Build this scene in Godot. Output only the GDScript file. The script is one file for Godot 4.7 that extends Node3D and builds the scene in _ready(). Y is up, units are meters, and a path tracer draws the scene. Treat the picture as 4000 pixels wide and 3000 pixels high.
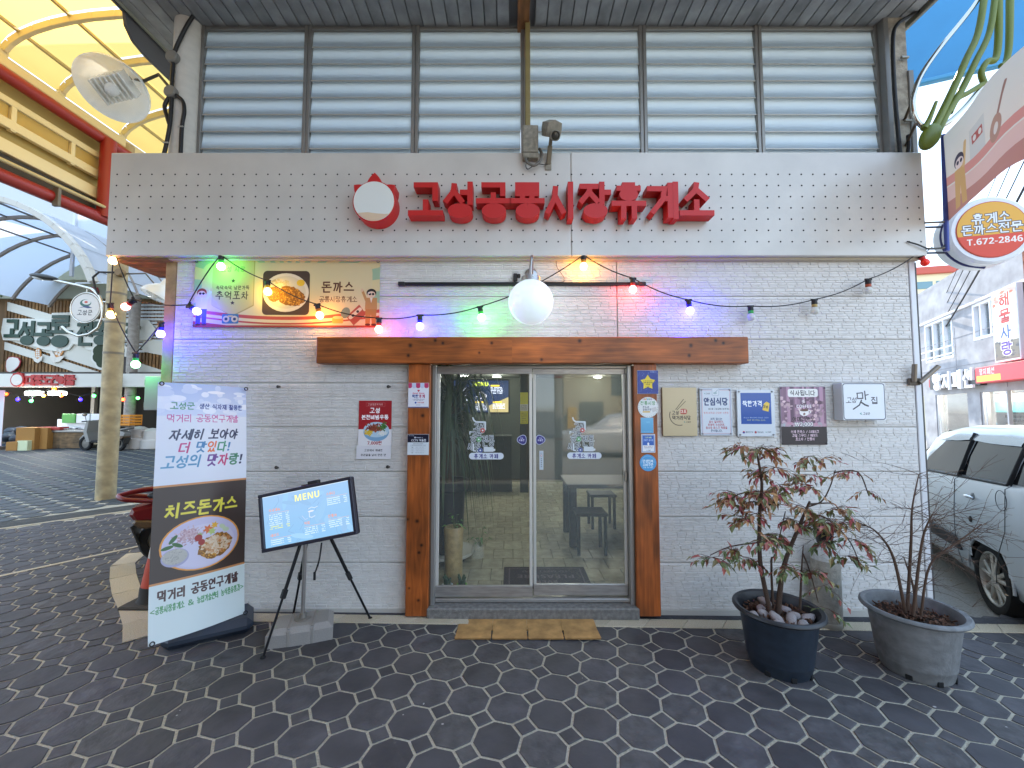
extends Node3D

# ---------------------------------------------------------------- shapes
class Geo:
	var v := PackedVector3Array()
	var n := PackedVector3Array()
	var t := PackedVector2Array()
	var c := PackedColorArray()
	var xf := Transform3D.IDENTITY
	var col := Color.WHITE
	var tinted := false

	func tri(a: Vector3, b: Vector3, d: Vector3, na: Vector3, nb: Vector3, nd: Vector3, ua := Vector2.ZERO, ub := Vector2.ZERO, ud := Vector2.ZERO) -> void:
		# a, b, d run counter-clockwise seen from the front
		var g := (b - a).cross(d - a)
		var flip := g.dot(na + nb + nd) < 0.0
		if xf.basis.determinant() < 0.0: pass
		v.append(xf * a); n.append((xf.basis * na).normalized()); t.append(ua)
		if flip:
			v.append(xf * b); n.append((xf.basis * nb).normalized()); t.append(ub)
			v.append(xf * d); n.append((xf.basis * nd).normalized()); t.append(ud)
		else:
			v.append(xf * d); n.append((xf.basis * nd).normalized()); t.append(ud)
			v.append(xf * b); n.append((xf.basis * nb).normalized()); t.append(ub)
		if tinted:
			c.append(col); c.append(col); c.append(col)

	func face(p: Array, away: Vector3, uv := []) -> void:
		# flat convex face turned so that it looks away from the point «away»
		var g: Vector3 = (p[1] - p[0]).cross(p[2] - p[0])
		if p.size() > 3 and g.length() < 1e-9: g = (p[2] - p[0]).cross(p[3] - p[0])
		if g.length() < 1e-12: return
		g = g.normalized()
		if g.dot(p[0] - away) < 0.0: g = -g
		for i in range(1, p.size() - 1):
			if uv.size(): tri(p[0], p[i], p[i + 1], g, g, g, uv[0], uv[i], uv[i + 1])
			else: tri(p[0], p[i], p[i + 1], g, g, g)

	func quad(a: Vector3, b: Vector3, d: Vector3, e: Vector3) -> void:
		# front side counter-clockwise; uv 0..1 with a at the lower left
		var g := (b - a).cross(d - a).normalized()
		tri(a, b, d, g, g, g, Vector2(0, 1), Vector2(1, 1), Vector2(1, 0))
		tri(a, d, e, g, g, g, Vector2(0, 1), Vector2(1, 0), Vector2(0, 0))

	func box(o: Vector3, s: Vector3, bev := 0.0, bs := Basis.IDENTITY) -> void:
		var h := s * 0.5
		var keep := xf
		xf = xf * Transform3D(bs, o)
		var z := Vector3.ZERO
		var bb := minf(bev, minf(h.x, minf(h.y, h.z)) * 0.9)
		var k := Vector3(h.x - bb, h.y - bb, h.z - bb)
		for s1 in [-1.0, 1.0]:
			face([Vector3(s1 * h.x, -k.y, -k.z), Vector3(s1 * h.x, k.y, -k.z), Vector3(s1 * h.x, k.y, k.z), Vector3(s1 * h.x, -k.y, k.z)], z)
			face([Vector3(-k.x, s1 * h.y, -k.z), Vector3(k.x, s1 * h.y, -k.z), Vector3(k.x, s1 * h.y, k.z), Vector3(-k.x, s1 * h.y, k.z)], z)
			face([Vector3(-k.x, -k.y, s1 * h.z), Vector3(k.x, -k.y, s1 * h.z), Vector3(k.x, k.y, s1 * h.z), Vector3(-k.x, k.y, s1 * h.z)], z)
		if bb > 0.0:
			for a in [-1.0, 1.0]:
				for b in [-1.0, 1.0]:
					face([Vector3(a * h.x, b * k.y, -k.z), Vector3(a * h.x, b * k.y, k.z), Vector3(a * k.x, b * h.y, k.z), Vector3(a * k.x, b * h.y, -k.z)], z)
					face([Vector3(a * h.x, -k.y, b * k.z), Vector3(a * h.x, k.y, b * k.z), Vector3(a * k.x, k.y, b * h.z), Vector3(a * k.x, -k.y, b * h.z)], z)
					face([Vector3(-k.x, a * h.y, b * k.z), Vector3(k.x, a * h.y, b * k.z), Vector3(k.x, a * k.y, b * h.z), Vector3(-k.x, a * k.y, b * h.z)], z)
					for d in [-1.0, 1.0]:
						face([Vector3(a * h.x, b * k.y, d * k.z), Vector3(a * k.x, b * h.y, d * k.z), Vector3(a * k.x, b * k.y, d * h.z)], z)
		xf = keep

	func bar(a: Vector3, b: Vector3, w: float, h: float, bev := 0.0) -> void:
		# a box from a to b, w wide and h high
		var f := (b - a).normalized()
		var up := Vector3.UP if absf(f.y) < 0.95 else Vector3.BACK
		var sx := up.cross(f).normalized()
		box((a + b) * 0.5, Vector3(w, h, a.distance_to(b)), bev, Basis(sx, f.cross(sx), f))

	func prism(poly: PackedVector2Array, z0: float, z1: float, bev := 0.0, back := true) -> void:
		# outline in x, y; front at z1
		var p := poly
		if Geometry2D.is_polygon_clockwise(p):
			p = p.duplicate(); p.reverse()
		var m := p.size()
		var inner := PackedVector2Array()
		for i in m:
			var e1 := (p[i] - p[(i + m - 1) % m]).normalized()
			var e2 := (p[(i + 1) % m] - p[i]).normalized()
			var n1 := Vector2(-e1.y, e1.x)
			var n2 := Vector2(-e2.y, e2.x)
			var mi := (n1 + n2)
			mi = mi / maxf(mi.dot(n1), 0.35) if mi.length() > 0.01 else n1
			inner.append(p[i] + mi * bev)
		var top := inner if bev > 0.0 else p
		var idx := Geometry2D.triangulate_polygon(top)
		var bb := Rect2(p[0], Vector2.ZERO)
		for q in p: bb = bb.expand(q)
		for i in range(0, idx.size(), 3):
			var q := [top[idx[i]], top[idx[i + 1]], top[idx[i + 2]]]
			var f := Vector3(0, 0, 1)
			var u := []
			for w in q: u.append(Vector2((w.x - bb.position.x) / maxf(bb.size.x, 1e-6), 1.0 - (w.y - bb.position.y) / maxf(bb.size.y, 1e-6)))
			tri(Vector3(q[0].x, q[0].y, z1), Vector3(q[1].x, q[1].y, z1), Vector3(q[2].x, q[2].y, z1), f, f, f, u[0], u[1], u[2])
		if back:
			var ib := Geometry2D.triangulate_polygon(p)
			for i in range(0, ib.size(), 3):
				var f := Vector3(0, 0, -1)
				tri(Vector3(p[ib[i]].x, p[ib[i]].y, z0), Vector3(p[ib[i + 1]].x, p[ib[i + 1]].y, z0), Vector3(p[ib[i + 2]].x, p[ib[i + 2]].y, z0), f, f, f)
		for i in m:
			var a := p[i]
			var b := p[(i + 1) % m]
			var e := (b - a).normalized()
			var o := Vector3(e.y, -e.x, 0)
			tri(Vector3(a.x, a.y, z0), Vector3(b.x, b.y, z0), Vector3(b.x, b.y, z1 - bev), o, o, o)
			tri(Vector3(a.x, a.y, z0), Vector3(b.x, b.y, z1 - bev), Vector3(a.x, a.y, z1 - bev), o, o, o)
			if bev > 0.0:
				var ia := inner[i]
				var ic := inner[(i + 1) % m]
				var on := (o + Vector3(0, 0, 1)).normalized()
				tri(Vector3(a.x, a.y, z1 - bev), Vector3(b.x, b.y, z1 - bev), Vector3(ic.x, ic.y, z1), on, on, on)
				tri(Vector3(a.x, a.y, z1 - bev), Vector3(ic.x, ic.y, z1), Vector3(ia.x, ia.y, z1), on, on, on)

	func tube(p: PackedVector3Array, r0: float, segs := 8, r1 := -1.0, caps := true) -> void:
		var m := p.size()
		if m < 2: return
		if r1 < 0.0: r1 = r0
		var f0 := (p[1] - p[0]).normalized()
		var side := f0.cross(Vector3.UP if absf(f0.y) < 0.9 else Vector3.RIGHT).normalized()
		var rings := []
		var norms := []
		for i in m:
			var f := (p[mini(i + 1, m - 1)] - p[maxi(i - 1, 0)]).normalized()
			side = (side - f * side.dot(f)).normalized()
			var up := f.cross(side)
			var r := lerpf(r0, r1, float(i) / (m - 1))
			var ring := PackedVector3Array()
			var nn := PackedVector3Array()
			for k in segs:
				var a := TAU * k / segs
				var d := side * cos(a) + up * sin(a)
				ring.append(p[i] + d * r)
				nn.append(d)
			rings.append(ring)
			norms.append(nn)
		for i in m - 1:
			for k in segs:
				var k2 := (k + 1) % segs
				tri(rings[i][k], rings[i][k2], rings[i + 1][k2], norms[i][k], norms[i][k2], norms[i + 1][k2])
				tri(rings[i][k], rings[i + 1][k2], rings[i + 1][k], norms[i][k], norms[i + 1][k2], norms[i + 1][k])
		if caps:
			var fa := (p[0] - p[1]).normalized()
			var fb := (p[m - 1] - p[m - 2]).normalized()
			for k in range(1, segs - 1):
				tri(rings[0][0], rings[0][k], rings[0][k + 1], fa, fa, fa)
				tri(rings[m - 1][0], rings[m - 1][k], rings[m - 1][k + 1], fb, fb, fb)

	func rod(a: Vector3, b: Vector3, r: float, segs := 10, r1 := -1.0) -> void:
		tube(PackedVector3Array([a, b]), r, segs, r1)

	func lathe(prof: Array, segs := 24, ell := Vector2.ONE) -> void:
		# prof: Vector2(radius, height) from bottom to top, outside on the right
		var m := prof.size()
		var sn := []
		for i in m - 1:
			var e: Vector2 = (prof[i + 1] - prof[i])
			sn.append(Vector2(e.y, -e.x).normalized())
		for i in m - 1:
			var na: Vector2 = sn[i]
			var nb: Vector2 = sn[i]
			if i > 0 and sn[i - 1].dot(sn[i]) > 0.72: na = (sn[i - 1] + sn[i]).normalized()
			if i < m - 2 and sn[i + 1].dot(sn[i]) > 0.72: nb = (sn[i + 1] + sn[i]).normalized()
			var a: Vector2 = prof[i]
			var b: Vector2 = prof[i + 1]
			for k in segs:
				var t0 := TAU * k / segs
				var t1 := TAU * (k + 1) / segs
				var c0 := Vector2(cos(t0) * ell.x, sin(t0) * ell.y)
				var c1 := Vector2(cos(t1) * ell.x, sin(t1) * ell.y)
				var p00 := Vector3(c0.x * a.x, a.y, c0.y * a.x)
				var p01 := Vector3(c1.x * a.x, a.y, c1.y * a.x)
				var p10 := Vector3(c0.x * b.x, b.y, c0.y * b.x)
				var p11 := Vector3(c1.x * b.x, b.y, c1.y * b.x)
				var n00 := Vector3(cos(t0) * na.x, na.y, sin(t0) * na.x)
				var n01 := Vector3(cos(t1) * na.x, na.y, sin(t1) * na.x)
				var n10 := Vector3(cos(t0) * nb.x, nb.y, sin(t0) * nb.x)
				var n11 := Vector3(cos(t1) * nb.x, nb.y, sin(t1) * nb.x)
				var u0 := float(k) / segs
				var u1 := float(k + 1) / segs
				if b.x > 1e-6: tri(p00, p10, p11, n00, n10, n11, Vector2(u0, 0), Vector2(u0, 1), Vector2(u1, 1))
				if a.x > 1e-6: tri(p00, p11, p01, n00, n11, n01, Vector2(u0, 0), Vector2(u1, 1), Vector2(u1, 0))

	func ball(o: Vector3, r: Vector3, segs := 16, rows := 10, bs := Basis.IDENTITY) -> void:
		var keep := xf
		xf = xf * Transform3D(bs, o)
		for i in rows:
			for k in segs:
				var q := []
				var m := []
				for ij in [[i, k], [i + 1, k], [i + 1, k + 1], [i, k + 1]]:
					var ph: float = PI * ij[0] / rows
					var th: float = TAU * ij[1] / segs
					var d := Vector3(sin(ph) * cos(th), cos(ph), sin(ph) * sin(th))
					q.append(d * r)
					m.append((d / r).normalized())
				if i < rows - 1: tri(q[0], q[1], q[2], m[0], m[1], m[2])
				if i > 0: tri(q[0], q[2], q[3], m[0], m[2], m[3])
		xf = keep

	func sheet(rows: Array) -> void:
		# rows of equally many points: a smooth surface
		var a := rows.size()
		var b: int = rows[0].size()
		var nn := []
		for i in a:
			var l := []
			for j in b:
				var du: Vector3 = rows[mini(i + 1, a - 1)][j] - rows[maxi(i - 1, 0)][j]
				var dv: Vector3 = rows[i][mini(j + 1, b - 1)] - rows[i][maxi(j - 1, 0)]
				l.append(dv.cross(du).normalized())
			nn.append(l)
		for i in a - 1:
			for j in b - 1:
				var u0 := Vector2(float(j) / (b - 1), float(i) / (a - 1))
				var u1 := Vector2(float(j + 1) / (b - 1), float(i + 1) / (a - 1))
				tri(rows[i][j], rows[i][j + 1], rows[i + 1][j + 1], nn[i][j], nn[i][j + 1], nn[i + 1][j + 1], u0, Vector2(u1.x, u0.y), u1)
				tri(rows[i][j], rows[i + 1][j + 1], rows[i + 1][j], nn[i][j], nn[i + 1][j + 1], nn[i + 1][j], u0, u1, Vector2(u0.x, u1.y))

	func mesh() -> ArrayMesh:
		var a := []
		a.resize(Mesh.ARRAY_MAX)
		a[Mesh.ARRAY_VERTEX] = v
		a[Mesh.ARRAY_NORMAL] = n
		a[Mesh.ARRAY_TEX_UV] = t
		if tinted: a[Mesh.ARRAY_COLOR] = c
		var m := ArrayMesh.new()
		m.add_surface_from_arrays(Mesh.PRIMITIVE_TRIANGLES, a)
		return m

# ---------------------------------------------------------------- names and tags
func put(called: String, g, m: Material, parent: Node = self) -> MeshInstance3D:
	var o := MeshInstance3D.new()
	o.name = called
	o.mesh = g.mesh() if g is Geo else g
	o.material_override = m
	parent.add_child(o, true)
	return o

func tag(o: Node, label: String, category: String, group := "") -> void:
	o.set_meta("label", label)
	o.set_meta("category", category)
	if group: o.set_meta("group", group)

func thing(called: String, label: String, category: String, at := Vector3.ZERO, turn := 0.0, group := "") -> Node3D:
	var o := Node3D.new()
	o.name = called
	o.position = at
	o.rotation.y = turn
	add_child(o, true)
	tag(o, label, category, group)
	return o

func branch(called: String, parent: Node, at := Vector3.ZERO) -> Node3D:
	var o := Node3D.new()
	o.name = called
	o.position = at
	parent.add_child(o, true)
	return o

func struct(o: Node) -> Node:
	o.set_meta("kind", "structure")
	return o

func each(called: String, list: Array, m: Material, parent: Node, bev := 0.004) -> void:
	for b in list: put(called, boxes([b], bev), m, parent)

func boxes(list: Array, bev := 0.0) -> Geo:
	var g := Geo.new()
	for b in list: g.box(b[0], b[1], bev)
	return g

# ---------------------------------------------------------------- materials
var made := {}
func srgb(hex: String) -> Color:
	return Color(hex)

func mat(hex: String, rough := 0.7, metal := 0.0) -> StandardMaterial3D:
	var key := "%s/%.2f/%.2f" % [hex, rough, metal]
	if made.has(key): return made[key]
	var m := StandardMaterial3D.new()
	m.albedo_color = Color(hex)
	m.roughness = rough
	m.metallic = metal
	made[key] = m
	return m

func noise_img(size: int, freq: float, lo: float, hi: float, oct := 4, sd := 1, type := FastNoiseLite.TYPE_SIMPLEX_SMOOTH) -> Image:
	var f := FastNoiseLite.new()
	f.seed = sd
	f.noise_type = type
	f.frequency = freq
	f.fractal_octaves = oct
	var im := f.get_seamless_image(size, size)
	im.convert(Image.FORMAT_RGB8)
	if lo != 0.0 or hi != 1.0:
		var d := im.get_data()
		var lut := PackedByteArray()
		for i in 256: lut.append(int(clampf(lerpf(lo, hi, i / 255.0), 0, 1) * 255.0))
		for i in d.size(): d[i] = lut[d[i]]
		im = Image.create_from_data(size, size, false, Image.FORMAT_RGB8, d)
	return im

func textured(hex: String, rough: float, tex: Texture2D, scale: Vector3, metal := 0.0, bump: Texture2D = null, depth := 0.1, world := true) -> StandardMaterial3D:
	var m := StandardMaterial3D.new()
	m.albedo_color = Color(hex)
	m.roughness = rough
	m.metallic = metal
	if tex: m.albedo_texture = tex
	m.uv1_triplanar = true
	m.uv1_world_triplanar = world
	m.uv1_scale = scale
	if bump:
		m.heightmap_enabled = true
		m.heightmap_texture = bump
		m.heightmap_scale = depth
	return m

func glow(hex: String, power: float, base := "ffffff") -> StandardMaterial3D:
	var m := StandardMaterial3D.new()
	m.albedo_color = Color(base)
	m.roughness = 0.3
	m.emission_enabled = true
	m.emission = Color(hex)
	m.emission_energy_multiplier = power
	return m

func pane(hex: String, alpha: float) -> StandardMaterial3D:
	var m := StandardMaterial3D.new()
	m.transparency = BaseMaterial3D.TRANSPARENCY_ALPHA
	m.albedo_color = Color(Color(hex), alpha)
	m.roughness = 0.02
	return m

func sheer(hex: String, back: float, rough := 0.5) -> StandardMaterial3D:
	# a sheet that lets scattered light through
	var m := StandardMaterial3D.new()
	m.albedo_color = Color(hex)
	m.roughness = rough
	m.backlight_enabled = true
	m.backlight = Color(hex) * back
	m.backlight.a = 1.0
	return m

func printed(cv: Canvas, rough := 0.5) -> StandardMaterial3D:
	var m := StandardMaterial3D.new()
	m.albedo_texture = cv.texture()
	m.roughness = rough
	return m

# ---------------------------------------------------------------- writing
static func seq(l: Array) -> PackedVector2Array:
	var p := PackedVector2Array()
	for i in range(0, l.size(), 2): p.append(Vector2(l[i], l[i + 1]))
	return p

static func ring_line(x: float, y: float, rx: float, ry: float, k := 20) -> PackedVector2Array:
	var p := PackedVector2Array()
	for i in k + 1: p.append(Vector2(x + rx * sin(TAU * i / k), y - ry * cos(TAU * i / k)))
	return p

static func jamo(j: String, tall := false) -> Array:
	# strokes in a unit box, y down
	match j:
		"ㄱ": return [seq([0, 0, 1, 0, 0.92, 0.45, 0.25, 1])] if tall else [seq([0, 0, 1, 0, 1, 1])]
		"ㄴ": return [seq([0, 0, 0, 1, 1, 1])]
		"ㄷ": return [seq([1, 0, 0, 0, 0, 1, 1, 1])]
		"ㄹ": return [seq([0, 0, 1, 0, 1, 0.5, 0, 0.5, 0, 1, 1, 1])]
		"ㅁ": return [seq([0, 1, 0, 0, 1, 0, 1, 1, 0, 1])]
		"ㅂ": return [seq([0, 0, 0, 1, 1, 1, 1, 0]), seq([0, 0.5, 1, 0.5])]
		"ㅅ": return [seq([0.5, 0, 0.46, 0.4, 0, 1]), seq([0.49, 0.35, 1, 1])]
		"ㅇ": return [ring_line(0.5, 0.5, 0.5, 0.5)]
		"ㅈ": return [seq([0.02, 0.03, 0.95, 0.03]), seq([0.55, 0.05, 0.48, 0.45, 0, 1]), seq([0.5, 0.42, 1, 1])]
		"ㅊ": return [seq([0.3, 0, 0.7, 0]), seq([0.02, 0.28, 0.95, 0.28]), seq([0.52, 0.3, 0.45, 0.6, 0, 1]), seq([0.5, 0.58, 1, 1])]
		"ㅋ": return [seq([0, 0, 1, 0, 0.95, 0.45, 0.3, 1]), seq([0, 0.48, 0.9, 0.45])] if tall else [seq([0, 0, 1, 0, 1, 1]), seq([0, 0.5, 1, 0.5])]
		"ㅌ": return [seq([1, 0, 0, 0, 0, 1, 1, 1]), seq([0, 0.5, 0.95, 0.5])]
		"ㅍ": return [seq([0, 0, 1, 0]), seq([0, 1, 1, 1]), seq([0.3, 0, 0.3, 1]), seq([0.7, 0, 0.7, 1])]
		"ㅎ": return [seq([0.3, 0, 0.7, 0]), seq([0, 0.25, 1, 0.25]), ring_line(0.5, 0.72, 0.36, 0.28)]
	if "ㄲㄸㅃㅆㅉ".contains(j):
		return pair("ㄱㄷㅂㅅㅈ"["ㄲㄸㅃㅆㅉ".find(j)], "ㄱㄷㅂㅅㅈ"["ㄲㄸㅃㅆㅉ".find(j)], tall)
	var mix := {"ㄳ": "ㄱㅅ", "ㄵ": "ㄴㅈ", "ㄶ": "ㄴㅎ", "ㄺ": "ㄹㄱ", "ㄻ": "ㄹㅁ", "ㄼ": "ㄹㅂ", "ㄽ": "ㄹㅅ", "ㅄ": "ㅂㅅ", "ㅀ": "ㄹㅎ"}
	if mix.has(j): return pair(mix[j][0], mix[j][1], false)
	return []

static func pair(a: String, b: String, tall: bool) -> Array:
	return fit(jamo(a, tall), Rect2(0, 0, 0.43, 1)) + fit(jamo(b, tall), Rect2(0.57, 0, 0.43, 1))

static func fit(strokes: Array, r: Rect2) -> Array:
	var out := []
	for s in strokes:
		var q := PackedVector2Array()
		for p in s: q.append(r.position + p * r.size)
		out.append(q)
	return out

static func syllable(ch: String) -> Array:
	# strokes of one Hangul syllable in a unit box
	var k := ch.unicode_at(0) - 0xAC00
	if k < 0 or k > 11171: return []
	var lead: String = "ㄱㄲㄴㄷㄸㄹㅁㅂㅃㅅㅆㅇㅈㅉㅊㅋㅌㅍㅎ"[k / 588]
	var vow: int = (k % 588) / 28
	var tail := k % 28
	var tails := "ㄱㄲㄳㄴㄵㄶㄷㄹㄺㄻㄼㄽㄾㄿㅀㅁㅂㅄㅅㅆㅇㅈㅊㅋㅌㅍㅎ"
	var has := tail > 0
	var out := []
	var low := {8: "u", 9: "ua", 10: "uae", 11: "ui", 12: "uu", 13: "d", 14: "deo", 15: "de", 16: "di", 17: "dd", 18: "_", 19: "_i"}
	var h := 0.56 if has else 1.0
	if not low.has(vow):
		out += fit(jamo(lead, true), Rect2(0.06, 0.05 if has else 0.14, 0.5, 0.46 if has else 0.7))
		out += upright(vow, Rect2(0.62, 0, 0.34, h))
	else:
		var w := 1.0 if vow in [8, 12, 13, 17, 18] else 0.66
		out += fit(jamo(lead), Rect2(0.18 if w == 1.0 else 0.08, 0.02, 0.64 if w == 1.0 else 0.48, 0.27 if has else 0.42))
		var kind: String = low[vow][0]
		var y0 := 0.3 if has else 0.46
		var y1 := 0.58 if has else 0.96
		if kind == "u":
			out.append(seq([0.0, y1 - 0.06, w, y1 - 0.06]))
			for x in ([0.34, 0.66] if vow == 12 else [0.5]): out.append(seq([x * w, y0 + (0.04 if has else 0.1), x * w, y1 - 0.06]))
		elif kind == "d":
			var yb := y0 + (0.1 if has else 0.14)
			out.append(seq([0.0, yb, w, yb]))
			for x in ([0.32, 0.68] if vow == 17 else [0.5]): out.append(seq([x * w, yb, x * w, y1 + (0.03 if has else 0.04)]))
		else:
			out.append(seq([0.0, y1 - 0.18 if not has else y1 - 0.08, w, y1 - 0.18 if not has else y1 - 0.08]))
		if w < 1.0:
			out += upright({9: 0, 10: 1, 11: 20, 14: 4, 15: 5, 16: 20, 19: 20}[vow], Rect2(0.7, 0, 0.28, h + (0.04 if has else 0.0)))
	if has:
		out += fit(jamo(tails[tail - 1]), Rect2(0.2, 0.68, 0.64, 0.3))
	return out

static func upright(vow: int, r: Rect2) -> Array:
	var s := []
	match vow:
		0: s = [seq([0.35, 0, 0.35, 1]), seq([0.35, 0.45, 1, 0.45])]
		1: s = [seq([0.2, 0.03, 0.2, 0.97]), seq([0.85, 0, 0.85, 1]), seq([0.2, 0.45, 0.85, 0.45])]
		2: s = [seq([0.35, 0, 0.35, 1]), seq([0.35, 0.32, 1, 0.32]), seq([0.35, 0.6, 1, 0.6])]
		3: s = [seq([0.2, 0.03, 0.2, 0.97]), seq([0.85, 0, 0.85, 1]), seq([0.2, 0.35, 0.85, 0.35]), seq([0.2, 0.6, 0.85, 0.6])]
		4: s = [seq([0.7, 0, 0.7, 1]), seq([-0.05, 0.45, 0.7, 0.45])]
		5: s = [seq([0.4, 0.03, 0.4, 0.97]), seq([0.95, 0, 0.95, 1]), seq([-0.15, 0.45, 0.4, 0.45])]
		6: s = [seq([0.7, 0, 0.7, 1]), seq([-0.05, 0.32, 0.7, 0.32]), seq([-0.05, 0.6, 0.7, 0.6])]
		7: s = [seq([0.4, 0.03, 0.4, 0.97]), seq([0.95, 0, 0.95, 1]), seq([-0.15, 0.35, 0.4, 0.35]), seq([-0.15, 0.6, 0.4, 0.6])]
		_: s = [seq([0.6, 0, 0.6, 1])]
	return fit(s, r)

static var latin := {}
static func glyph(ch: String, bold := true) -> Array:
	# triangles of one Latin character at a cap height near 0.72, and its advance
	var key := ch + ("b" if bold else "r")
	if latin.has(key): return latin[key]
	var f := SystemFont.new()
	f.font_names = PackedStringArray(["Droid Sans"])
	f.font_weight = 700 if bold else 400
	var tm := TextMesh.new()
	tm.font = f
	tm.font_size = 64
	tm.pixel_size = 1.0 / 64.0
	tm.depth = 0.02
	tm.text = ch
	tm.horizontal_alignment = HORIZONTAL_ALIGNMENT_LEFT
	tm.vertical_alignment = VERTICAL_ALIGNMENT_BOTTOM
	var a := tm.get_mesh_arrays()
	var out := []
	var hi := 0.0
	if a.size():
		var v: PackedVector3Array = a[Mesh.ARRAY_VERTEX]
		var nn: PackedVector3Array = a[Mesh.ARRAY_NORMAL]
		var idx: PackedInt32Array = a[Mesh.ARRAY_INDEX] if a[Mesh.ARRAY_INDEX] != null else PackedInt32Array(range(v.size()))
		for i in range(0, idx.size(), 3):
			if nn[idx[i]].z > 0.5:
				var q := PackedVector2Array()
				for j in 3:
					var p := v[idx[i + j]]
					q.append(Vector2(p.x, p.y))
					hi = maxf(hi, p.x)
				out.append(q)
	latin[key] = [out, f.get_string_size(ch, HORIZONTAL_ALIGNMENT_LEFT, -1, 64).x / 64.0]
	return latin[key]

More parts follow.
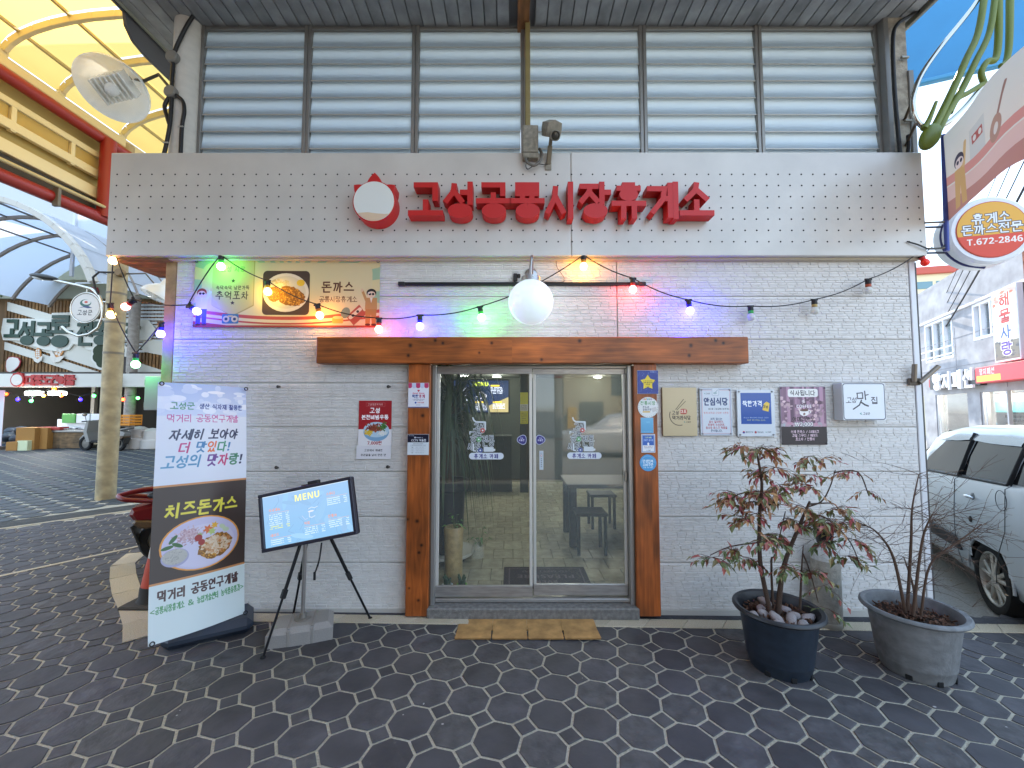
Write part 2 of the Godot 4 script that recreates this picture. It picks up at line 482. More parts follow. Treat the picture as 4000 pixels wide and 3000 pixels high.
# ---------------------------------------------------------------- print
class Canvas:
	var im: Image
	var k := 2.0
	var w: int
	var h: int
	func _init(ww: int, hh: int, base := Color.WHITE, fine := 2.0) -> void:
		w = ww
		h = hh
		k = fine
		im = Image.create_empty(int(ww * k), int(hh * k), false, Image.FORMAT_RGBA8)
		im.fill(base)
	func rect(x: float, y: float, a: float, b: float, c: Color) -> void:
		im.fill_rect(Rect2i(roundi(x * k), roundi(y * k), maxi(roundi(a * k), 1), maxi(roundi(b * k), 1)), c)
	func fade(x: float, y: float, a: float, b: float, c0: Color, c1: Color) -> void:
		for i in int(b): rect(x, y + i, a, 1.01, c0.lerp(c1, i / b))
	func poly(p: PackedVector2Array, c: Color) -> void:
		var m := p.size()
		var lo := p[0].y
		var hi := p[0].y
		for q in p:
			lo = minf(lo, q.y)
			hi = maxf(hi, q.y)
		for yy in range(maxi(int(lo * k), 0), mini(int(hi * k) + 1, im.get_height())):
			var y := (yy + 0.5) / k
			var xs := []
			for i in m:
				var a := p[i]
				var b := p[(i + 1) % m]
				if (a.y <= y) != (b.y <= y): xs.append(a.x + (y - a.y) * (b.x - a.x) / (b.y - a.y))
			xs.sort()
			for i in range(0, xs.size() - 1, 2):
				var x0 := roundi(xs[i] * k)
				var x1 := roundi(xs[i + 1] * k)
				if x1 > x0: im.fill_rect(Rect2i(x0, yy, x1 - x0, 1), c)
	func oval(x: float, y: float, rx: float, ry: float, c: Color, turn := 0.0) -> void:
		var p := PackedVector2Array()
		for i in 32: p.append(Vector2(x, y) + Vector2(rx * cos(TAU * i / 32), ry * sin(TAU * i / 32)).rotated(turn))
		poly(p, c)
	func line(p: PackedVector2Array, wd: float, c: Color, blunt := false) -> void:
		for i in p.size() - 1:
			var e := (p[i + 1] - p[i])
			if e.length() < 1e-6: continue
			e = e.normalized() * wd * 0.5
			var s := Vector2(-e.y, e.x)
			var a := p[i] - (e * 0.7 if blunt and i == 0 else Vector2.ZERO)
			var b := p[i + 1] + (e * 0.7 if blunt and i == p.size() - 2 else Vector2.ZERO)
			poly(PackedVector2Array([a + s, b + s, b - s, a - s]), c)
			if wd * k > 2.5 and (i > 0 or not blunt): oval(p[i].x, p[i].y, wd * 0.5, wd * 0.5, c)
			if wd * k > 2.5 and i == p.size() - 2 and not blunt: oval(p[i + 1].x, p[i + 1].y, wd * 0.5, wd * 0.5, c)
	func frame(x: float, y: float, a: float, b: float, wd: float, c: Color) -> void:
		line(PackedVector2Array([Vector2(x, y), Vector2(x + a, y), Vector2(x + a, y + b), Vector2(x, y + b), Vector2(x, y)]), wd, c)
	func rounded(x: float, y: float, a: float, b: float, r: float, c: Color) -> void:
		var p := PackedVector2Array()
		for q in [[x + a - r, y + r, -90], [x + a - r, y + b - r, 0], [x + r, y + b - r, 90], [x + r, y + r, 180]]:
			for i in 7:
				var t := deg_to_rad(q[2] + 15.0 * i)
				p.append(Vector2(q[0] + r * cos(t), q[1] + r * sin(t)))
		poly(p, c)
	func star(x: float, y: float, r: float, c: Color, inner := 0.5, points := 5, turn := 0.0) -> void:
		var p := PackedVector2Array()
		for i in points * 2:
			var q := r if i % 2 == 0 else r * inner
			p.append(Vector2(x + q * sin(PI * i / points + turn), y - q * cos(PI * i / points + turn)))
		poly(p, c)
	func measure(s: String, size: float, wide: float, gap: float) -> float:
		var x := 0.0
		for ch in s:
			if ch == " ": x += size * 0.38
			elif ch.unicode_at(0) >= 0xAC00: x += size * (wide + gap)
			else: x += size * 1.12 * one_glyph(ch)[1]
		return x
	func one_glyph(ch: String) -> Array:
		return owner_script.glyph(ch, true)
	var owner_script = null
	func text(s: String, x: float, y: float, size: float, c, heavy := 0.12, align := 0, wide := 0.88, gap := 0.12, slant := 0.0, rise := 0.0, edge := 0.0, edge_c := Color.WHITE) -> void:
		# y: top of the letters; c: a colour or one colour for each letter
		var full := measure(s, size, wide, gap)
		var x0 := x - full * 0.5 * align
		for pass_no in ([0, 1] if edge > 0.0 else [1]):
			var at := x0
			var i := 0
			for ch in s:
				var cc: Color = c[i % c.size()] if c is Array else c
				if pass_no == 0: cc = edge_c
				var wd := size * heavy + (edge * 2.0 if pass_no == 0 else 0.0)
				if ch == " ":
					at += size * 0.38
				elif ch.unicode_at(0) >= 0xAC00:
					for st in owner_script.syllable(ch):
						var q := PackedVector2Array()
						for p in st:
							var px: Vector2 = p * Vector2(wide, 1.0) * size * (1.0 - heavy * 0.5) + Vector2.ONE * size * heavy * 0.25
							px.x += (1.0 - p.y) * slant * size
							q.append(Vector2(at + px.x, y + px.y - (at + px.x - x0) * rise))
						line(q, wd, cc, true)
					at += size * (wide + gap)
				else:
					var gl: Array = owner_script.glyph(ch, true)
					var gs := size * 1.12
					var grow := 0.0
					for tr in gl[0]:
						var q := PackedVector2Array()
						for p in tr: q.append(Vector2(at + p.x * gs + (p.y - 0.24) * slant * gs, y + size * 0.94 - (p.y - 0.236) * gs - (at - x0) * rise))
						poly(q, cc)
						if pass_no == 0: line(PackedVector2Array([q[0], q[1], q[2], q[0]]), edge * 2.0, cc)
					at += gs * gl[1]
				i += 1
	func scribble(x: float, y: float, a: float, hgt: float, c: Color, rng: RandomNumberGenerator) -> void:
		# a line of print too small to read
		var at := x
		while at < x + a:
			var l := minf(hgt * rng.randf_range(0.6, 1.0), x + a - at)
			if rng.randf() > 0.16: rect(at, y + hgt * rng.randf_range(0.0, 0.12), l * 0.82, hgt * 0.85, c)
			at += l
	func bitmap() -> Image:
		var r: Image = im.duplicate()
		r.resize(w, h, Image.INTERPOLATE_BILINEAR)
		return r
	func texture() -> ImageTexture:
		return ImageTexture.create_from_image(bitmap())

func canvas(w: int, h: int, base := Color.WHITE, fine := 2.0) -> Canvas:
	var c := Canvas.new(w, h, base, fine)
	c.owner_script = self
	return c

func letter(ch: String, size: float, thick: float, deep: float, m: Material, parent: Node, at: Vector3, wide := 0.9) -> CSGCombiner3D:
	# one solid Hangul letter standing proud of its board
	var o := CSGCombiner3D.new()
	o.name = "letter"
	o.position = at
	parent.add_child(o, true)
	for st in syllable(ch):
		var q := PackedVector2Array()
		for p in st: q.append(Vector2((p.x - 0.5) * wide * size, (0.5 - p.y) * size))
		if q.size() > 12:
			q[q.size() - 1] = q[q.size() - 1].lerp(q[q.size() - 2], 0.02)
		var closed := q[0].distance_to(q[q.size() - 1]) < size * 0.004 and q.size() <= 12
		var runs := [q]
		if closed: runs = [q.slice(0, 3), q.slice(2, q.size())]
		for run in runs:
			var ends := Geometry2D.END_SQUARE if closed else (Geometry2D.END_BUTT if q.size() > 12 else Geometry2D.END_SQUARE)
			for pl in Geometry2D.offset_polyline(run, thick * 0.5, Geometry2D.JOIN_MITER, ends):
				var cs := CSGPolygon3D.new()
				cs.name = "stroke"
				cs.polygon = pl
				cs.depth = deep
				cs.position.z = deep
				cs.material = m
				o.add_child(cs, true)
	return o

# ---------------------------------------------------------------- the place
const SLOPE := -0.0085          # the pavement falls gently to the right
var rng := RandomNumberGenerator.new()
var faint: ImageTexture
var fine: ImageTexture          # fine grain, mid grey to white
var blotch: ImageTexture        # broad stains
var rough_bump: ImageTexture
var stone_bump: ImageTexture
var streak: ImageTexture
var wood_x: ImageTexture
var wood_y: ImageTexture

func ground(x: float, z: float) -> float:
	var y := SLOPE * clampf(x, -9.0, 6.0)
	return y + (0.054 * maxf(0.0, -4.4 - z) if x < -2.9 else 0.0)

func on_ground(x: float, z: float) -> Vector3:
	return Vector3(x, ground(x, z), z)

func _ready() -> void:
	rng.seed = 20240
	var cam := Camera3D.new()
	cam.name = "camera"
	add_child(cam)
	cam.position = Vector3(0, 1.75, 3.66)
	cam.rotation = Vector3(0.0575, 0, 0)
	cam.fov = 85.02
	cam.near = 0.05
	cam.far = 400.0
	cam.current = true
	var sky := ProceduralSkyMaterial.new()
	sky.sky_top_color = Color(0.68, 0.80, 0.95)
	sky.sky_horizon_color = Color(0.90, 0.96, 1.0)
	sky.sky_curve = 0.2
	sky.ground_bottom_color = Color(0.5, 0.49, 0.47)
	sky.ground_horizon_color = Color(0.7, 0.7, 0.68)
	sky.sun_angle_max = 4.0
	var we := WorldEnvironment.new()
	we.name = "surroundings"
	var env := Environment.new()
	env.background_mode = Environment.BG_SKY
	env.sky = Sky.new()
	env.sky.sky_material = sky
	env.background_energy_multiplier = 1.0
	env.tonemap_mode = Environment.TONE_MAPPER_LINEAR
	env.tonemap_exposure = 3.3
	env.sdfgi_enabled = true
	env.ssao_enabled = true
	env.ssil_enabled = true
	we.environment = env
	add_child(we)
	var sun := DirectionalLight3D.new()
	sun.name = "sun"
	sun.light_energy = 1.1
	sun.light_color = Color(1.0, 0.95, 0.87)
	sun.light_angular_distance = 0.53
	sun.shadow_enabled = true
	add_child(sun)
	sun.look_at_from_position(Vector3.ZERO, -Vector3(0.19, 0.70, -0.68), Vector3.UP)

	fine = ImageTexture.create_from_image(noise_img(512, 0.06, 0.8, 1.0, 5, 3))
	faint = ImageTexture.create_from_image(noise_img(512, 0.01, 0.93, 1.0, 5, 13))
	blotch = ImageTexture.create_from_image(noise_img(512, 0.012, 0.72, 1.0, 6, 9))
	rough_bump = ImageTexture.create_from_image(noise_img(512, 0.05, 0.0, 1.0, 5, 5))
	stone_bump = ImageTexture.create_from_image(noise_img(512, 0.016, 0.0, 1.0, 6, 8, FastNoiseLite.TYPE_PERLIN))
	streak = ImageTexture.create_from_image(streaks())
	wood_x = ImageTexture.create_from_image(wood(false))
	wood_y = ImageTexture.create_from_image(wood(true))

	build_ground()
	build_shop_shell()
	build_louvres_and_eave()
	build_entrance()
	build_interior()
	build_arcade()
	build_market_front()
	build_far_street()
	build_opposite_side()
	build_fascia_sign()
	build_posters()
	build_string_lights()
	build_fixtures()
	build_left_things()
	build_right_things()
	build_car()

func streaks() -> Image:
	# grain drawn out along x
	var f := FastNoiseLite.new()
	f.seed = 21
	f.frequency = 0.06
	f.fractal_octaves = 4
	var a := f.get_seamless_image(64, 512)
	a.resize(512, 512, Image.INTERPOLATE_CUBIC)
	for y in 512:
		for x in 512:
			var q := 0.82 + 0.18 * a.get_pixel(x, y).r
			a.set_pixel(x, y, Color(q, q, q))
	return a

func wood(upright_grain: bool) -> Image:
	# long grain lines, broad tone and small dark knots of a stained plank
	var w := 768
	var h := 192
	var broad := FastNoiseLite.new()
	broad.seed = 31
	broad.frequency = 1.0
	broad.fractal_octaves = 3
	var im := Image.create_empty(w, h, false, Image.FORMAT_RGB8)
	var knots := []
	var r := RandomNumberGenerator.new()
	r.seed = 77
	for i in 11: knots.append([r.randf_range(20, w - 20), r.randf_range(12, h - 12), r.randf_range(3.0, 6.5)])
	for y in h:
		for x in w:
			var bend := 0.0
			var dark := 0.0
			for k in knots:
				var dx: float = (x - k[0]) / 3.2
				var dy: float = y - k[1]
				var d2: float = dx * dx + dy * dy
				if d2 < 900.0:
					bend += dy * exp(-d2 / (k[2] * k[2] * 5.0)) * 0.8
					dx *= 3.2
					dark = maxf(dark, exp(-(dx * dx + dy * dy) / (k[2] * k[2] * 0.55)))
			var gy := y - bend
			var grain := broad.get_noise_2d(x * 0.004, gy * 0.085)
			var thin := broad.get_noise_2d(x * 0.012 + 40.0, gy * 0.42)
			var tone := broad.get_noise_2d(x * 0.006 + 90.0, gy * 0.012)
			var q := 0.80 + grain * 0.16 + thin * 0.09 + tone * 0.24 - dark * 0.55
			var c := Color(clampf(q, 0.1, 1.0), clampf(q - 0.03 - tone * 0.03, 0.08, 1.0), clampf(q - 0.06 - tone * 0.05, 0.06, 1.0))
			im.set_pixel(x, y, c)
	if upright_grain: im.rotate_90(CLOCKWISE)
	return im

# ---------------------------------------------------------------- ground
const PITCH := 0.2478
const TURN := -0.243
const LINE_A := Vector2(-9.3, 0.42)
const LINE_B := Vector2(-5.5, -4.4)
const FIRST := Vector2(0.850, 0.173)   # x, z of one small square

func beyond(o: Vector2) -> float:
	# how far a spot lies on the market side of the pale boundary line
	return (LINE_B - LINE_A).normalized().cross(LINE_A - o)

func eight(a: float) -> PackedVector2Array:
	var p := PackedVector2Array()
	for i in 8: p.append(Vector2(cos(TAU * (i + 0.5) / 8), sin(TAU * (i + 0.5) / 8)) * a / cos(PI / 8))
	return p

func slab_mesh(p: PackedVector2Array, high: float, bev: float) -> ArrayMesh:
	var g := Geo.new()
	g.xf = Transform3D(Basis(Vector3.RIGHT, -PI / 2), Vector3.ZERO)
	g.prism(p, 0.0, high, bev, false)
	return g.mesh()

func build_ground() -> void:
	# the town's asphalt, one sheet to the horizon
	var far := Geo.new()
	far.quad(Vector3(-200, -0.16, 200), Vector3(200, -0.16, 200), Vector3(200, -0.16, -200), Vector3(-200, -0.16, -200))
	var asphalt := textured("57575a", 0.9, fine, Vector3(0.9, 0.9, 0.9), 0.0, rough_bump, 0.4)
	struct(put("ground", far, asphalt))
	# the street that runs past on the right and in front
	var st := Geo.new()
	for q in [[Vector2(-30, 5.4), Vector2(60, 5.4), Vector2(60, 22), Vector2(-30, 22)], [Vector2(3.66, -40), Vector2(60, -40), Vector2(60, 0.03), Vector2(3.66, 0.03)], [Vector2(5.3, 0.03), Vector2(60, 0.03), Vector2(60, 5.4), Vector2(5.3, 5.4)]]:
		var p := []
		for s in q: p.append(Vector3(s.x, -0.1, s.y))
		st.face(p, Vector3(0, -9, 0))
	var road := struct(put("street", st, textured("a5a198", 0.9, fine, Vector3(1.3, 1.3, 1.3), 0.0, rough_bump, 0.5)))
	# stamped paving before the shop: grout bed with slabs on it
	var bed := branch("paving", self)
	struct(bed)
	var gb := Geo.new()
	var rows := []
	for z in [5.4, 2.0, 0.03]: rows.append([Vector3(-9.6, ground(-9.6, 0), z), Vector3(-3.0, ground(-3.0, 0), z), Vector3(0, 0, z), Vector3(5.3, ground(5.3, 0), z)])
	rows.reverse()
	gb.sheet(rows)
	var gl := []
	for z in [-4.4, -2.0, 0.03]: gl.append([Vector3(-9.6, ground(-9.6, 0), z), Vector3(-6, ground(-6, 0), z), Vector3(-2.98, ground(-2.98, 0), z)])
	gb.sheet(gl)
	put("grout_bed", gb, textured("c6bea9", 0.92, fine, Vector3(2, 2, 2), 0.0, rough_bump, 0.6), bed)
	var slate := [textured("514f52", 0.66, blotch, Vector3(0.37, 0.37, 0.37), 0.0, stone_bump, 1.1), textured("565457", 0.68, blotch, Vector3(0.9, 0.9, 0.9), 0.0, stone_bump, 1.2), textured("4b494c", 0.64, blotch, Vector3(0.5, 0.5, 0.5), 0.0, stone_bump, 1.1), textured("5a5858", 0.7, blotch, Vector3(1.4, 1.4, 1.4), 0.0, stone_bump, 1.0)]
	var big := slab_mesh(eight(0.5 * PITCH - 0.0078), 0.004, 0.003)
	var quarter := PackedVector2Array()
	for i in 4: quarter.append(Vector2(cos(TAU * (i + 0.0) / 4), sin(TAU * (i + 0.0) / 4)) * (0.293 * PITCH - 0.0105))
	var small := slab_mesh(quarter, 0.004, 0.003)
	var u := Vector2(cos(TURN), -sin(TURN)) * PITCH
	var w := Vector2(sin(TURN), cos(TURN)) * PITCH
	var turn := Basis(Vector3.UP, TURN)
	var lean := Basis(Vector3.BACK, atan(SLOPE))
	var seen := []
	var rest := [Geo.new(), Geo.new()]
	var far_list := []
	for i in range(-60, 30):
		for j in range(-40, 30):
			for kind in 2:
				var o := FIRST + u * (i + (0.5 if kind == 0 else 0.0)) + w * (j + (0.5 if kind == 0 else 0.0))
				if o.x < -9.3 or o.x > 5.2 or o.y > 5.2: continue
				var edge := 0.0 if o.x > -3.1 else -4.2
				if o.y < edge - 0.02 or (o.x < -3.1 and beyond(o) > -0.1): continue
				var dist := Vector2(o.x, o.y - 3.66).length()
				var at := Transform3D(lean * turn, Vector3(o.x, ground(o.x, 0.0) + 0.0015 + rng.randf() * 0.0018, o.y))
				var front := 3.66 - o.y
				if front > 0.9 and absf(o.x) < front * 1.35 + 0.3 and o.y < 2.6: seen.append([dist, kind, at])
				else: far_list.append([dist, kind, at])
	seen.sort_custom(func(a, b): return a[0] < b[0])
	var count := [0, 0]
	for s in seen:
		if count[s[1]] < 298:
			count[s[1]] += 1
			var m := put("octagon_paver" if s[1] == 0 else "square_paver", big if s[1] == 0 else small, slate[rng.randi() % 4], bed)
			m.transform = s[2]
		else: far_list.append(s)
	for kind in 2:
		var list := far_list.filter(func(s): return s[1] == kind)
		var mm := MultiMesh.new()
		mm.transform_format = MultiMesh.TRANSFORM_3D
		mm.mesh = big if kind == 0 else small
		mm.instance_count = list.size()
		for i in list.size(): mm.set_instance_transform(i, list[i][2])
		var o := MultiMeshInstance3D.new()
		o.name = "further_octagon_pavers" if kind == 0 else "further_square_pavers"
		o.multimesh = mm
		o.material_override = slate[kind]
		bed.add_child(o, true)
		o.set_meta("kind", "stuff")
	# gum spots and crumbs trodden into the slabs
	var spot := Geo.new()
	spot.lathe([Vector2(0.5, 0.0), Vector2(0.35, 0.16), Vector2(0, 0.2)], 9)
	var gum := MultiMesh.new()
	gum.transform_format = MultiMesh.TRANSFORM_3D
	gum.mesh = spot.mesh()
	gum.instance_count = 130
	for i in 130:
		var x := rng.randf_range(-5.0, 4.2)
		var s := 0.006 + 0.012 * rng.randf() * rng.randf()
		gum.set_instance_transform(i, Transform3D(Basis.from_scale(Vector3(s * rng.randf_range(0.6, 1.5), s * 0.3, s)), Vector3(x, ground(x, 0) + 0.0058, rng.randf_range(0.35, 3.0))))
	var go := MultiMeshInstance3D.new()
	go.name = "crumbs"
	go.multimesh = gum
	go.material_override = mat("a9a6a2", 0.9)
	bed.add_child(go, true)
	go.set_meta("kind", "stuff")
	# pale border planks along the foot of the wall
	var border := branch("border_strip", self)
	struct(border)
	var pale := [textured("cfc2a8", 0.85, fine, Vector3(3, 3, 3), 0.0, rough_bump, 0.4), textured("c7ba9f", 0.86, fine, Vector3(3, 3, 3), 0.0, rough_bump, 0.4)]
	var n := 26
	for i in n:
		var x0 := -3.0 + 8.2 * i / n
		var x1 := -3.0 + 8.2 * (i + 1) / n - 0.004
		var z := 0.125 + 0.012 * (x0 + x1) * 0.5
		var g := Geo.new()
		var skew := 0.05
		g.xf = Transform3D(lean * Basis(Vector3.RIGHT, -PI / 2), Vector3((x0 + x1) / 2, ground((x0 + x1) / 2, 0) + 0.004, z))
		var hw := (x1 - x0) / 2
		g.prism(PackedVector2Array([Vector2(-hw - skew, -0.062), Vector2(hw - skew, -0.066), Vector2(hw + skew, 0.062), Vector2(-hw + skew, 0.066)]), 0.0, 0.009, 0.003, false)
		put("border_stone", g, pale[i % 2], border)
	var dk := Geo.new()
	for i in 8:
		var x0 := -2.98 + i * 1.03
		var x1 := x0 + 1.03
		dk.face([Vector3(x0, ground(x0, 0) + 0.0112, 0.0), Vector3(x1, ground(x1, 0) + 0.0112, 0.0), Vector3(x1, ground(x1, 0) + 0.0112, 0.055 + 0.012 * x1), Vector3(x0, ground(x0, 0) + 0.0112, 0.055 + 0.012 * x0)], Vector3(0, -9, 0))
	struct(put("gutter_strip", dk, textured("47474b", 0.85, blotch, Vector3(1, 1, 1), 0.0, rough_bump, 0.5)))
	# the curved pale kerb band round the corner and the straight joints on the left
	var bend := branch("corner_band", self)
	struct(bend)
	var pts := [Vector2(-4.42, -1.39), Vector2(-4.25, -1.02), Vector2(-3.95, -0.7), Vector2(-3.6, -0.36), Vector2(-3.3, -0.1), Vector2(-3.02, 0.16), Vector2(-2.78, 0.42)]
	for i in pts.size() - 1:
		var a: Vector2 = pts[i]
		var b: Vector2 = pts[i + 1]
		var s := (b - a).orthogonal().normalized() * 0.1
		var e := (b - a).normalized() * 0.003
		var g := Geo.new()
		var q := [a + s + e, b + s - e, b - s - e, a - s + e]
		var top := []
		for k in q: top.append(Vector3(k.x, ground(k.x, 0) + 0.0115, k.y))
		g.face(top, Vector3(0, -9, 0))
		for k in 4:
			var d0: Vector3 = top[k]
			var d1: Vector3 = top[(k + 1) % 4]
			g.face([d0, d1, d1 - Vector3(0, 0.012, 0), d0 - Vector3(0, 0.012, 0)], Vector3((a.x + b.x) / 2, d0.y - 0.004, (a.y + b.y) / 2))
		put("band_stone", g, pale[i % 2], bend)
	for l in [[Vector2(-6.2, 0.95), Vector2(-4.5, -1.8), 0.05, "joint_strip"], [LINE_A, LINE_B, 0.06, "joint_strip"]]:
		var a: Vector2 = l[0]
		var b: Vector2 = l[1]
		var g := Geo.new()
		g.bar(Vector3(a.x, ground(a.x, 0) + 0.002, a.y), Vector3(b.x, ground(b.x, 0) + 0.002, b.y), l[2], 0.018, 0.003)
		struct(put(l[3], g, pale[0]))
	var dark := Geo.new()
	var off := (LINE_B - LINE_A).orthogonal().normalized()
	if beyond(LINE_A + off) < 0.0: off = -off
	var strip := []
	for q in [LINE_A + off * 0.05, LINE_B + off * 0.05, LINE_B + off * 0.5, LINE_A + off * 0.5]: strip.append(Vector3(q.x, ground(q.x, 0) + 0.0095, q.y))
	dark.face(strip, Vector3(0, -9, 0))
	struct(put("drain_strip", dark, textured("4b4a45", 0.85, blotch, Vector3(0.8, 0.8, 0.8), 0.0, rough_bump, 0.5)))
	# the market square behind rises away from us
	var sq := Geo.new()
	var sr := []
	for z in [-24.0, -14.0, -9.0, -4.38]:
		var l := []
		for x in [-40.0, -20.0, -12.0, -6.0, -2.9]: l.append(Vector3(x, ground(x, z) + 0.002, z))
		sr.append(l)
	sq.sheet(sr)
	struct(put("market_square", sq, textured("a3a08e", 0.9, fine, Vector3(1, 1, 1), 0.0, rough_bump, 0.6)))
	var mm := MultiMesh.new()
	mm.transform_format = MultiMesh.TRANSFORM_3D
	mm.mesh = slab_mesh(eight(0.5 * 0.34 - 0.009), 0.006, 0.003)
	var places := []
	for i in 100:
		for j in 76:
			var o := Vector2(-3.2, -4.55) + Vector2(cos(0.5), sin(0.5)) * 0.34 * (i - 60) - Vector2(-sin(0.5), cos(0.5)) * 0.34 * (j - 36)
			if o.x < -18 or o.x > -3.0 or o.y > 0.5 or o.y < -11.3 or beyond(o) < 0.6: continue
			places.append(Transform3D(Basis(Vector3.RIGHT, 0.054 if o.y < -4.4 else 0.0) * Basis(Vector3.UP, -0.5), Vector3(o.x, ground(o.x, o.y) + 0.0015 + rng.randf() * 0.002, o.y)))
	mm.instance_count = places.size()
	for i in places.size(): mm.set_instance_transform(i, places[i])
	var ms := MultiMeshInstance3D.new()
	ms.name = "square_paving_slabs"
	ms.multimesh = mm
	ms.material_override = textured("4c5357", 0.62, blotch, Vector3(0.5, 0.5, 0.5), 0.0, stone_bump, 1.0)
	add_child(ms, true)
	ms.set_meta("kind", "stuff")
	ms.set_meta("label", "grey blue stone slabs of the market square")

# ---------------------------------------------------------------- the shop
var shop: Node3D
var shop_metal: StandardMaterial3D

func siding(x0: float, x1: float, y0: float, y1: float, seed_no: int) -> ArrayMesh:
	# one pressed metal panel: courses of long thin raised bricks
	var r := RandomNumberGenerator.new()
	r.seed = seed_no
	var g := Geo.new()
	g.face([Vector3(x0, y0, 0), Vector3(x1, y0, 0), Vector3(x1, y1, 0), Vector3(x0, y1, 0)], Vector3(0, y0, -1))
	g.face([Vector3(x0, y0, 0), Vector3(x1, y0, 0), Vector3(x1, y0, -0.012), Vector3(x0, y0, -0.012)], Vector3(x0, y0 + 1, 0))
	g.face([Vector3(x0, y1, 0), Vector3(x1, y1, 0), Vector3(x1, y1, -0.012), Vector3(x0, y1, -0.012)], Vector3(x0, y0, 0))
	var y := y0 + 0.004
	while y < y1 - 0.012:
		var h: float = [0.0125, 0.019, 0.023, 0.027][r.randi() % 4]
		if y + h > y1 - 0.003: h = y1 - 0.003 - y
		var x := x0 - r.randf() * 0.07
		while x < x1 - 0.01:
			var l := r.randf_range(0.055, 0.115)
			var a := maxf(x + 0.003, x0 + 0.003)
			var b := minf(x + l - 0.003, x1 - 0.003)
			if b - a > 0.012:
				var z := r.randf_range(0.0034, 0.0064)
				var za := z + r.randf_range(-0.0015, 0.0015)
				var yb := y + 0.0018
				var yt := y + h - 0.0018
				var i := 0.0022
				var o := [Vector3(a, yb, 0), Vector3(b, yb, 0), Vector3(b, yt, 0), Vector3(a, yt, 0)]
				var p := [Vector3(a + i, yb + i, z), Vector3(b - i, yb + i, za), Vector3(b - i, yt - i, za), Vector3(a + i, yt - i, z)]
				var mid := Vector3((a + b) / 2, (yb + yt) / 2, -0.01)
				g.face(p, mid)
				for k in 4: g.face([o[k], o[(k + 1) % 4], p[(k + 1) % 4], p[k]], mid)
			x += l
		y += h
	return g.mesh()

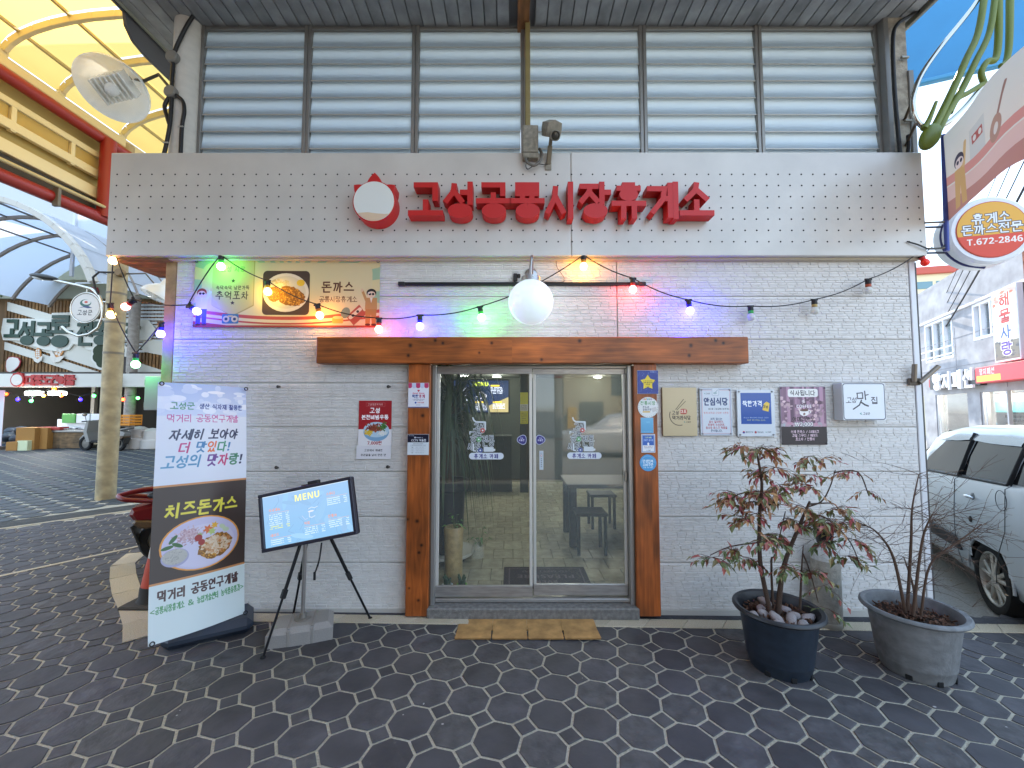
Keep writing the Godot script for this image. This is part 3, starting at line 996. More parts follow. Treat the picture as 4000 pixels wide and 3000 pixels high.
func build_shop_shell() -> void:
	shop = thing("restaurant_building", "white single-storey restaurant clad in pressed brick-pattern metal siding", "building")
	var white := textured("dedbd6", 0.5, faint, Vector3(1.2, 1.2, 1.2), 0.0, streak, 0.12)
	white.uv1_scale = Vector3(1.6, 1.6, 1.6)
	var levels := [0.035, 0.434, 0.818, 1.202, 1.586, 1.97, 2.354, 2.738, 3.085]
	var no := 1
	for i in 8:
		var y0: float = levels[i] + 0.004
		var y1: float = levels[i + 1] - 0.003
		if i < 5:
			put("siding_panel", siding(-2.975, -0.86, y0, y1, no), white, shop)
			put("siding_panel", siding(1.2, 3.52, y0, y1, no + 50), white, shop)
		elif i == 5:
			put("siding_panel", siding(-2.975, -0.86, y0, y1, no), white, shop)
			put("siding_panel", siding(1.2, 3.52, y0, y1, no + 50), white, shop)
		else:
			put("siding_panel", siding(-2.975, 0.925, y0, y1, no), white, shop)
			put("siding_panel", siding(0.932, 3.52, y0, y1, no + 50), white, shop)
		no += 1
	# walls behind the cladding, with thickness
	var core := boxes([[Vector3(-1.93, 1.55, -0.1), Vector3(2.1, 3.1, 0.17)], [Vector3(2.36, 1.55, -0.1), Vector3(2.3, 3.1, 0.17)], [Vector3(0.17, 2.65, -0.1), Vector3(2.2, 0.9, 0.17)], [Vector3(0.25, 3.16, -3.2), Vector3(6.7, 0.12, 6.2)], [Vector3(-2.93, 1.5, -3.2), Vector3(0.1, 3.2, 6.02)], [Vector3(0.3, 1.5, -6.25), Vector3(6.6, 3.2, 0.1)], [Vector3(3.47, 1.5, -3.2), Vector3(0.1, 3.2, 6.02)]])
	put("inner_walls", core, mat("c9c7bd", 0.85), shop)
	var trim := mat("c8c8c8", 0.45)
	put("corner_trim", boxes([[Vector3(3.55, 1.53, -0.02), Vector3(0.05, 3.08, 0.06)], [Vector3(3.578, 1.53, -0.06), Vector3(0.012, 3.08, 0.05)]], 0.004), mat("d8d9da", 0.4), shop)
	put("corner_trim", boxes([[Vector3(-3.03, 1.55, -0.03), Vector3(0.1, 3.07, 0.06)]], 0.006), textured("b59a72", 0.6, blotch, Vector3(1, 1, 1)), shop)
	var side := Geo.new()
	side.box(Vector3(-3.3, 2.75, -0.58), Vector3(0.16, 0.62, 0.1), 0.005)
	put("side_bracket_board", side, textured("7c5836", 0.7, wood_y, Vector3(1.3, 1.3, 1.3)), shop)
	each("base_trim", [[Vector3(-1.93, 0.03, -0.004), Vector3(2.1, 0.05, 0.024)], [Vector3(2.36, 0.012, -0.004), Vector3(2.3, 0.06, 0.024)]], mat("b9b6ae", 0.7), shop, 0.003)
	var flank := Geo.new()
	flank.bar(Vector3(3.62, 3.2, -0.45), Vector3(6.4, 3.2, -5.8), 0.16, 6.4)
	put("flank_wall", flank, mat("c9c7bd", 0.85), shop)
	# service pipes up the right corner
	var pipes := Geo.new()
	pipes.rod(Vector3(3.6, 0.0, -0.02), Vector3(3.6, 3.05, -0.02), 0.011)
	put("drain_pipe", pipes, mat("4c4a48", 0.5), shop)
	# box eave that wraps the left corner
	var eave := Geo.new()
	for i in 5: eave.box(Vector3(-3.26, 3.052, 0.02 - 0.105 * i), Vector3(0.5, 0.012, 0.1), 0.002)
	put("corner_soffit_boards", eave, textured("8a6a45", 0.6, wood_x, Vector3(0.9, 3.0, 3.0)), shop)
	# fascia
	var cream := textured("cfccc4", 0.28, faint, Vector3(0.35, 0.35, 0.35))
	cream.metallic_specular = 0.6
	put("fascia_panel", boxes([[Vector3(-1.505, 3.53, 0.03), Vector3(4.04, 0.925, 0.14)]], 0.006), cream, shop)
	put("fascia_panel", boxes([[Vector3(2.06, 3.533, 0.03), Vector3(3.084, 0.93, 0.14)]], 0.006), cream, shop)
	put("fascia_drip_edge", boxes([[Vector3(0.04, 3.06, 0.012), Vector3(7.1, 0.02, 0.09)]], 0.004), mat("b9ad93", 0.4), shop)
	put("fascia_return", boxes([[Vector3(-3.51, 3.53, -0.33), Vector3(0.03, 0.92, 0.57)], [Vector3(3.59, 3.53, -0.33), Vector3(0.03, 0.92, 0.57)], [Vector3(0.04, 4.0, -0.25), Vector3(7.0, 0.02, 0.4)]]), cream, shop)
	var hole := CylinderMesh.new()
	hole.top_radius = 0.0072
	hole.bottom_radius = 0.0072
	hole.height = 0.001
	hole.radial_segments = 10
	hole.rings = 0
	var spots := []
	for i in 7:
		for j in 70:
			var x := -3.46 + 0.1016 * j
			if absf(x - 0.516) < 0.016: x += 0.02
			spots.append(Vector3(x, 3.795 - 0.1005 * i, 0.1008))
	var mm := MultiMesh.new()
	mm.transform_format = MultiMesh.TRANSFORM_3D
	mm.mesh = hole
	mm.instance_count = spots.size()
	for i in spots.size(): mm.set_instance_transform(i, Transform3D(Basis(Vector3.RIGHT, PI / 2), spots[i]))
	var ho := MultiMeshInstance3D.new()
	ho.name = "fixing_holes"
	ho.multimesh = mm
	ho.material_override = mat("141414", 0.9)
	shop.add_child(ho, true)
	ho.set_meta("kind", "stuff")
	# timber portal
	var wx := textured("bd6c30", 0.42, wood_x, Vector3(0.42, 1.6, 1.6), 0.0, wood_x, 0.15)
	var wy := textured("b8662d", 0.42, wood_y, Vector3(1.7, 0.45, 1.7), 0.0, wood_y, 0.15)
	put("timber_lintel", boxes([[Vector3(0.174, 2.242, 0.065), Vector3(3.668, 0.226, 0.13)]], 0.006), wx, shop)
	put("timber_post", boxes([[Vector3(-0.79, 1.078, 0.045), Vector3(0.19, 2.098, 0.1)]], 0.006), wy, shop)
	put("timber_post", boxes([[Vector3(1.137, 1.078, 0.045), Vector3(0.195, 2.098, 0.1)]], 0.006), wy, shop)

func build_louvres_and_eave() -> void:
	var xs := [-2.93, -1.922, -0.907, 0.118, 1.229, 2.319, 3.448]
	var alu := mat("8f8d88", 0.45, 0.6)
	var glass := sheer("ccd4d9", 1.35, 0.35)
	glass.metallic_specular = 0.5
	for b in 6:
		var bay := branch("louvre_window", shop)
		var x0: float = xs[b]
		var x1: float = xs[b + 1]
		var fr := Geo.new()
		for x in [x0 + 0.018, x1 - 0.018]: fr.box(Vector3(x, 4.68, -0.12), Vector3(0.032, 1.36, 0.06), 0.004)
		fr.box(Vector3((x0 + x1) / 2, 5.335, -0.12), Vector3(x1 - x0 - 0.07, 0.03, 0.05), 0.003)
		fr.box(Vector3((x0 + x1) / 2, 4.02, -0.12), Vector3(x1 - x0 - 0.07, 0.03, 0.05), 0.003)
		put("frame", fr, alu, bay)
		for i in 8:
			var g := Geo.new()
			var y := 5.245 - 0.165 * i
			g.box(Vector3((x0 + x1) / 2, y, -0.12), Vector3(x1 - x0 - 0.075, 0.2, 0.006), 0.001, Basis(Vector3.RIGHT, -0.125 + rng.randf_range(-0.01, 0.01)))
			put("slat", g, glass, bay)
			var e := Geo.new()
			e.box(Vector3((x0 + x1) / 2, y - 0.1, -0.1), Vector3(x1 - x0 - 0.075, 0.012, 0.009), 0.002)
			put("slat_holder", boxes([[Vector3((x0 + x1) / 2, y + 0.078, -0.172), Vector3(x1 - x0 - 0.075, 0.085, 0.012)]]), alu, bay)
			put("slat_edge", e, mat("b9b7b0", 0.4, 0.3), bay)
	# round white post at the left of the louvres, square concrete post at the right
	var col := Geo.new()
	col.rod(Vector3(-3.045, 4.0, -0.1), Vector3(-3.045, 5.36, -0.1), 0.115, 28)
	put("round_post", col, textured("d9d4c8", 0.6, faint, Vector3(2, 2, 2)), shop)
	put("concrete_post", boxes([[Vector3(3.56, 4.68, -0.1), Vector3(0.17, 1.38, 0.16)]], 0.006), textured("b5ac9c", 0.85, blotch, Vector3(1.6, 1.6, 1.6), 0.0, rough_bump, 0.3), shop)
	put("metal_channel", boxes([[Vector3(3.462, 4.68, -0.07), Vector3(0.05, 1.38, 0.1)], [Vector3(3.656, 4.42, -0.03), Vector3(0.05, 0.85, 0.05)]], 0.005), mat("7f7d79", 0.5, 0.4), shop)
	# plank soffit above
	var tint := [textured("a4a7a9", 0.55, blotch, Vector3(0.5, 0.5, 0.5)), textured("9da0a2", 0.55, blotch, Vector3(0.7, 0.7, 0.7)), textured("abaeb0", 0.55, blotch, Vector3(0.6, 0.6, 0.6))]
	var k := 0
	var x := -3.46
	while x < 3.72:
		if absf(x - 0.09) > 0.1:
			var g := Geo.new()
			g.box(Vector3(x, 5.372, 0.42), Vector3(0.108, 0.02, 1.66), 0.004)
			put("soffit_plank", g, tint[(k * 7) % 3], shop)
		x += 0.1165
		k += 1
	put("timber_joist", boxes([[Vector3(0.105, 5.35, 0.42), Vector3(0.11, 0.07, 1.66)]], 0.005), textured("9a6a3c", 0.6, wood_y, Vector3(1.7, 0.45, 0.5)), shop)
	put("roof_deck", boxes([[Vector3(0.12, 5.45, -0.2), Vector3(7.3, 0.1, 2.9)], [Vector3(0.12, 5.56, -1.2), Vector3(7.1, 0.06, 0.9)]]), mat("74767a", 0.8), shop)
	# the rounded end board of the eave on the left, the blue edge board on the right
	var endb := Geo.new()
	endb.xf = Transform3D(Basis(Vector3.UP, -PI / 2), Vector3(-3.53, 0, 0))
	endb.prism(PackedVector2Array([Vector2(-0.75, 5.14), Vector2(-0.2, 5.14), Vector2(-0.06, 5.17), Vector2(0.02, 5.25), Vector2(0.04, 5.36), Vector2(1.2, 5.36), Vector2(1.2, 5.52), Vector2(-0.75, 5.52)]), 0.0, 0.03, 0.003)
	put("eave_end_board", endb, mat("55565a", 0.5), shop)
	put("eave_edge_trim", boxes([[Vector3(-3.49, 5.352, 0.42), Vector3(0.03, 0.02, 1.66)], [Vector3(3.735, 5.36, 0.42), Vector3(0.03, 0.06, 1.66)]], 0.003), mat("7f8176", 0.5), shop)

func build_entrance() -> void:
	var steel := textured("b9b4ae", 0.34, streak, Vector3(1.2, 1.2, 1.2), 0.55)
	var alu := mat("d8d4cc", 0.35, 0.35)
	var jamb := Geo.new()
	jamb.box(Vector3(-0.672, 1.09, -0.005), Vector3(0.032, 2.06, 0.09), 0.004)
	jamb.box(Vector3(1.02, 1.09, -0.005), Vector3(0.034, 2.06, 0.09), 0.004)
	jamb.box(Vector3(0.174, 2.108, -0.03), Vector3(1.66, 0.02, 0.07), 0.004)
	put("door_frame", jamb, mat("a9a7a3", 0.35, 0.6), shop)
	var stain := mat("5f4a38", 0.5)
	each("reveal_strip", [[Vector3(1.038, 1.09, 0.03), Vector3(0.008, 2.05, 0.06)], [Vector3(-0.689, 1.09, 0.03), Vector3(0.006, 2.05, 0.06)]], stain, shop, 0.0)
	var clear := pane("dfe8df", 0.06)
	for s in [[-0.655, 0.176, -0.012], [0.184, 1.0, -0.045]]:
		var leaf := branch("sliding_door", shop)
		var a: float = s[0]
		var b: float = s[1]
		var z: float = s[2]
		var m := (a + b) / 2
		put("top_rail", boxes([[Vector3(m, 2.075, z), Vector3(b - a, 0.052, 0.028)]], 0.003), steel, leaf)
		put("bottom_rail", boxes([[Vector3(m, 0.192, z), Vector3(b - a, 0.094, 0.028)]], 0.003), steel, leaf)
		var st := Geo.new()
		st.box(Vector3(a + 0.013, 1.145, z), Vector3(0.026, 1.81, 0.028), 0.003)
		st.box(Vector3(b - 0.013, 1.145, z), Vector3(0.026, 1.81, 0.028), 0.003)
		put("stile", st, alu if z > -0.03 else mat("cfccc4", 0.35, 0.35), leaf)
		var gl := Geo.new()
		for dz in ([0.0] if z > -0.03 else [-0.003, 0.003]): gl.quad(Vector3(a + 0.02, 0.236, z + dz), Vector3(b - 0.02, 0.236, z + dz), Vector3(b - 0.02, 2.052, z + dz), Vector3(a + 0.02, 2.052, z + dz))
		put("glass_pane", gl, clear, leaf)
	put("pull_handle", boxes([[Vector3(0.985, 1.16, -0.012), Vector3(0.02, 0.09, 0.02)]], 0.004), mat("8a8782", 0.3, 0.8), shop)
	var sill := Geo.new()
	sill.box(Vector3(0.175, 0.05, 0.02), Vector3(1.76, 0.098, 0.17), 0.01)
	put("threshold_stone", sill, textured("8b8883", 0.8, blotch, Vector3(3.5, 3.5, 3.5), 0.0, rough_bump, 0.6), shop)
	put("floor_guide", boxes([[Vector3(0.175, 0.118, -0.03), Vector3(1.66, 0.03, 0.07)]], 0.004), steel, shop)

# ---------------------------------------------------------------- inside
func build_interior() -> void:
	var floor_y := 0.10
	var fl := branch("interior_floor", self)
	struct(fl)
	put("mortar_bed", boxes([[Vector3(0.25, floor_y - 0.06, -3.2), Vector3(6.3, 0.1, 6.0)]]), mat("6d6a58", 0.9), fl)
	var tones := [textured("b3ad90", 0.42, blotch, Vector3(1.1, 1.1, 1.1)), textured("aaa488", 0.42, blotch, Vector3(1.3, 1.3, 1.3)), textured("bbb598", 0.42, blotch, Vector3(0.9, 0.9, 0.9))]
	var tile := Geo.new()
	tile.box(Vector3.ZERO, Vector3(0.214, 0.02, 0.294), 0.003)
	var tm := tile.mesh()
	var rest := []
	var n := 0
	for j in 19:
		for i in 28:
			var x := -2.85 + 0.22 * i + (0.11 if j % 2 else 0.0)
			var z := -0.3 - 0.3 * j
			if x > 3.3: continue
			var at := Vector3(x, floor_y - 0.009 + rng.randf() * 0.001, z)
			if absf(x - 0.2) < 0.45 + 0.28 * (3.66 - z) - 0.6 and n < 280:
				n += 1
				var o := put("floor_tile", tm, tones[rng.randi() % 3], fl)
				o.position = at
			else: rest.append(at)
	var mm := MultiMesh.new()
	mm.transform_format = MultiMesh.TRANSFORM_3D
	mm.mesh = tm
	mm.instance_count = rest.size()
	for i in rest.size(): mm.set_instance_transform(i, Transform3D(Basis.IDENTITY, rest[i]))
	var o := MultiMeshInstance3D.new()
	o.name = "outer_floor_tiles"
	o.multimesh = mm
	o.material_override = tones[0]
	o.set_meta("kind", "stuff")
	fl.add_child(o, true)
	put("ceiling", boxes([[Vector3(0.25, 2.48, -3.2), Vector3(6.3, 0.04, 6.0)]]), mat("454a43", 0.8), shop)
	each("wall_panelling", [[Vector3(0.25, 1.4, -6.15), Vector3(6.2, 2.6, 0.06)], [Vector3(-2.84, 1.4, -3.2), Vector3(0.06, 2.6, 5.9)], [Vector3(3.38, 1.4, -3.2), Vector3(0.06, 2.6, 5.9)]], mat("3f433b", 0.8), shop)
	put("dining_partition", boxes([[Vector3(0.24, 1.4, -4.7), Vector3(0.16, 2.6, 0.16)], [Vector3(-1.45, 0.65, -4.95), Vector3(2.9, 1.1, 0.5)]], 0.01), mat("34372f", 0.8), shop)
	# ceiling lights, lit
	var spot := [Vector3(-1.0, 2.43, -5.2), Vector3(-0.33, 2.43, -5.4), Vector3(0.3, 2.43, -2.4), Vector3(1.1, 2.43, -4.6), Vector3(1.2, 2.43, -1.9), Vector3(1.9, 2.43, -5.6)]
	var words := ["at the far left above the menu screen", "at the back beside the menu screen", "in the middle of the room", "behind the dining table", "above the dining table", "at the far right corner"]
	for i in spot.size():
		var t := thing("ceiling_light", "round white ceiling light inside the restaurant, " + words[i], "light", spot[i], 0.0, "round lights on the restaurant ceiling")
		var r := Geo.new()
		r.lathe([Vector2(0.10, 0.022), Vector2(0.10, 0.0), Vector2(0.09, -0.004)], 24)
		put("rim", r, mat("d8d8d4", 0.5), t)
		var d := Geo.new()
		d.lathe([Vector2(0.0, -0.003), Vector2(0.09, -0.002)], 24)
		put("light_disc", d, glow("f4fbff", 5.0), t)
		var l := OmniLight3D.new()
		l.name = "lamp"
		l.position = Vector3(0, -0.05, 0)
		l.light_energy = 0.2
		l.light_size = 0.08
		l.omni_range = 9.0
		l.omni_attenuation = 2.0
		l.light_color = Color(0.95, 0.97, 0.9)
		l.shadow_enabled = true
		t.add_child(l)
	# lit menu screen on the back wall
	var cv := canvas(512, 288, Color("1d2b44"))
	cv.rect(330, 30, 182, 258, Color("23304a"))
	cv.poly(PackedVector2Array([Vector2(330, 230), Vector2(512, 150), Vector2(512, 288), Vector2(330, 288)]), Color("9a8f62"))
	cv.text("MENU", 256, 8, 46, Color("d8f04a"), 0.12, 1)
	for q in [[30, 50, 9], [30, 180, 4], [350, 40, 5], [210, 190, 5], [370, 190, 4]]:
		cv.rect(q[0], q[1], 80, 14, Color("e6c83c"))
		for i in q[2]: cv.scribble(q[0], q[1] + 20 + i * 13, 110, 8, Color("dfe8f4"), rng)
	for s in [[Vector2(230, 120), Vector2(262, 100), Vector2(290, 118), Vector2(280, 150), Vector2(250, 170)], [Vector2(215, 150), Vector2(240, 140), Vector2(250, 158)], [Vector2(290, 120), Vector2(312, 135), Vector2(300, 165)]]: cv.line(PackedVector2Array(s), 5, Color("e8e8f0"))
	var tv := thing("menu_screen", "lit television menu on the back wall inside the restaurant", "screen", Vector3(-0.62, 1.98, -4.55))
	put("bezel", boxes([[Vector3(0, 0, -0.02), Vector3(1.16, 0.68, 0.05)]], 0.008), mat("101012", 0.4), tv)
	var face := Geo.new()
	face.quad(Vector3(-0.55, -0.31, 0.007), Vector3(0.55, -0.31, 0.007), Vector3(0.55, 0.31, 0.007), Vector3(-0.55, 0.31, 0.007))
	var em := StandardMaterial3D.new()
	em.albedo_color = Color.BLACK
	em.emission_enabled = true
	em.emission_texture = cv.texture()
	em.emission_energy_multiplier = 0.75
	em.roughness = 0.2
	put("display", face, em, tv)
	# notices on the post
	var nc := canvas(64, 160, Color("e8e6d8"))
	nc.rect(0, 0, 64, 60, Color("d8d23a"))
	nc.rect(0, 95, 64, 65, Color("d9d02c"))
	for i in 5: nc.scribble(6, 64 + i * 6, 50, 3, Color("555555"), rng)
	for i in 6: nc.scribble(6, 104 + i * 9, 50, 4, Color("8a8420"), rng)
	var np := Geo.new()
	np.box(Vector3.ZERO, Vector3(0.15, 0.62, 0.003))
	np.quad(Vector3(-0.075, -0.31, 0.002), Vector3(0.075, -0.31, 0.002), Vector3(0.075, 0.31, 0.002), Vector3(-0.075, 0.31, 0.002))
	var npo := put("wall_notice", np, printed(nc))
	npo.position = Vector3(0.24, 1.75, -4.617)
	tag(npo, "yellow and white paper notice on the post inside the restaurant", "notice")
	# the tall strap-leaved plant in its black pot on a white dolly
	var pl := thing("potted_palm", "tall plant with long drooping strap leaves in a black pot inside the glass door", "plant", Vector3(-0.72, floor_y, -1.05))
	var pot := Geo.new()
	pot.lathe([Vector2(0, 0.09), Vector2(0.17, 0.09), Vector2(0.2, 0.75), Vector2(0.235, 0.76), Vector2(0.24, 0.86), Vector2(0.215, 0.86), Vector2(0.2, 0.78), Vector2(0, 0.77)], 32)
	put("pot", pot, textured("26272a", 0.6, fine, Vector3(4, 4, 4)), pl)
	var dolly := Geo.new()
	dolly.lathe([Vector2(0, 0.05), Vector2(0.27, 0.05), Vector2(0.3, 0.07), Vector2(0.3, 0.1), Vector2(0.27, 0.085), Vector2(0, 0.085)], 32)
	put("dolly", dolly, mat("cfcdbf", 0.4), pl)
	for i in 4:
		var c := Geo.new()
		c.ball(Vector3(0.22 * cos(i * PI / 2 + 0.6), 0.025, 0.22 * sin(i * PI / 2 + 0.6)), Vector3(0.025, 0.025, 0.025), 10, 6)
		put("castor", c, mat("202020", 0.5), pl)
	var trunk := Geo.new()
	for k in 3: trunk.tube(PackedVector3Array([Vector3(0.02 * k - 0.02, 0.77, 0.02 * k), Vector3(0.04 * k - 0.04, 1.1, 0.03 * k - 0.02), Vector3(0.08 * k - 0.08, 1.35 + 0.2 * k, 0.06 * k - 0.04)]), 0.03, 8, 0.018)
	put("trunk", trunk, textured("5b4a36", 0.9, fine, Vector3(5, 5, 5)), pl)
	var lv := Geo.new()
	lv.tinted = true
	var r2 := RandomNumberGenerator.new()
	r2.seed = 5
	for i in 300:
		var k := i % 3
		var o2 := Vector3(0.08 * k - 0.08, 1.25 + 0.2 * k + r2.randf() * 0.12, 0.06 * k - 0.04)
		var az := r2.randf() * TAU
		var len := r2.randf_range(0.55, 1.05)
		var lift := r2.randf_range(0.25, 1.25)
		var d := Vector3(cos(az), 0, sin(az))
		var sidev := Vector3(-d.z, 0, d.x)
		var rowsl := []
		for q in 7:
			var f := q / 6.0
			var p := o2 + d * len * (f - 0.2 * f * f) * 0.72 + Vector3.UP * len * (lift * f - 1.2 * f * f * f * (1.35 - lift * 0.35))
			var wd := 0.013 * sin(PI * (0.12 + 0.86 * f))
			rowsl.append([p - sidev * wd, p + Vector3.UP * wd * 0.2, p + sidev * wd])
		lv.col = Color(0.03, 0.06, 0.03).lerp(Color(0.08, 0.12, 0.05), r2.randf())
		lv.sheet(rowsl)
	var leafm := StandardMaterial3D.new()
	leafm.vertex_color_use_as_albedo = true
	leafm.roughness = 0.45
	leafm.backlight_enabled = true
	leafm.backlight = Color(0.4, 0.4, 0.4)
	put("leaves", lv, leafm, pl).set_meta("kind", "stuff")
	# stoneware vase with a sprig, a glass jar plant and two cactus pots
	var vz := thing("floor_vase", "tall beige stoneware vase holding a leafy sprig behind the glass door", "vase", Vector3(-0.545, floor_y, -0.33))
	var vb := Geo.new()
	vb.lathe([Vector2(0, 0), Vector2(0.075, 0), Vector2(0.088, 0.02), Vector2(0.083, 0.3), Vector2(0.092, 0.52), Vector2(0.085, 0.545), Vector2(0.07, 0.545), Vector2(0.07, 0.5), Vector2(0, 0.5)], 24)
	put("body", vb, textured("b79f6c", 0.35, blotch, Vector3(2.2, 2.2, 2.2)), vz)
	leafy(vz, Vector3(0.01, 0.5, 0.0), 14, 0.16, 0.045, Color(0.12, 0.26, 0.06), 3)
	var jar := thing("jar_plant", "trailing green plant in a clear glass jar beside the black pot", "plant", Vector3(-0.36, floor_y + 0.09, -0.82))
	var jb := Geo.new()
	jb.lathe([Vector2(0, 0), Vector2(0.06, 0.0), Vector2(0.07, 0.06), Vector2(0.055, 0.13), Vector2(0.035, 0.16), Vector2(0.038, 0.17)], 20)
	put("glass_jar", jb, pane("d8e4e0", 0.12), jar)
	leafy(jar, Vector3(0.03, 0.12, 0.03), 16, 0.2, 0.05, Color(0.05, 0.15, 0.04), 9)
	for s in [["white", "e4e6e2", Vector3(-0.575, floor_y, -0.16), 0.05, "white", 4], ["green", "6fbf2a", Vector3(-0.447, floor_y, -0.17), 0.047, "lime green", 8]]:
		var c := thing("cactus_pot", "small cactus in a %s pot at the foot of the left door leaf" % s[4], "cactus", s[2])
		var pg := Geo.new()
		pg.lathe([Vector2(0, 0), Vector2(s[3] * 0.75, 0), Vector2(s[3], 0.085), Vector2(s[3] * 0.9, 0.085), Vector2(s[3] * 0.85, 0.07), Vector2(0, 0.07)], 20)
		put("pot", pg, mat(s[1], 0.4), c)
		var r3 := RandomNumberGenerator.new()
		r3.seed = s[5]
		for i in 5:
			var cg := Geo.new()
			var a := r3.randf() * TAU
			var tip := Vector3(cos(a) * 0.035, 0.1 + r3.randf() * 0.06, sin(a) * 0.03)
			cg.tube(PackedVector3Array([Vector3(cos(a), 0, sin(a)) * 0.015 + Vector3(0, 0.065, 0), tip * 0.6 + Vector3(0, 0.05, 0), tip + Vector3(0, 0.02, 0)]), 0.017, 8, 0.008)
			put("stem", cg, mat("31452c", 0.8), c)
	# doormat inside
	var mc := canvas(256, 160, Color("2a1c22"))
	mc.frame(14, 12, 228, 136, 4, Color("57484c"))
	mc.text("EVER", 128, 24, 26, Color("5c4c50"), 0.12, 1)
	mc.text("PLEASURE", 128, 62, 34, Color("604f53"), 0.12, 1)
	mc.text("TO MEET YOU", 128, 110, 20, Color("5c4c50"), 0.12, 1)
	mc.im.rotate_180()
	var mg := Geo.new()
	mg.box(Vector3(0, 0.006, 0), Vector3(0.82, 0.012, 0.5), 0.003)
	var mt := Geo.new()
	mt.quad(Vector3(-0.4, 0.0135, 0.24), Vector3(0.4, 0.0135, 0.24), Vector3(0.4, 0.0135, -0.24), Vector3(-0.4, 0.0135, -0.24))
	var mo := thing("entrance_mat", "dark brown rubber entrance mat on the tiled floor inside the doors", "mat", Vector3(0.33, floor_y + 0.002, -0.52))
	put("pad", mg, mat("2a2027", 0.9), mo)
	put("printed_face", mt, printed(mc, 0.95), mo)
	# dark dining table with bench stools
	var dark := textured("1f1d1e", 0.5, wood_x, Vector3(1, 1, 1))
	var tb := thing("dining_table", "black dining table inside behind the right door leaf", "table", Vector3(1.35, floor_y, -1.75))
	put("top", boxes([[Vector3(0, 0.72, 0), Vector3(1.4, 0.045, 0.75)]], 0.006), dark, tb)
	for sx in [-0.62, 0.62]:
		for sz in [-0.3, 0.3]: put("leg", boxes([[Vector3(sx, 0.35, sz), Vector3(0.085, 0.7, 0.085)]], 0.005), dark, tb)
	var first: Node3D = null
	var place := ["nearest the door stile", "second from the door stile", "on the far side of the table"]
	for i in 3:
		var pos: Vector3 = [Vector3(0.9, floor_y, -1.28), Vector3(1.5, floor_y, -1.25), Vector3(1.25, floor_y, -2.3)][i]
		if first == null:
			first = thing("stool", "", "stool", pos, 0.0, "black stools at the dining table")
			put("seat", boxes([[Vector3(0, 0.45, 0), Vector3(0.36, 0.035, 0.34)]], 0.008), dark, first)
			for sx in [-0.15, 0.15]:
				for sz in [-0.14, 0.14]: put("leg", boxes([[Vector3(sx, 0.22, sz), Vector3(0.035, 0.44, 0.035)]], 0.004), dark, first)
			first.set_meta("label", "black square stool inside, " + place[0])
		else:
			var cpy := first.duplicate()
			cpy.name = "stool_%03d" % i
			cpy.position = pos
			cpy.set_meta("label", "black square stool inside, " + place[i])
			add_child(cpy, true)

func leafy(parent: Node, o: Vector3, count: int, reach: float, size: float, c: Color, sd: int) -> void:
	var r := RandomNumberGenerator.new()
	r.seed = sd
	var g := Geo.new()
	g.tinted = true
	var s := Geo.new()
	for i in count:
		var a := r.randf() * TAU
		var tip := o + Vector3(cos(a) * reach * r.randf_range(0.15, 0.6), r.randf_range(0.0, reach), sin(a) * reach * r.randf_range(0.15, 0.6))
		s.tube(PackedVector3Array([o, o.lerp(tip, 0.5) + Vector3(0, 0.02, 0), tip]), 0.0022, 5, 0.0012)
		g.col = c.lerp(c * 1.7, r.randf())
		leaf(g, tip, Vector3(cos(a), r.randf_range(-0.5, 0.3), sin(a)).normalized(), size * r.randf_range(0.7, 1.2), 0.5, r)
	var m := StandardMaterial3D.new()
	m.vertex_color_use_as_albedo = true
	m.roughness = 0.4
	m.backlight_enabled = true
	m.backlight = Color(0.5, 0.5, 0.5)
	put("leaves", g, m, parent)
	put("stem", s, mat("4b5a2c", 0.7), parent)

func leaf(g: Geo, o: Vector3, d: Vector3, len: float, wide: float, r: RandomNumberGenerator) -> void:
	# a pointed leaf folded along its midrib
	var up := Vector3(r.randf_range(-0.4, 0.4), 1, r.randf_range(-0.4, 0.4)).normalized()
	var s := d.cross(up).normalized()
	var n := s.cross(d).normalized()
	var w := len * wide * 0.5
	var a := o
	var b := o + d * len * 0.4 - n * len * 0.04
	var e := o + d * len - n * len * 0.16
	var l := o + d * len * 0.38 + s * w + n * w * 0.35
	var q := o + d * len * 0.38 - s * w + n * w * 0.35
	for f in [[a, l, b], [a, b, q], [b, l, e], [b, e, q]]:
		var fn: Vector3 = (f[1] - f[0]).cross(f[2] - f[0]).normalized()
		g.tri(f[0], f[1], f[2], fn, fn, fn)

# ---------------------------------------------------------------- left: the arcade and the market behind
func arc_pts(cx: float, cy: float, rx: float, ry: float, a0: float, a1: float, k: int) -> Array:
	var p := []
	for i in k + 1:
		var a := deg_to_rad(lerpf(a0, a1, float(i) / k))
		p.append(Vector2(cx + rx * cos(a), cy + ry * sin(a)))
	return p

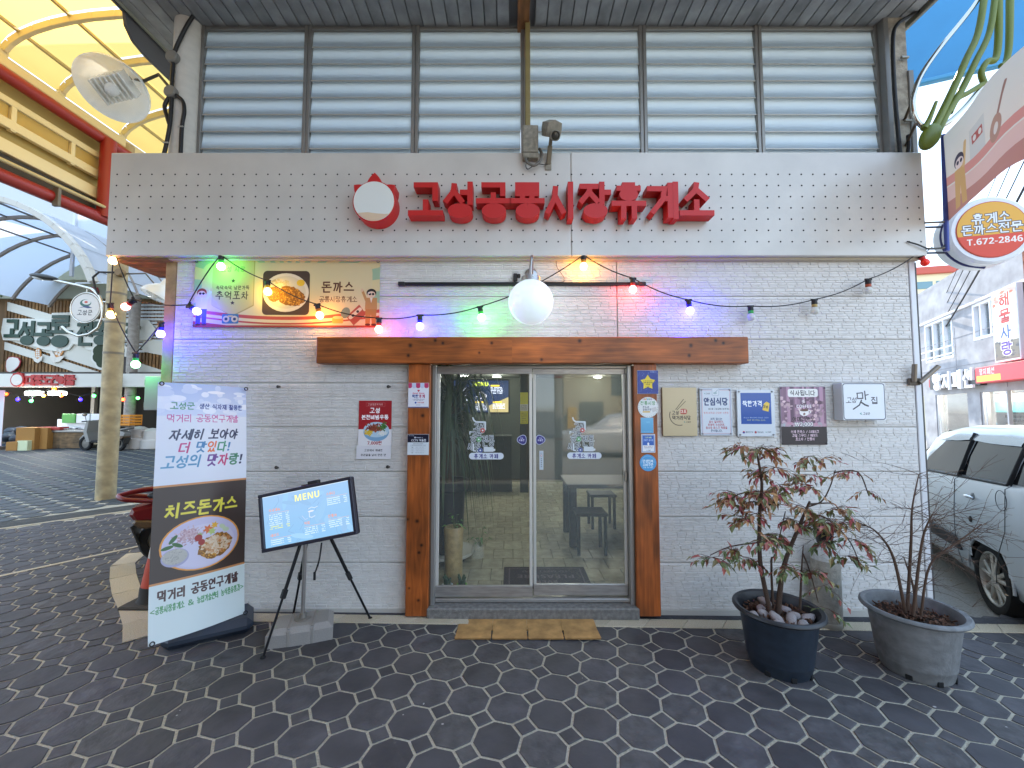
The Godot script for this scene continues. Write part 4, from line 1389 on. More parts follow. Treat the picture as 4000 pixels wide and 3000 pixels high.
func build_arcade() -> void:
	var ar := thing("arcade_roof", "barrel-vaulted arcade roof of glowing yellow translucent sheets with cream ribs and red steel edge", "roof")
	var cream := mat("d8c99a", 0.55)
	var curve := arc_pts(-5.5, 6.88, 2.0, 0.68, 180, 0, 18)
	var ribs := [8.0, 6.4, 4.8, 3.2, 1.6, 0.8, 0.0, -0.75, -1.5, -2.2, -3.0, -4.1, -5.2]
	var yellow := sheer("eac06a", 1.25, 0.45)
	for i in ribs.size() - 1:
		for h in 2:
			var rows := []
			for z in [ribs[i] - 0.03, ribs[i + 1] + 0.03]:
				var l := []
				for j in range(h * 9, h * 9 + 10): l.append(Vector3(curve[j].x, curve[j].y + 0.09, z))
				rows.append(l)
			var g := Geo.new()
			g.sheet(rows)
			put("roof_sheet", g, yellow, ar)
	for z in ribs:
		var g := Geo.new()
		for j in curve.size() - 1: g.bar(Vector3(curve[j].x, curve[j].y, z), Vector3(curve[j + 1].x, curve[j + 1].y, z), 0.06, 0.11, 0.006)
		put("rib", g, cream, ar)
	for j in [3, 6, 9, 12, 15]:
		var g := Geo.new()
		g.bar(Vector3(curve[j].x, curve[j].y + 0.05, 8.0), Vector3(curve[j].x, curve[j].y + 0.05, -5.2), 0.045, 0.045, 0.004)
		put("purlin", g, mat("b9a878", 0.6), ar)
	for x in [-7.5, -3.5]:
		put("eave_beam", boxes([[Vector3(x, 6.84, 1.4), Vector3(0.12, 0.16, 13.3)]], 0.01), cream, ar)
	var red := mat("8f1f17", 0.4)
	var pipe := Geo.new()
	pipe.rod(Vector3(-7.42, 6.66, 8.0), Vector3(-7.42, 6.62, -4.25), 0.095, 20)
	put("red_rail", pipe, red, ar)
	var low := Geo.new()
	low.rod(Vector3(-7.42, 5.0, 1.2), Vector3(-7.42, 5.2, -4.25), 0.1, 20)
	put("red_rail", low, red, ar)
	var post := Geo.new()
	post.rod(Vector3(-7.36, 5.18, -3.72), Vector3(-7.36, 6.62, -3.72), 0.115, 20)
	put("red_post", post, red, ar)
	for s in [[6.32, 0.10], [5.98, 0.14], [5.62, 0.2]]:
		put("side_rail", boxes([[Vector3(-7.52, s[0], -1.5), Vector3(0.08, s[1], 5.4)]], 0.006), cream, ar)
	for i in 7:
		put("side_mullion", boxes([[Vector3(-7.52, 6.1, 1.0 - 0.85 * i), Vector3(0.07, 0.42, 0.07)]], 0.005), cream, ar)
		var g := Geo.new()
		g.box(Vector3(-7.53, 6.14, 0.575 - 0.85 * i), Vector3(0.01, 0.3, 0.75))
		put("side_pane", g, sheer("d9c479", 1.2, 0.5), ar)
	put("side_backing", boxes([[Vector3(-7.66, 6.1, 1.9), Vector3(0.04, 1.5, 12.2)]]), mat("b59a55", 0.7), ar)
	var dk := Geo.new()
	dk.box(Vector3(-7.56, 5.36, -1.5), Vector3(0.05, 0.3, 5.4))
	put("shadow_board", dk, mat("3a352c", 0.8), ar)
	var cp := Geo.new()
	cp.rod(Vector3(-7.3, 5.2, 1.2), Vector3(-7.3, 5.36, -4.2), 0.03, 10)
	put("conduit", cp, mat("b8a878", 0.5), ar)
	put("conduit_clamp", boxes([[Vector3(-7.33, 5.14, -2.9), Vector3(0.1, 0.3, 0.05)]], 0.005), mat("6a6357", 0.6), ar)
	# the round column that carries it, with its clamps
	var c := thing("arcade_column", "round beige painted steel column of the arcade standing on the paving", "column", on_ground(-7.55, -4.23))
	var sh := Geo.new()
	sh.rod(Vector3(0, -0.02, 0), Vector3(0, 6.8, 0), 0.148, 28)
	put("shaft", sh, textured("c4b187", 0.55, blotch, Vector3(0.7, 0.7, 0.7)), c)
	for y in [2.72, 3.3, 3.86]:
		var b := Geo.new()
		b.lathe([Vector2(0.149, y - 0.02), Vector2(0.153, y - 0.02), Vector2(0.153, y + 0.02), Vector2(0.149, y + 0.02)], 28)
		put("strap", b, mat("7d7464", 0.5, 0.3), c)
	# curved lamp arm with its round town sign
	var la := thing("street_lamp", "curved chrome lamp arm with a dark cobra-head lamp, clamped to the beige column", "street lamp", Vector3(-7.55, 0, -4.15))
	var arm := Geo.new()
	var pa := PackedVector3Array()
	for p in [Vector2(-0.92, 3.28), Vector2(-0.8, 3.18), Vector2(-0.6, 3.1), Vector2(-0.4, 3.14), Vector2(-0.24, 3.26), Vector2(-0.17, 3.46), Vector2(-0.17, 3.68), Vector2(-0.24, 3.86), Vector2(-0.4, 4.0), Vector2(-0.62, 4.06), Vector2(-0.9, 4.12), Vector2(-1.12, 4.17)]: pa.append(Vector3(p.x, p.y, 0))
	arm.tube(pa, 0.024, 10)
	arm.rod(Vector3(-0.17, 3.42, 0), Vector3(0, 3.42, 0), 0.018)
	arm.rod(Vector3(-0.17, 3.75, 0), Vector3(0, 3.75, 0), 0.018)
	put("arm", arm, mat("c9c4b8", 0.22, 0.9), la)
	var hd := Geo.new()
	hd.ball(Vector3(-1.32, 4.23, 0), Vector3(0.27, 0.055, 0.1), 20, 10, Basis(Vector3.BACK, -0.16))
	put("lamp_head", hd, mat("33322e", 0.5), la)
	var ls := Geo.new()
	ls.ball(Vector3(-1.4, 4.205, 0), Vector3(0.13, 0.03, 0.075), 16, 8, Basis(Vector3.BACK, -0.16))
	put("lamp_lens", ls, mat("e9ebe6", 0.15), la)
	var rs := thing("round_town_sign", "round pale sign with a green and red emblem beside the beige column", "sign", Vector3(-8.04, 3.64, -4.15))
	var ring := Geo.new()
	var rp := PackedVector3Array()
	for i in 33: rp.append(Vector3(cos(TAU * i / 32) * 0.285, sin(TAU * i / 32) * 0.285, 0))
	ring.tube(rp, 0.014, 8, -1.0, false)
	ring.rod(Vector3(0, 0.28, 0), Vector3(0, 0.4, 0), 0.008)
	put("ring", ring, mat("c9c4b8", 0.22, 0.9), rs)
	var cv := canvas(256, 256, Color("d6d3cc"))
	cv.oval(128, 84, 52, 34, Color("1f5d50"))
	cv.oval(136, 76, 40, 24, Color("d6d3cc"))
	cv.oval(132, 76, 16, 10, Color("c2452c"))
	cv.poly(PackedVector2Array([Vector2(66, 132), Vector2(120, 112), Vector2(158, 114), Vector2(192, 130), Vector2(150, 134), Vector2(110, 124)]), Color("2b3a6a"))
	cv.text("고성군", 128, 150, 48, Color("1c1c1c"), 0.13, 1)
	var disc := Geo.new()
	var dp := PackedVector2Array()
	for i in 36: dp.append(Vector2(cos(TAU * i / 36), sin(TAU * i / 36)) * 0.262)
	disc.prism(dp, -0.012, 0.012)
	put("sign_disc", disc, printed(cv, 0.4), rs)
	# the covered way in front, over the left of the street
	for i in 6:
		put("front_roof_sheet", boxes([[Vector3(-7.0 + 1.5 * i, 7.05, 5.6), Vector3(1.46, 0.03, 6.6)]]), sheer("c9a468", 0.7, 0.5), ar)
		put("front_roof_beam", boxes([[Vector3(-7.75 + 1.5 * i, 6.95, 5.6), Vector3(0.08, 0.16, 6.8)]], 0.006), cream, ar)
	# two bell-shaped arcade lamps
	bell_lamp("large clear bell-shaped arcade lamp hanging from a thin arm beside the round white post", Vector3(-3.62, 4.64, 0.02), Vector3(0.2, -0.78, 0.6), 0.27, [Vector3(-3.42, 4.78, -0.06), Vector3(-3.3, 4.86, -0.08), Vector3(-3.16, 4.7, -0.06)])
	bell_lamp("smaller bell-shaped arcade lamp partly hidden by the brown side bracket", Vector3(-6.7, 3.86, -4.1), Vector3(-0.35, -0.9, 0.3), 0.24, [Vector3(-6.72, 4.06, -4.12), Vector3(-6.95, 4.3, -4.15), Vector3(-7.4, 4.3, -4.18)])
	var jb := thing("column_junction_box", "small round junction box with a bent cable on the beige column", "junction box", Vector3(-7.4, 4.3, -4.12))
	var jg := Geo.new()
	jg.xf = Transform3D(Basis(Vector3.RIGHT, PI / 2), Vector3.ZERO)
	jg.lathe([Vector2(0, -0.05), Vector2(0.075, -0.05), Vector2(0.075, 0.04), Vector2(0.06, 0.055), Vector2(0, 0.055)], 20)
	put("box", jg, mat("7d6844", 0.6), jb)
	var wire := Geo.new()
	wire.tube(PackedVector3Array([Vector3(-0.05, 0, 0.03), Vector3(-0.35, 0.0, 0.05), Vector3(-0.46, -0.1, 0.05), Vector3(-0.42, -0.3, 0.04), Vector3(-0.36, -0.42, 0.03)]), 0.018, 8)
	put("cable", wire, mat("2a2826", 0.6), jb)
	# the paler second vault over the square
	var sv := thing("second_arcade_roof", "grey white translucent vault over the market square with brown ribs", "roof")
	var c2 := arc_pts(-13.6, 3.7, 3.5, 3.35, 20, 150, 22)
	var paleg := sheer("b2b8c0", 1.2, 0.5)
	var zz := [-6.5, -7.7, -8.9, -10.1, -11.2]
	for i in zz.size() - 1:
		var rows := []
		for z in [zz[i] - 0.02, zz[i + 1] + 0.02]:
			var l := []
			for q in c2: l.append(Vector3(q.x, q.y + 0.06, z))
			rows.append(l)
		var g := Geo.new()
		g.sheet(rows)
		put("roof_sheet", g, paleg, sv)
	for z in zz:
		var g := Geo.new()
		for j in c2.size() - 1: g.bar(Vector3(c2[j].x, c2[j].y, z), Vector3(c2[j + 1].x, c2[j + 1].y, z), 0.07 if z < -6.6 else 0.16, 0.09 if z < -6.6 else 0.14, 0.006)
		put("rib", g, mat("8f8478" if z < -6.6 else "c3beb2", 0.6), sv)
	for j in [1, 3, 5, 7, 9, 11, 13, 15]:
		var g := Geo.new()
		g.bar(Vector3(c2[j].x, c2[j].y + 0.02, -6.5), Vector3(c2[j].x, c2[j].y + 0.02, -11.2), 0.035, 0.04)
		put("purlin", g, mat("6d655c", 0.6), sv)
	var gp := sheer("cfd3d8", 1.2, 0.5)
	for i in 6:
		put("white_wall_panel", boxes([[Vector3(-9.75 + 1.2 * i, 7.4, -9.4), Vector3(1.17, 5.2, 0.03)]], 0.004), gp, sv)
	for i in 3:
		put("white_wall_panel", boxes([[Vector3(-13.35 + 1.2 * i, 8.6, -9.4), Vector3(1.17, 3.6, 0.03)]], 0.004), gp, sv)
	for i in 8:
		put("flat_roof_sheet", boxes([[Vector3(-9.4 + 1.35 * i, 9.3, -7.9), Vector3(1.33, 0.03, 7.0)]]), gp, sv)
	for i in 5:
		put("panel_post", boxes([[Vector3(-13.9 + 1.9 * i, 7.9, -9.34), Vector3(0.09, 4.0, 0.07)]], 0.005), mat("c9ccd0", 0.5), sv)
	each("ground_post", [[Vector3(-10.1, 2.6, -9.4), Vector3(0.12, 4.8, 0.12)], [Vector3(-3.9, 2.7, -9.4), Vector3(0.12, 5.2, 0.12)]], mat("c9c4b4", 0.5), sv)

func bell_lamp(label: String, at: Vector3, look: Vector3, r: float, armp: Array) -> void:
	var t := thing("arcade_lamp", label, "lamp", at, 0.0, "bell-shaped arcade lamps")
	var d := look.normalized()
	var x := d.cross(Vector3.BACK).normalized()
	var bs := Basis(x, -d, x.cross(-d))
	var g := Geo.new()
	g.xf = Transform3D(bs, Vector3.ZERO)
	g.lathe([Vector2(r, -0.02), Vector2(r * 0.98, 0.03), Vector2(r * 0.8, r * 0.5), Vector2(r * 0.45, r * 0.85), Vector2(r * 0.26, r * 1.0), Vector2(r * 0.24, r * 1.5), Vector2(0, r * 1.55)], 32)
	var sh := sheer("f0f3f2", 0.9, 0.12)
	sh.metallic_specular = 0.9
	put("shade", g, sh, t)
	var q := Geo.new()
	q.xf = Transform3D(bs, Vector3.ZERO)
	q.lathe([Vector2(r, -0.022), Vector2(r * 0.7, -r * 0.2), Vector2(r * 0.35, -r * 0.3), Vector2(0, -r * 0.33)].map(func(v): return v), 32)
	put("glass_cover", q, pane("eef4f6", 0.1), t)
	var b := Geo.new()
	b.xf = Transform3D(bs, Vector3.ZERO)
	for i in 7: b.box(Vector3((i - 3) * r * 0.16, r * 0.2, 0), Vector3(r * 0.07, r * 0.5, r * 0.75), 0.004)
	put("reflector_fins", b, mat("f4f4ee", 0.2, 0.3), t)
	var c := Geo.new()
	c.xf = Transform3D(bs, Vector3.ZERO)
	c.ball(Vector3(0, -0.01, 0), Vector3(r * 0.2, r * 0.3, r * 0.2), 14, 8)
	put("burner", c, mat("f4f4ee", 0.25), t)
	var w := Geo.new()
	var pts := PackedVector3Array([-d * r * 1.4])
	for p in armp: pts.append(p - at)
	w.tube(pts, 0.014, 8)
	put("arm", w, mat("5f5a4e", 0.5, 0.4), t)

func slanted(x0: float, y0: float, x1: float, y1: float, thick: float, z: float, deep: float) -> Geo:
	var g := Geo.new()
	g.prism(PackedVector2Array([Vector2(x0, y0 - thick), Vector2(x1, y1 - thick), Vector2(x1, y1), Vector2(x0, y0)]), z, z + deep, 0.004)
	return g

func build_market_front() -> void:
	var mk := thing("market_hall", "wide market hall with a cream fascia, brown timber slat wall and white diagonal boards", "building")
	var z := -11.5
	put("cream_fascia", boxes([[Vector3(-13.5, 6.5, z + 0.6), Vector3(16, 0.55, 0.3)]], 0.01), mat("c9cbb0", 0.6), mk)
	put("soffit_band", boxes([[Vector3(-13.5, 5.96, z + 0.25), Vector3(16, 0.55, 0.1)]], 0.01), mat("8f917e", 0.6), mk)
	put("back_wall", boxes([[Vector3(-13.5, 4.4, z - 0.15), Vector3(16, 2.8, 0.2)]]), mat("6e5230", 0.8), mk)
	var sl := Geo.new()
	for i in 66: sl.box(Vector3(-18.5 + 0.125 * i, 4.3, z), Vector3(0.088, 2.75, 0.07), 0.006)
	put("timber_slats", sl, textured("a07a48", 0.7, wood_y, Vector3(0.8, 0.3, 0.8)), mk).set_meta("kind", "stuff")
	var wb := mat("d5d2c4", 0.55)
	put("diagonal_board", slanted(-18.4, 5.62, -14.9, 4.62, 0.32, z + 0.05, 0.03), wb, mk)
	put("diagonal_board", slanted(-18.4, 4.95, -12.6, 3.1, 0.7, z + 0.045, 0.03), wb, mk)
	put("diagonal_board", slanted(-18.4, 4.15, -14.6, 2.95, 0.28, z + 0.055, 0.03), wb, mk)
	put("diagonal_board", slanted(-13.4, 4.3, -11.9, 4.0, 0.5, z + 0.05, 0.03), wb, mk)
	for i in 14: put("wall_louvre", boxes([[Vector3(-13.3, 5.5 - 0.13 * i, z + 0.05), Vector3(2.3, 0.085, 0.03)]], 0.006), mat("c9ccca", 0.5), mk)
	for x in [-18.6, -13.4, -9.0]:
		var c := Geo.new()
		c.rod(Vector3(x, 0.4, z + 0.45), Vector3(x, 5.7, z + 0.45), 0.16, 20)
		put("round_post", c, textured("b5aca0", 0.6, blotch, Vector3(1, 1, 1)), mk)
	# band of small painted wooden animals on the soffit band
	var shapes := [[[0, 0, 0.25, 0.12, 0.5, 0.05, 0.62, -0.15, 0.45, -0.12, 0.4, -0.28, 0.25, -0.15, 0.05, -0.2], "4a5a34"], [[0, 0.1, 0.2, 0.12, 0.45, -0.05, 0.75, -0.2, 0.6, -0.22, 0.5, -0.3, 0.35, -0.22, 0.22, -0.02], "3f7196"], [[0, 0.1, 0.3, 0.08, 0.36, -0.1, 0.24, -0.3, 0.2, -0.12, 0.05, -0.05], "a02c2c"], [[0, 0, 0.25, 0.12, 0.5, 0.05, 0.62, -0.15, 0.45, -0.12, 0.4, -0.28, 0.25, -0.15, 0.05, -0.2], "4a5a34"]]
	for i in 4:
		var g := Geo.new()
		g.prism(seq(shapes[i][0]), 0.0, 0.03, 0.004)
		var o := put("animal_cutout", g, mat(shapes[i][1], 0.5), mk)
		o.position = Vector3([-18.75, -17.6, -15.2, -13.5][i], 6.0, z + 0.305)
	# green lettering on a white cloud-shaped board
	var sg := thing("market_sign", "dark green raised lettering on a white cloud-shaped board across the timber slats", "sign", Vector3(0, 0, z + 0.09))
	var cl := Geo.new()
	cl.prism(PackedVector2Array([Vector2(-18.45, 5.0), Vector2(-16.75, 4.98), Vector2(-16.7, 5.2), Vector2(-16.0, 5.22), Vector2(-15.8, 4.98), Vector2(-13.2, 4.95), Vector2(-12.9, 4.6), Vector2(-13.1, 4.2), Vector2(-14.6, 4.2), Vector2(-14.65, 3.95), Vector2(-14.95, 3.78), Vector2(-15.35, 3.85), Vector2(-15.5, 4.0), Vector2(-15.85, 4.05), Vector2(-16.0, 3.85), Vector2(-16.4, 3.78), Vector2(-16.9, 3.85), Vector2(-17.2, 3.95), Vector2(-17.6, 4.0), Vector2(-17.8, 4.18), Vector2(-18.4, 4.2), Vector2(-18.5, 4.5)]), 0.0, 0.05, 0.01)
	put("cloud_board", cl, mat("dedccf", 0.5), sg)
	var gm := mat("1f4030", 0.45)
	var xs := [-18.05, -17.5, -16.9, -16.32, -15.4, -14.85, -14.3, -13.7]
	var k := 0
	for ch in "고성공룡전통시장":
		letter(ch, 0.78 if k in [1, 2, 4, 5] else (1.1 if k == 3 else 0.62), 0.12, 0.05, gm, sg, Vector3(xs[k], [4.6, 4.45, 4.42, 4.52, 4.42, 4.45, 4.62, 4.5][k], 0.052), 0.7)
		k += 1
	cutout_corn(Vector3(-17.1, 3.62, z + 0.1), 0.8, "small white corn-cob cut-out on the timber slats")
	cutout_corn(Vector3(-16.38, 3.72, z + 0.1), 1.15, "larger white corn-cob cut-out on the timber slats", -0.35)
	var sb := thing("strawberry_cutout", "white strawberry cut-out with a red outline on the left of the timber wall", "cutout", Vector3(-18.0, 3.35, z + 0.1))
	var so := PackedVector2Array([Vector2(0, 0.26), Vector2(0.2, 0.22), Vector2(0.29, 0.08), Vector2(0.24, -0.1), Vector2(0.1, -0.24), Vector2(-0.06, -0.34), Vector2(-0.2, -0.3), Vector2(-0.25, -0.1), Vector2(-0.24, 0.12), Vector2(-0.16, 0.24)])
	var g1 := Geo.new()
	g1.prism(so, 0.0, 0.03)
	put("outline", g1, mat("a8343c", 0.5), sb)
	var g2 := Geo.new()
	var sm := PackedVector2Array()
	for p in so: sm.append(p * 0.9)
	g2.prism(sm, 0.03, 0.038)
	put("face", g2, mat("e4ddd2", 0.5), sb)
	# tree cut-out
	var tr := thing("tree_cutout", "dark green tree cut-out with a white edge behind the beige column", "cutout", Vector3(-14.55, 3.7, z + 0.1))
	var tp := PackedVector2Array()
	for i in 40:
		var a := TAU * i / 40
		tp.append(Vector2(cos(a) * 0.62, sin(a) * 0.6) * (1.0 + 0.09 * absf(sin(a * 5.0))))
	var te := Geo.new()
	te.prism(tp, 0.0, 0.03)
	put("edge", te, mat("dddbd0", 0.5), tr)
	var tq := PackedVector2Array()
	for p in tp: tq.append(p * 0.87)
	var tf := Geo.new()
	tf.prism(tq, 0.03, 0.05, 0.006)
	put("crown", tf, mat("26361a", 0.7), tr)
	var tt := Geo.new()
	tt.prism(PackedVector2Array([Vector2(0.5, -0.85), Vector2(0.68, -0.85), Vector2(0.75, -0.5), Vector2(1.05, -0.22), Vector2(0.98, -0.15), Vector2(0.7, -0.36), Vector2(0.66, -0.1), Vector2(0.56, -0.1)]), 0.0, 0.04)
	put("trunk", tt, mat("433d38", 0.7), tr)
	# the fishmonger's shop below: fascia, dark interior, wares
	put("shop_fascia", boxes([[Vector3(-13.5, 2.71, z + 0.6), Vector3(16, 0.46, 0.2)]], 0.008), mat("d4d2c6", 0.5), mk)
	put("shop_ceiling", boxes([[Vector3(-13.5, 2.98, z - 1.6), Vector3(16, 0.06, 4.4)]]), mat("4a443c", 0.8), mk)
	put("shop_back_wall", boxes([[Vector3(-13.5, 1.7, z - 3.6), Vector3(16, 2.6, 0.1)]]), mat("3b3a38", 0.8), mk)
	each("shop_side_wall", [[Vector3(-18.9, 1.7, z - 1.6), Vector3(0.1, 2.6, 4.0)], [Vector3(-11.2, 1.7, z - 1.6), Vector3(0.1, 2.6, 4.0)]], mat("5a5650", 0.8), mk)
	put("upper_wall", boxes([[Vector3(-13, 9.0, z - 1.5), Vector3(19, 4.6, 0.3)]]), mat("c3c6c8", 0.7), mk)
	for s in [[-16.3, 1.6], [-13.3, 1.5], [-12.4, 1.6]]:
		put("shop_post", boxes([[Vector3(s[0], s[1], z - 1.2), Vector3(0.14, 2.5, 0.14)]], 0.006), mat("8f8c84", 0.6), mk)
	put("shop_shelf", boxes([[Vector3(-12.0, 1.2, z - 0.4), Vector3(1.1, 1.6, 0.5)]], 0.02), mat("35332f", 0.7), mk)
	var ss := thing("dried_fish_shop_sign", "red raised shop lettering and a round emblem on the white fascia beyond the square", "sign", Vector3(0, 0, z + 0.705))
	k = 0
	for ch in "대풍도건어물":
		letter(ch, 0.31, 0.065, 0.05, mat("b01f1c", 0.4), ss, Vector3(-16.62 + 0.275 * k, 2.72, 0), 0.9)
		k += 1
	var em := Geo.new()
	var ep := PackedVector2Array()
	for i in 32: ep.append(Vector2(cos(TAU * i / 32), sin(TAU * i / 32)) * (0.235 if absf(i - 8) != 3 and i != 8 else 0.28) + Vector2(-17.03, 2.72))
	em.prism(ep, 0, 0.08, 0.006)
	put("emblem_ring", em, mat("b01f1c", 0.4), ss)
	var ed := Geo.new()
	var eq := PackedVector2Array()
	for i in 28: eq.append(Vector2(cos(TAU * i / 28), sin(TAU * i / 28)) * 0.19 + Vector2(-17.03, 2.72))
	ed.prism(eq, 0.08, 0.088)
	put("emblem_face", ed, mat("d8d4c8", 0.5), ss)
	var rc := canvas(128, 128, Color("7d9a3a"))
	rc.rect(0, 82, 128, 46, Color("d9dcc4"))
	rc.text("수산시장", 64, 40, 24, Color("f0f2e0"), 0.14, 1)
	rc.scribble(30, 96, 70, 12, Color("7d9a3a"), rng)
	var rd := thing("round_shop_sign", "round green and white blade sign at the end of the white shop fascia", "sign", Vector3(-13.75, 2.66, z + 0.9))
	var rp := PackedVector2Array()
	for i in 32: rp.append(Vector2(cos(TAU * i / 32), sin(TAU * i / 32)) * 0.27)
	var rg := Geo.new()
	rg.prism(rp, -0.12, 0.0)
	put("case", rg, mat("d9d9d4", 0.4), rd)
	var rf := Geo.new()
	var rq := PackedVector2Array()
	for p in rp: rq.append(p * 0.86)
	rf.prism(rq, 0.0, 0.006)
	put("face", rf, printed(rc, 0.4), rd)
	# wares
	var card := textured("b5813f", 0.85, fine, Vector3(2, 2, 2))
	for s in [[Vector3(-15.85, 0.85, -10.3), Vector3(0.62, 0.72, 0.5), "large brown cardboard carton under the fish stall"], [Vector3(-15.45, 0.82, -10.4), Vector3(0.32, 0.7, 0.4), "tall narrow cardboard carton against the fish stall"], [Vector3(-16.1, 0.62, -10.05), Vector3(0.36, 0.28, 0.3), "small cardboard carton in front of the large one"], [Vector3(-15.78, 0.63, -10.02), Vector3(0.34, 0.32, 0.2), "white and green printed carton in front of the large one"]]:
		var b := Geo.new()
		b.box(s[1] * Vector3(0, 0.5, 0), s[1], 0.008)
		var o := put("carton", b, card if not s[2].begins_with("white") else mat("cfd3a8", 0.7), self)
		o.position = Vector3(s[0].x, ground(s[0].x, s[0].z), s[0].z)
		tag(o, s[2], "box", "cartons at the fish stall")
	var st := thing("fish_stall", "low fish stall with a steel counter and a panelled front", "stall", Vector3(-14.75, ground(-14.7, -10.6), -10.7))
	put("front_panel", boxes([[Vector3(0.0, 0.27, 0.3), Vector3(1.5, 0.52, 0.05)]], 0.005), textured("8d7350", 0.7, wood_x, Vector3(0.6, 0.6, 0.6)), st)
	put("counter", boxes([[Vector3(-0.3, 0.57, 0.0), Vector3(2.4, 0.07, 0.75)]], 0.01), mat("9d9a94", 0.3, 0.7), st)
	put("red_tray", boxes([[Vector3(-0.65, 0.66, 0.25), Vector3(0.8, 0.1, 0.3)]], 0.01), mat("a5281f", 0.4), st)
	for i in 3: put("foam_tray", boxes([[Vector3(-0.75 + 0.5 * i, 0.98, -0.35), Vector3(0.46, 0.32, 0.06)]], 0.01), mat(["58a04e", "dfe2e0", "e3e4e2"][i], 0.5), st)
	put("back_rack", boxes([[Vector3(-0.25, 0.8, -0.45), Vector3(2.0, 0.3, 0.05)]], 0.008), mat("d2d6d8", 0.5), st)
	var heap := Geo.new()
	for i in 60: heap.ball(Vector3(-1.3 + rng.randf() * 2.1, 0.63 + rng.randf() * 0.04, rng.randf_range(-0.3, 0.3)), Vector3(0.07, 0.02, 0.03), 8, 5, Basis(Vector3.UP, rng.randf() * 3.0))
	put("heap_of_fish", heap, mat("b9bcc0", 0.3), st).set_meta("kind", "stuff")
	for s in [[-12.55, 0.34, 0.34, "large white steamer pot beyond the column", "cfc8c0"], [-12.1, 0.3, 0.28, "second white pot behind the parked scooter", "d6d1c9"]]:
		var b := Geo.new()
		b.lathe([Vector2(0, 0), Vector2(s[1], 0), Vector2(s[1] * 1.05, 0.05), Vector2(s[1] * 1.05, s[2]), Vector2(s[1] * 0.8, s[2] + 0.02), Vector2(s[1] * 0.8, s[2] + 0.3), Vector2(s[1] * 0.4, s[2] + 0.38), Vector2(0, s[2] + 0.4)], 24)
		var o := put("steamer_pot", b, mat(s[4], 0.4), self)
		o.position = Vector3(s[0], ground(s[0], -10.5), -10.5)
		tag(o, s[3], "pot", "white pots at the market shop")
	var heapb := Geo.new()
	for i in 40: heapb.ball(Vector3(rng.randf_range(-0.5, 0.45), rng.randf() * rng.randf() * 0.9, rng.randf_range(-0.3, 0.3)), Vector3(0.2, 0.14, 0.18), 8, 6)
	var hb := put("bagged_goods", heapb, mat("2c3a45", 0.6), self)
	hb.position = Vector3(-16.75, ground(-16.7, -10.8), -10.9)
	tag(hb, "dark heap of bagged goods left of the cartons", "bags")
	hb.set_meta("kind", "stuff")
	var wbn := thing("standing_banner", "narrow white standing banner with red lettering at the far left shop", "banner", Vector3(-16.85, ground(-16.8, -10), -10.0))
	var bc := canvas(64, 256, Color("ded6d6"))
	bc.fade(0, 0, 64, 60, Color("e0a0b0"), Color("ded6d6"))
	k = 0
	for ch in "건어물": bc.text(ch, 14, 80 + 50 * k, 38, [Color("a03048"), Color("6a5030"), Color("a03048")][k], 0.14); k += 1
	var bq := Geo.new()
	bq.quad(Vector3(-0.3, 0.15, 0), Vector3(0.3, 0.15, 0), Vector3(0.3, 1.95, 0), Vector3(-0.3, 1.95, 0))
	bq.box(Vector3(0, 1.05, -0.006), Vector3(0.6, 1.8, 0.008))
	put("sheet", bq, printed(bc), wbn)
	each("frame", [[Vector3(0, 0.06, -0.03), Vector3(0.5, 0.12, 0.3)], [Vector3(0, 1.0, -0.03), Vector3(0.03, 2.0, 0.02)]], mat("555555", 0.5), wbn)
	# lights strung under the shop fascia and two tube lamps
	var hues := [["ff3a10", -17.59, 2.24, "red orange"], ["2a1cff", -17.17, 2.05, "blue"], ["38ff5a", -16.7, 2.0, "green"], ["ffa030", -16.28, 2.18, "amber"], ["ff7a10", -15.93, 2.42, "orange topmost"], ["ff5a20", -15.66, 2.19, "orange"], ["2a1cff", -14.99, 2.05, "blue, right"], ["38ff5a", -14.53, 2.18, "green, right"], ["ff4a20", -13.52, 2.05, "red near the column"], ["50ff60", -13.0, 2.1, "green nearest the column"]]
	for h in hues:
		var o := thing("festoon_bulb", "tiny lit %s bulb strung under the fish shop fascia" % h[3], "bulb", Vector3(h[1], h[2], -10.9), 0.0, "coloured bulbs across the square")
		var bg := Geo.new()
		bg.ball(Vector3.ZERO, Vector3(0.05, 0.055, 0.05), 12, 8)
		put("bulb", bg, glow(h[0], 6.0, h[0]), o)
		var sk := Geo.new()
		sk.rod(Vector3(0, 0.04, 0), Vector3(0, 0.12, 0), 0.025, 8)
		put("socket", sk, mat("151515", 0.5), o)
	var wr := Geo.new()
	var wp := PackedVector3Array()
	for h in hues: wp.append(Vector3(h[1], h[2] + 0.12, -10.9))
	wr.tube(wp, 0.008, 5)
	tag(put("festoon_cable", wr, mat("161616", 0.6)), "thin dark cable of the bulbs under the fish shop fascia", "cable")
	for s in [[-16.72, "left"], [-15.92, "right"]]:
		var o := thing("work_lamp", "bright white square work lamp above the fish stall, %s one" % s[1], "lamp", Vector3(s[0], 2.27, -11.0), 0.0, "work lamps above the fish stall")
		put("lamp_glass", boxes([[Vector3.ZERO, Vector3(0.5, 0.13, 0.2)]], 0.02), glow("f2fff8", 6.0), o)
		put("cap", boxes([[Vector3(0, 0.09, 0), Vector3(0.3, 0.06, 0.16)]], 0.01), mat("4a4a48", 0.5), o)
		var l := OmniLight3D.new()
		l.name = "lamp"
		l.position = Vector3(0, -0.14, 0.05)
		l.light_energy = 0.5
		l.light_size = 0.15
		l.omni_attenuation = 2.0
		l.omni_range = 10.0
		l.shadow_enabled = true
		o.add_child(l)

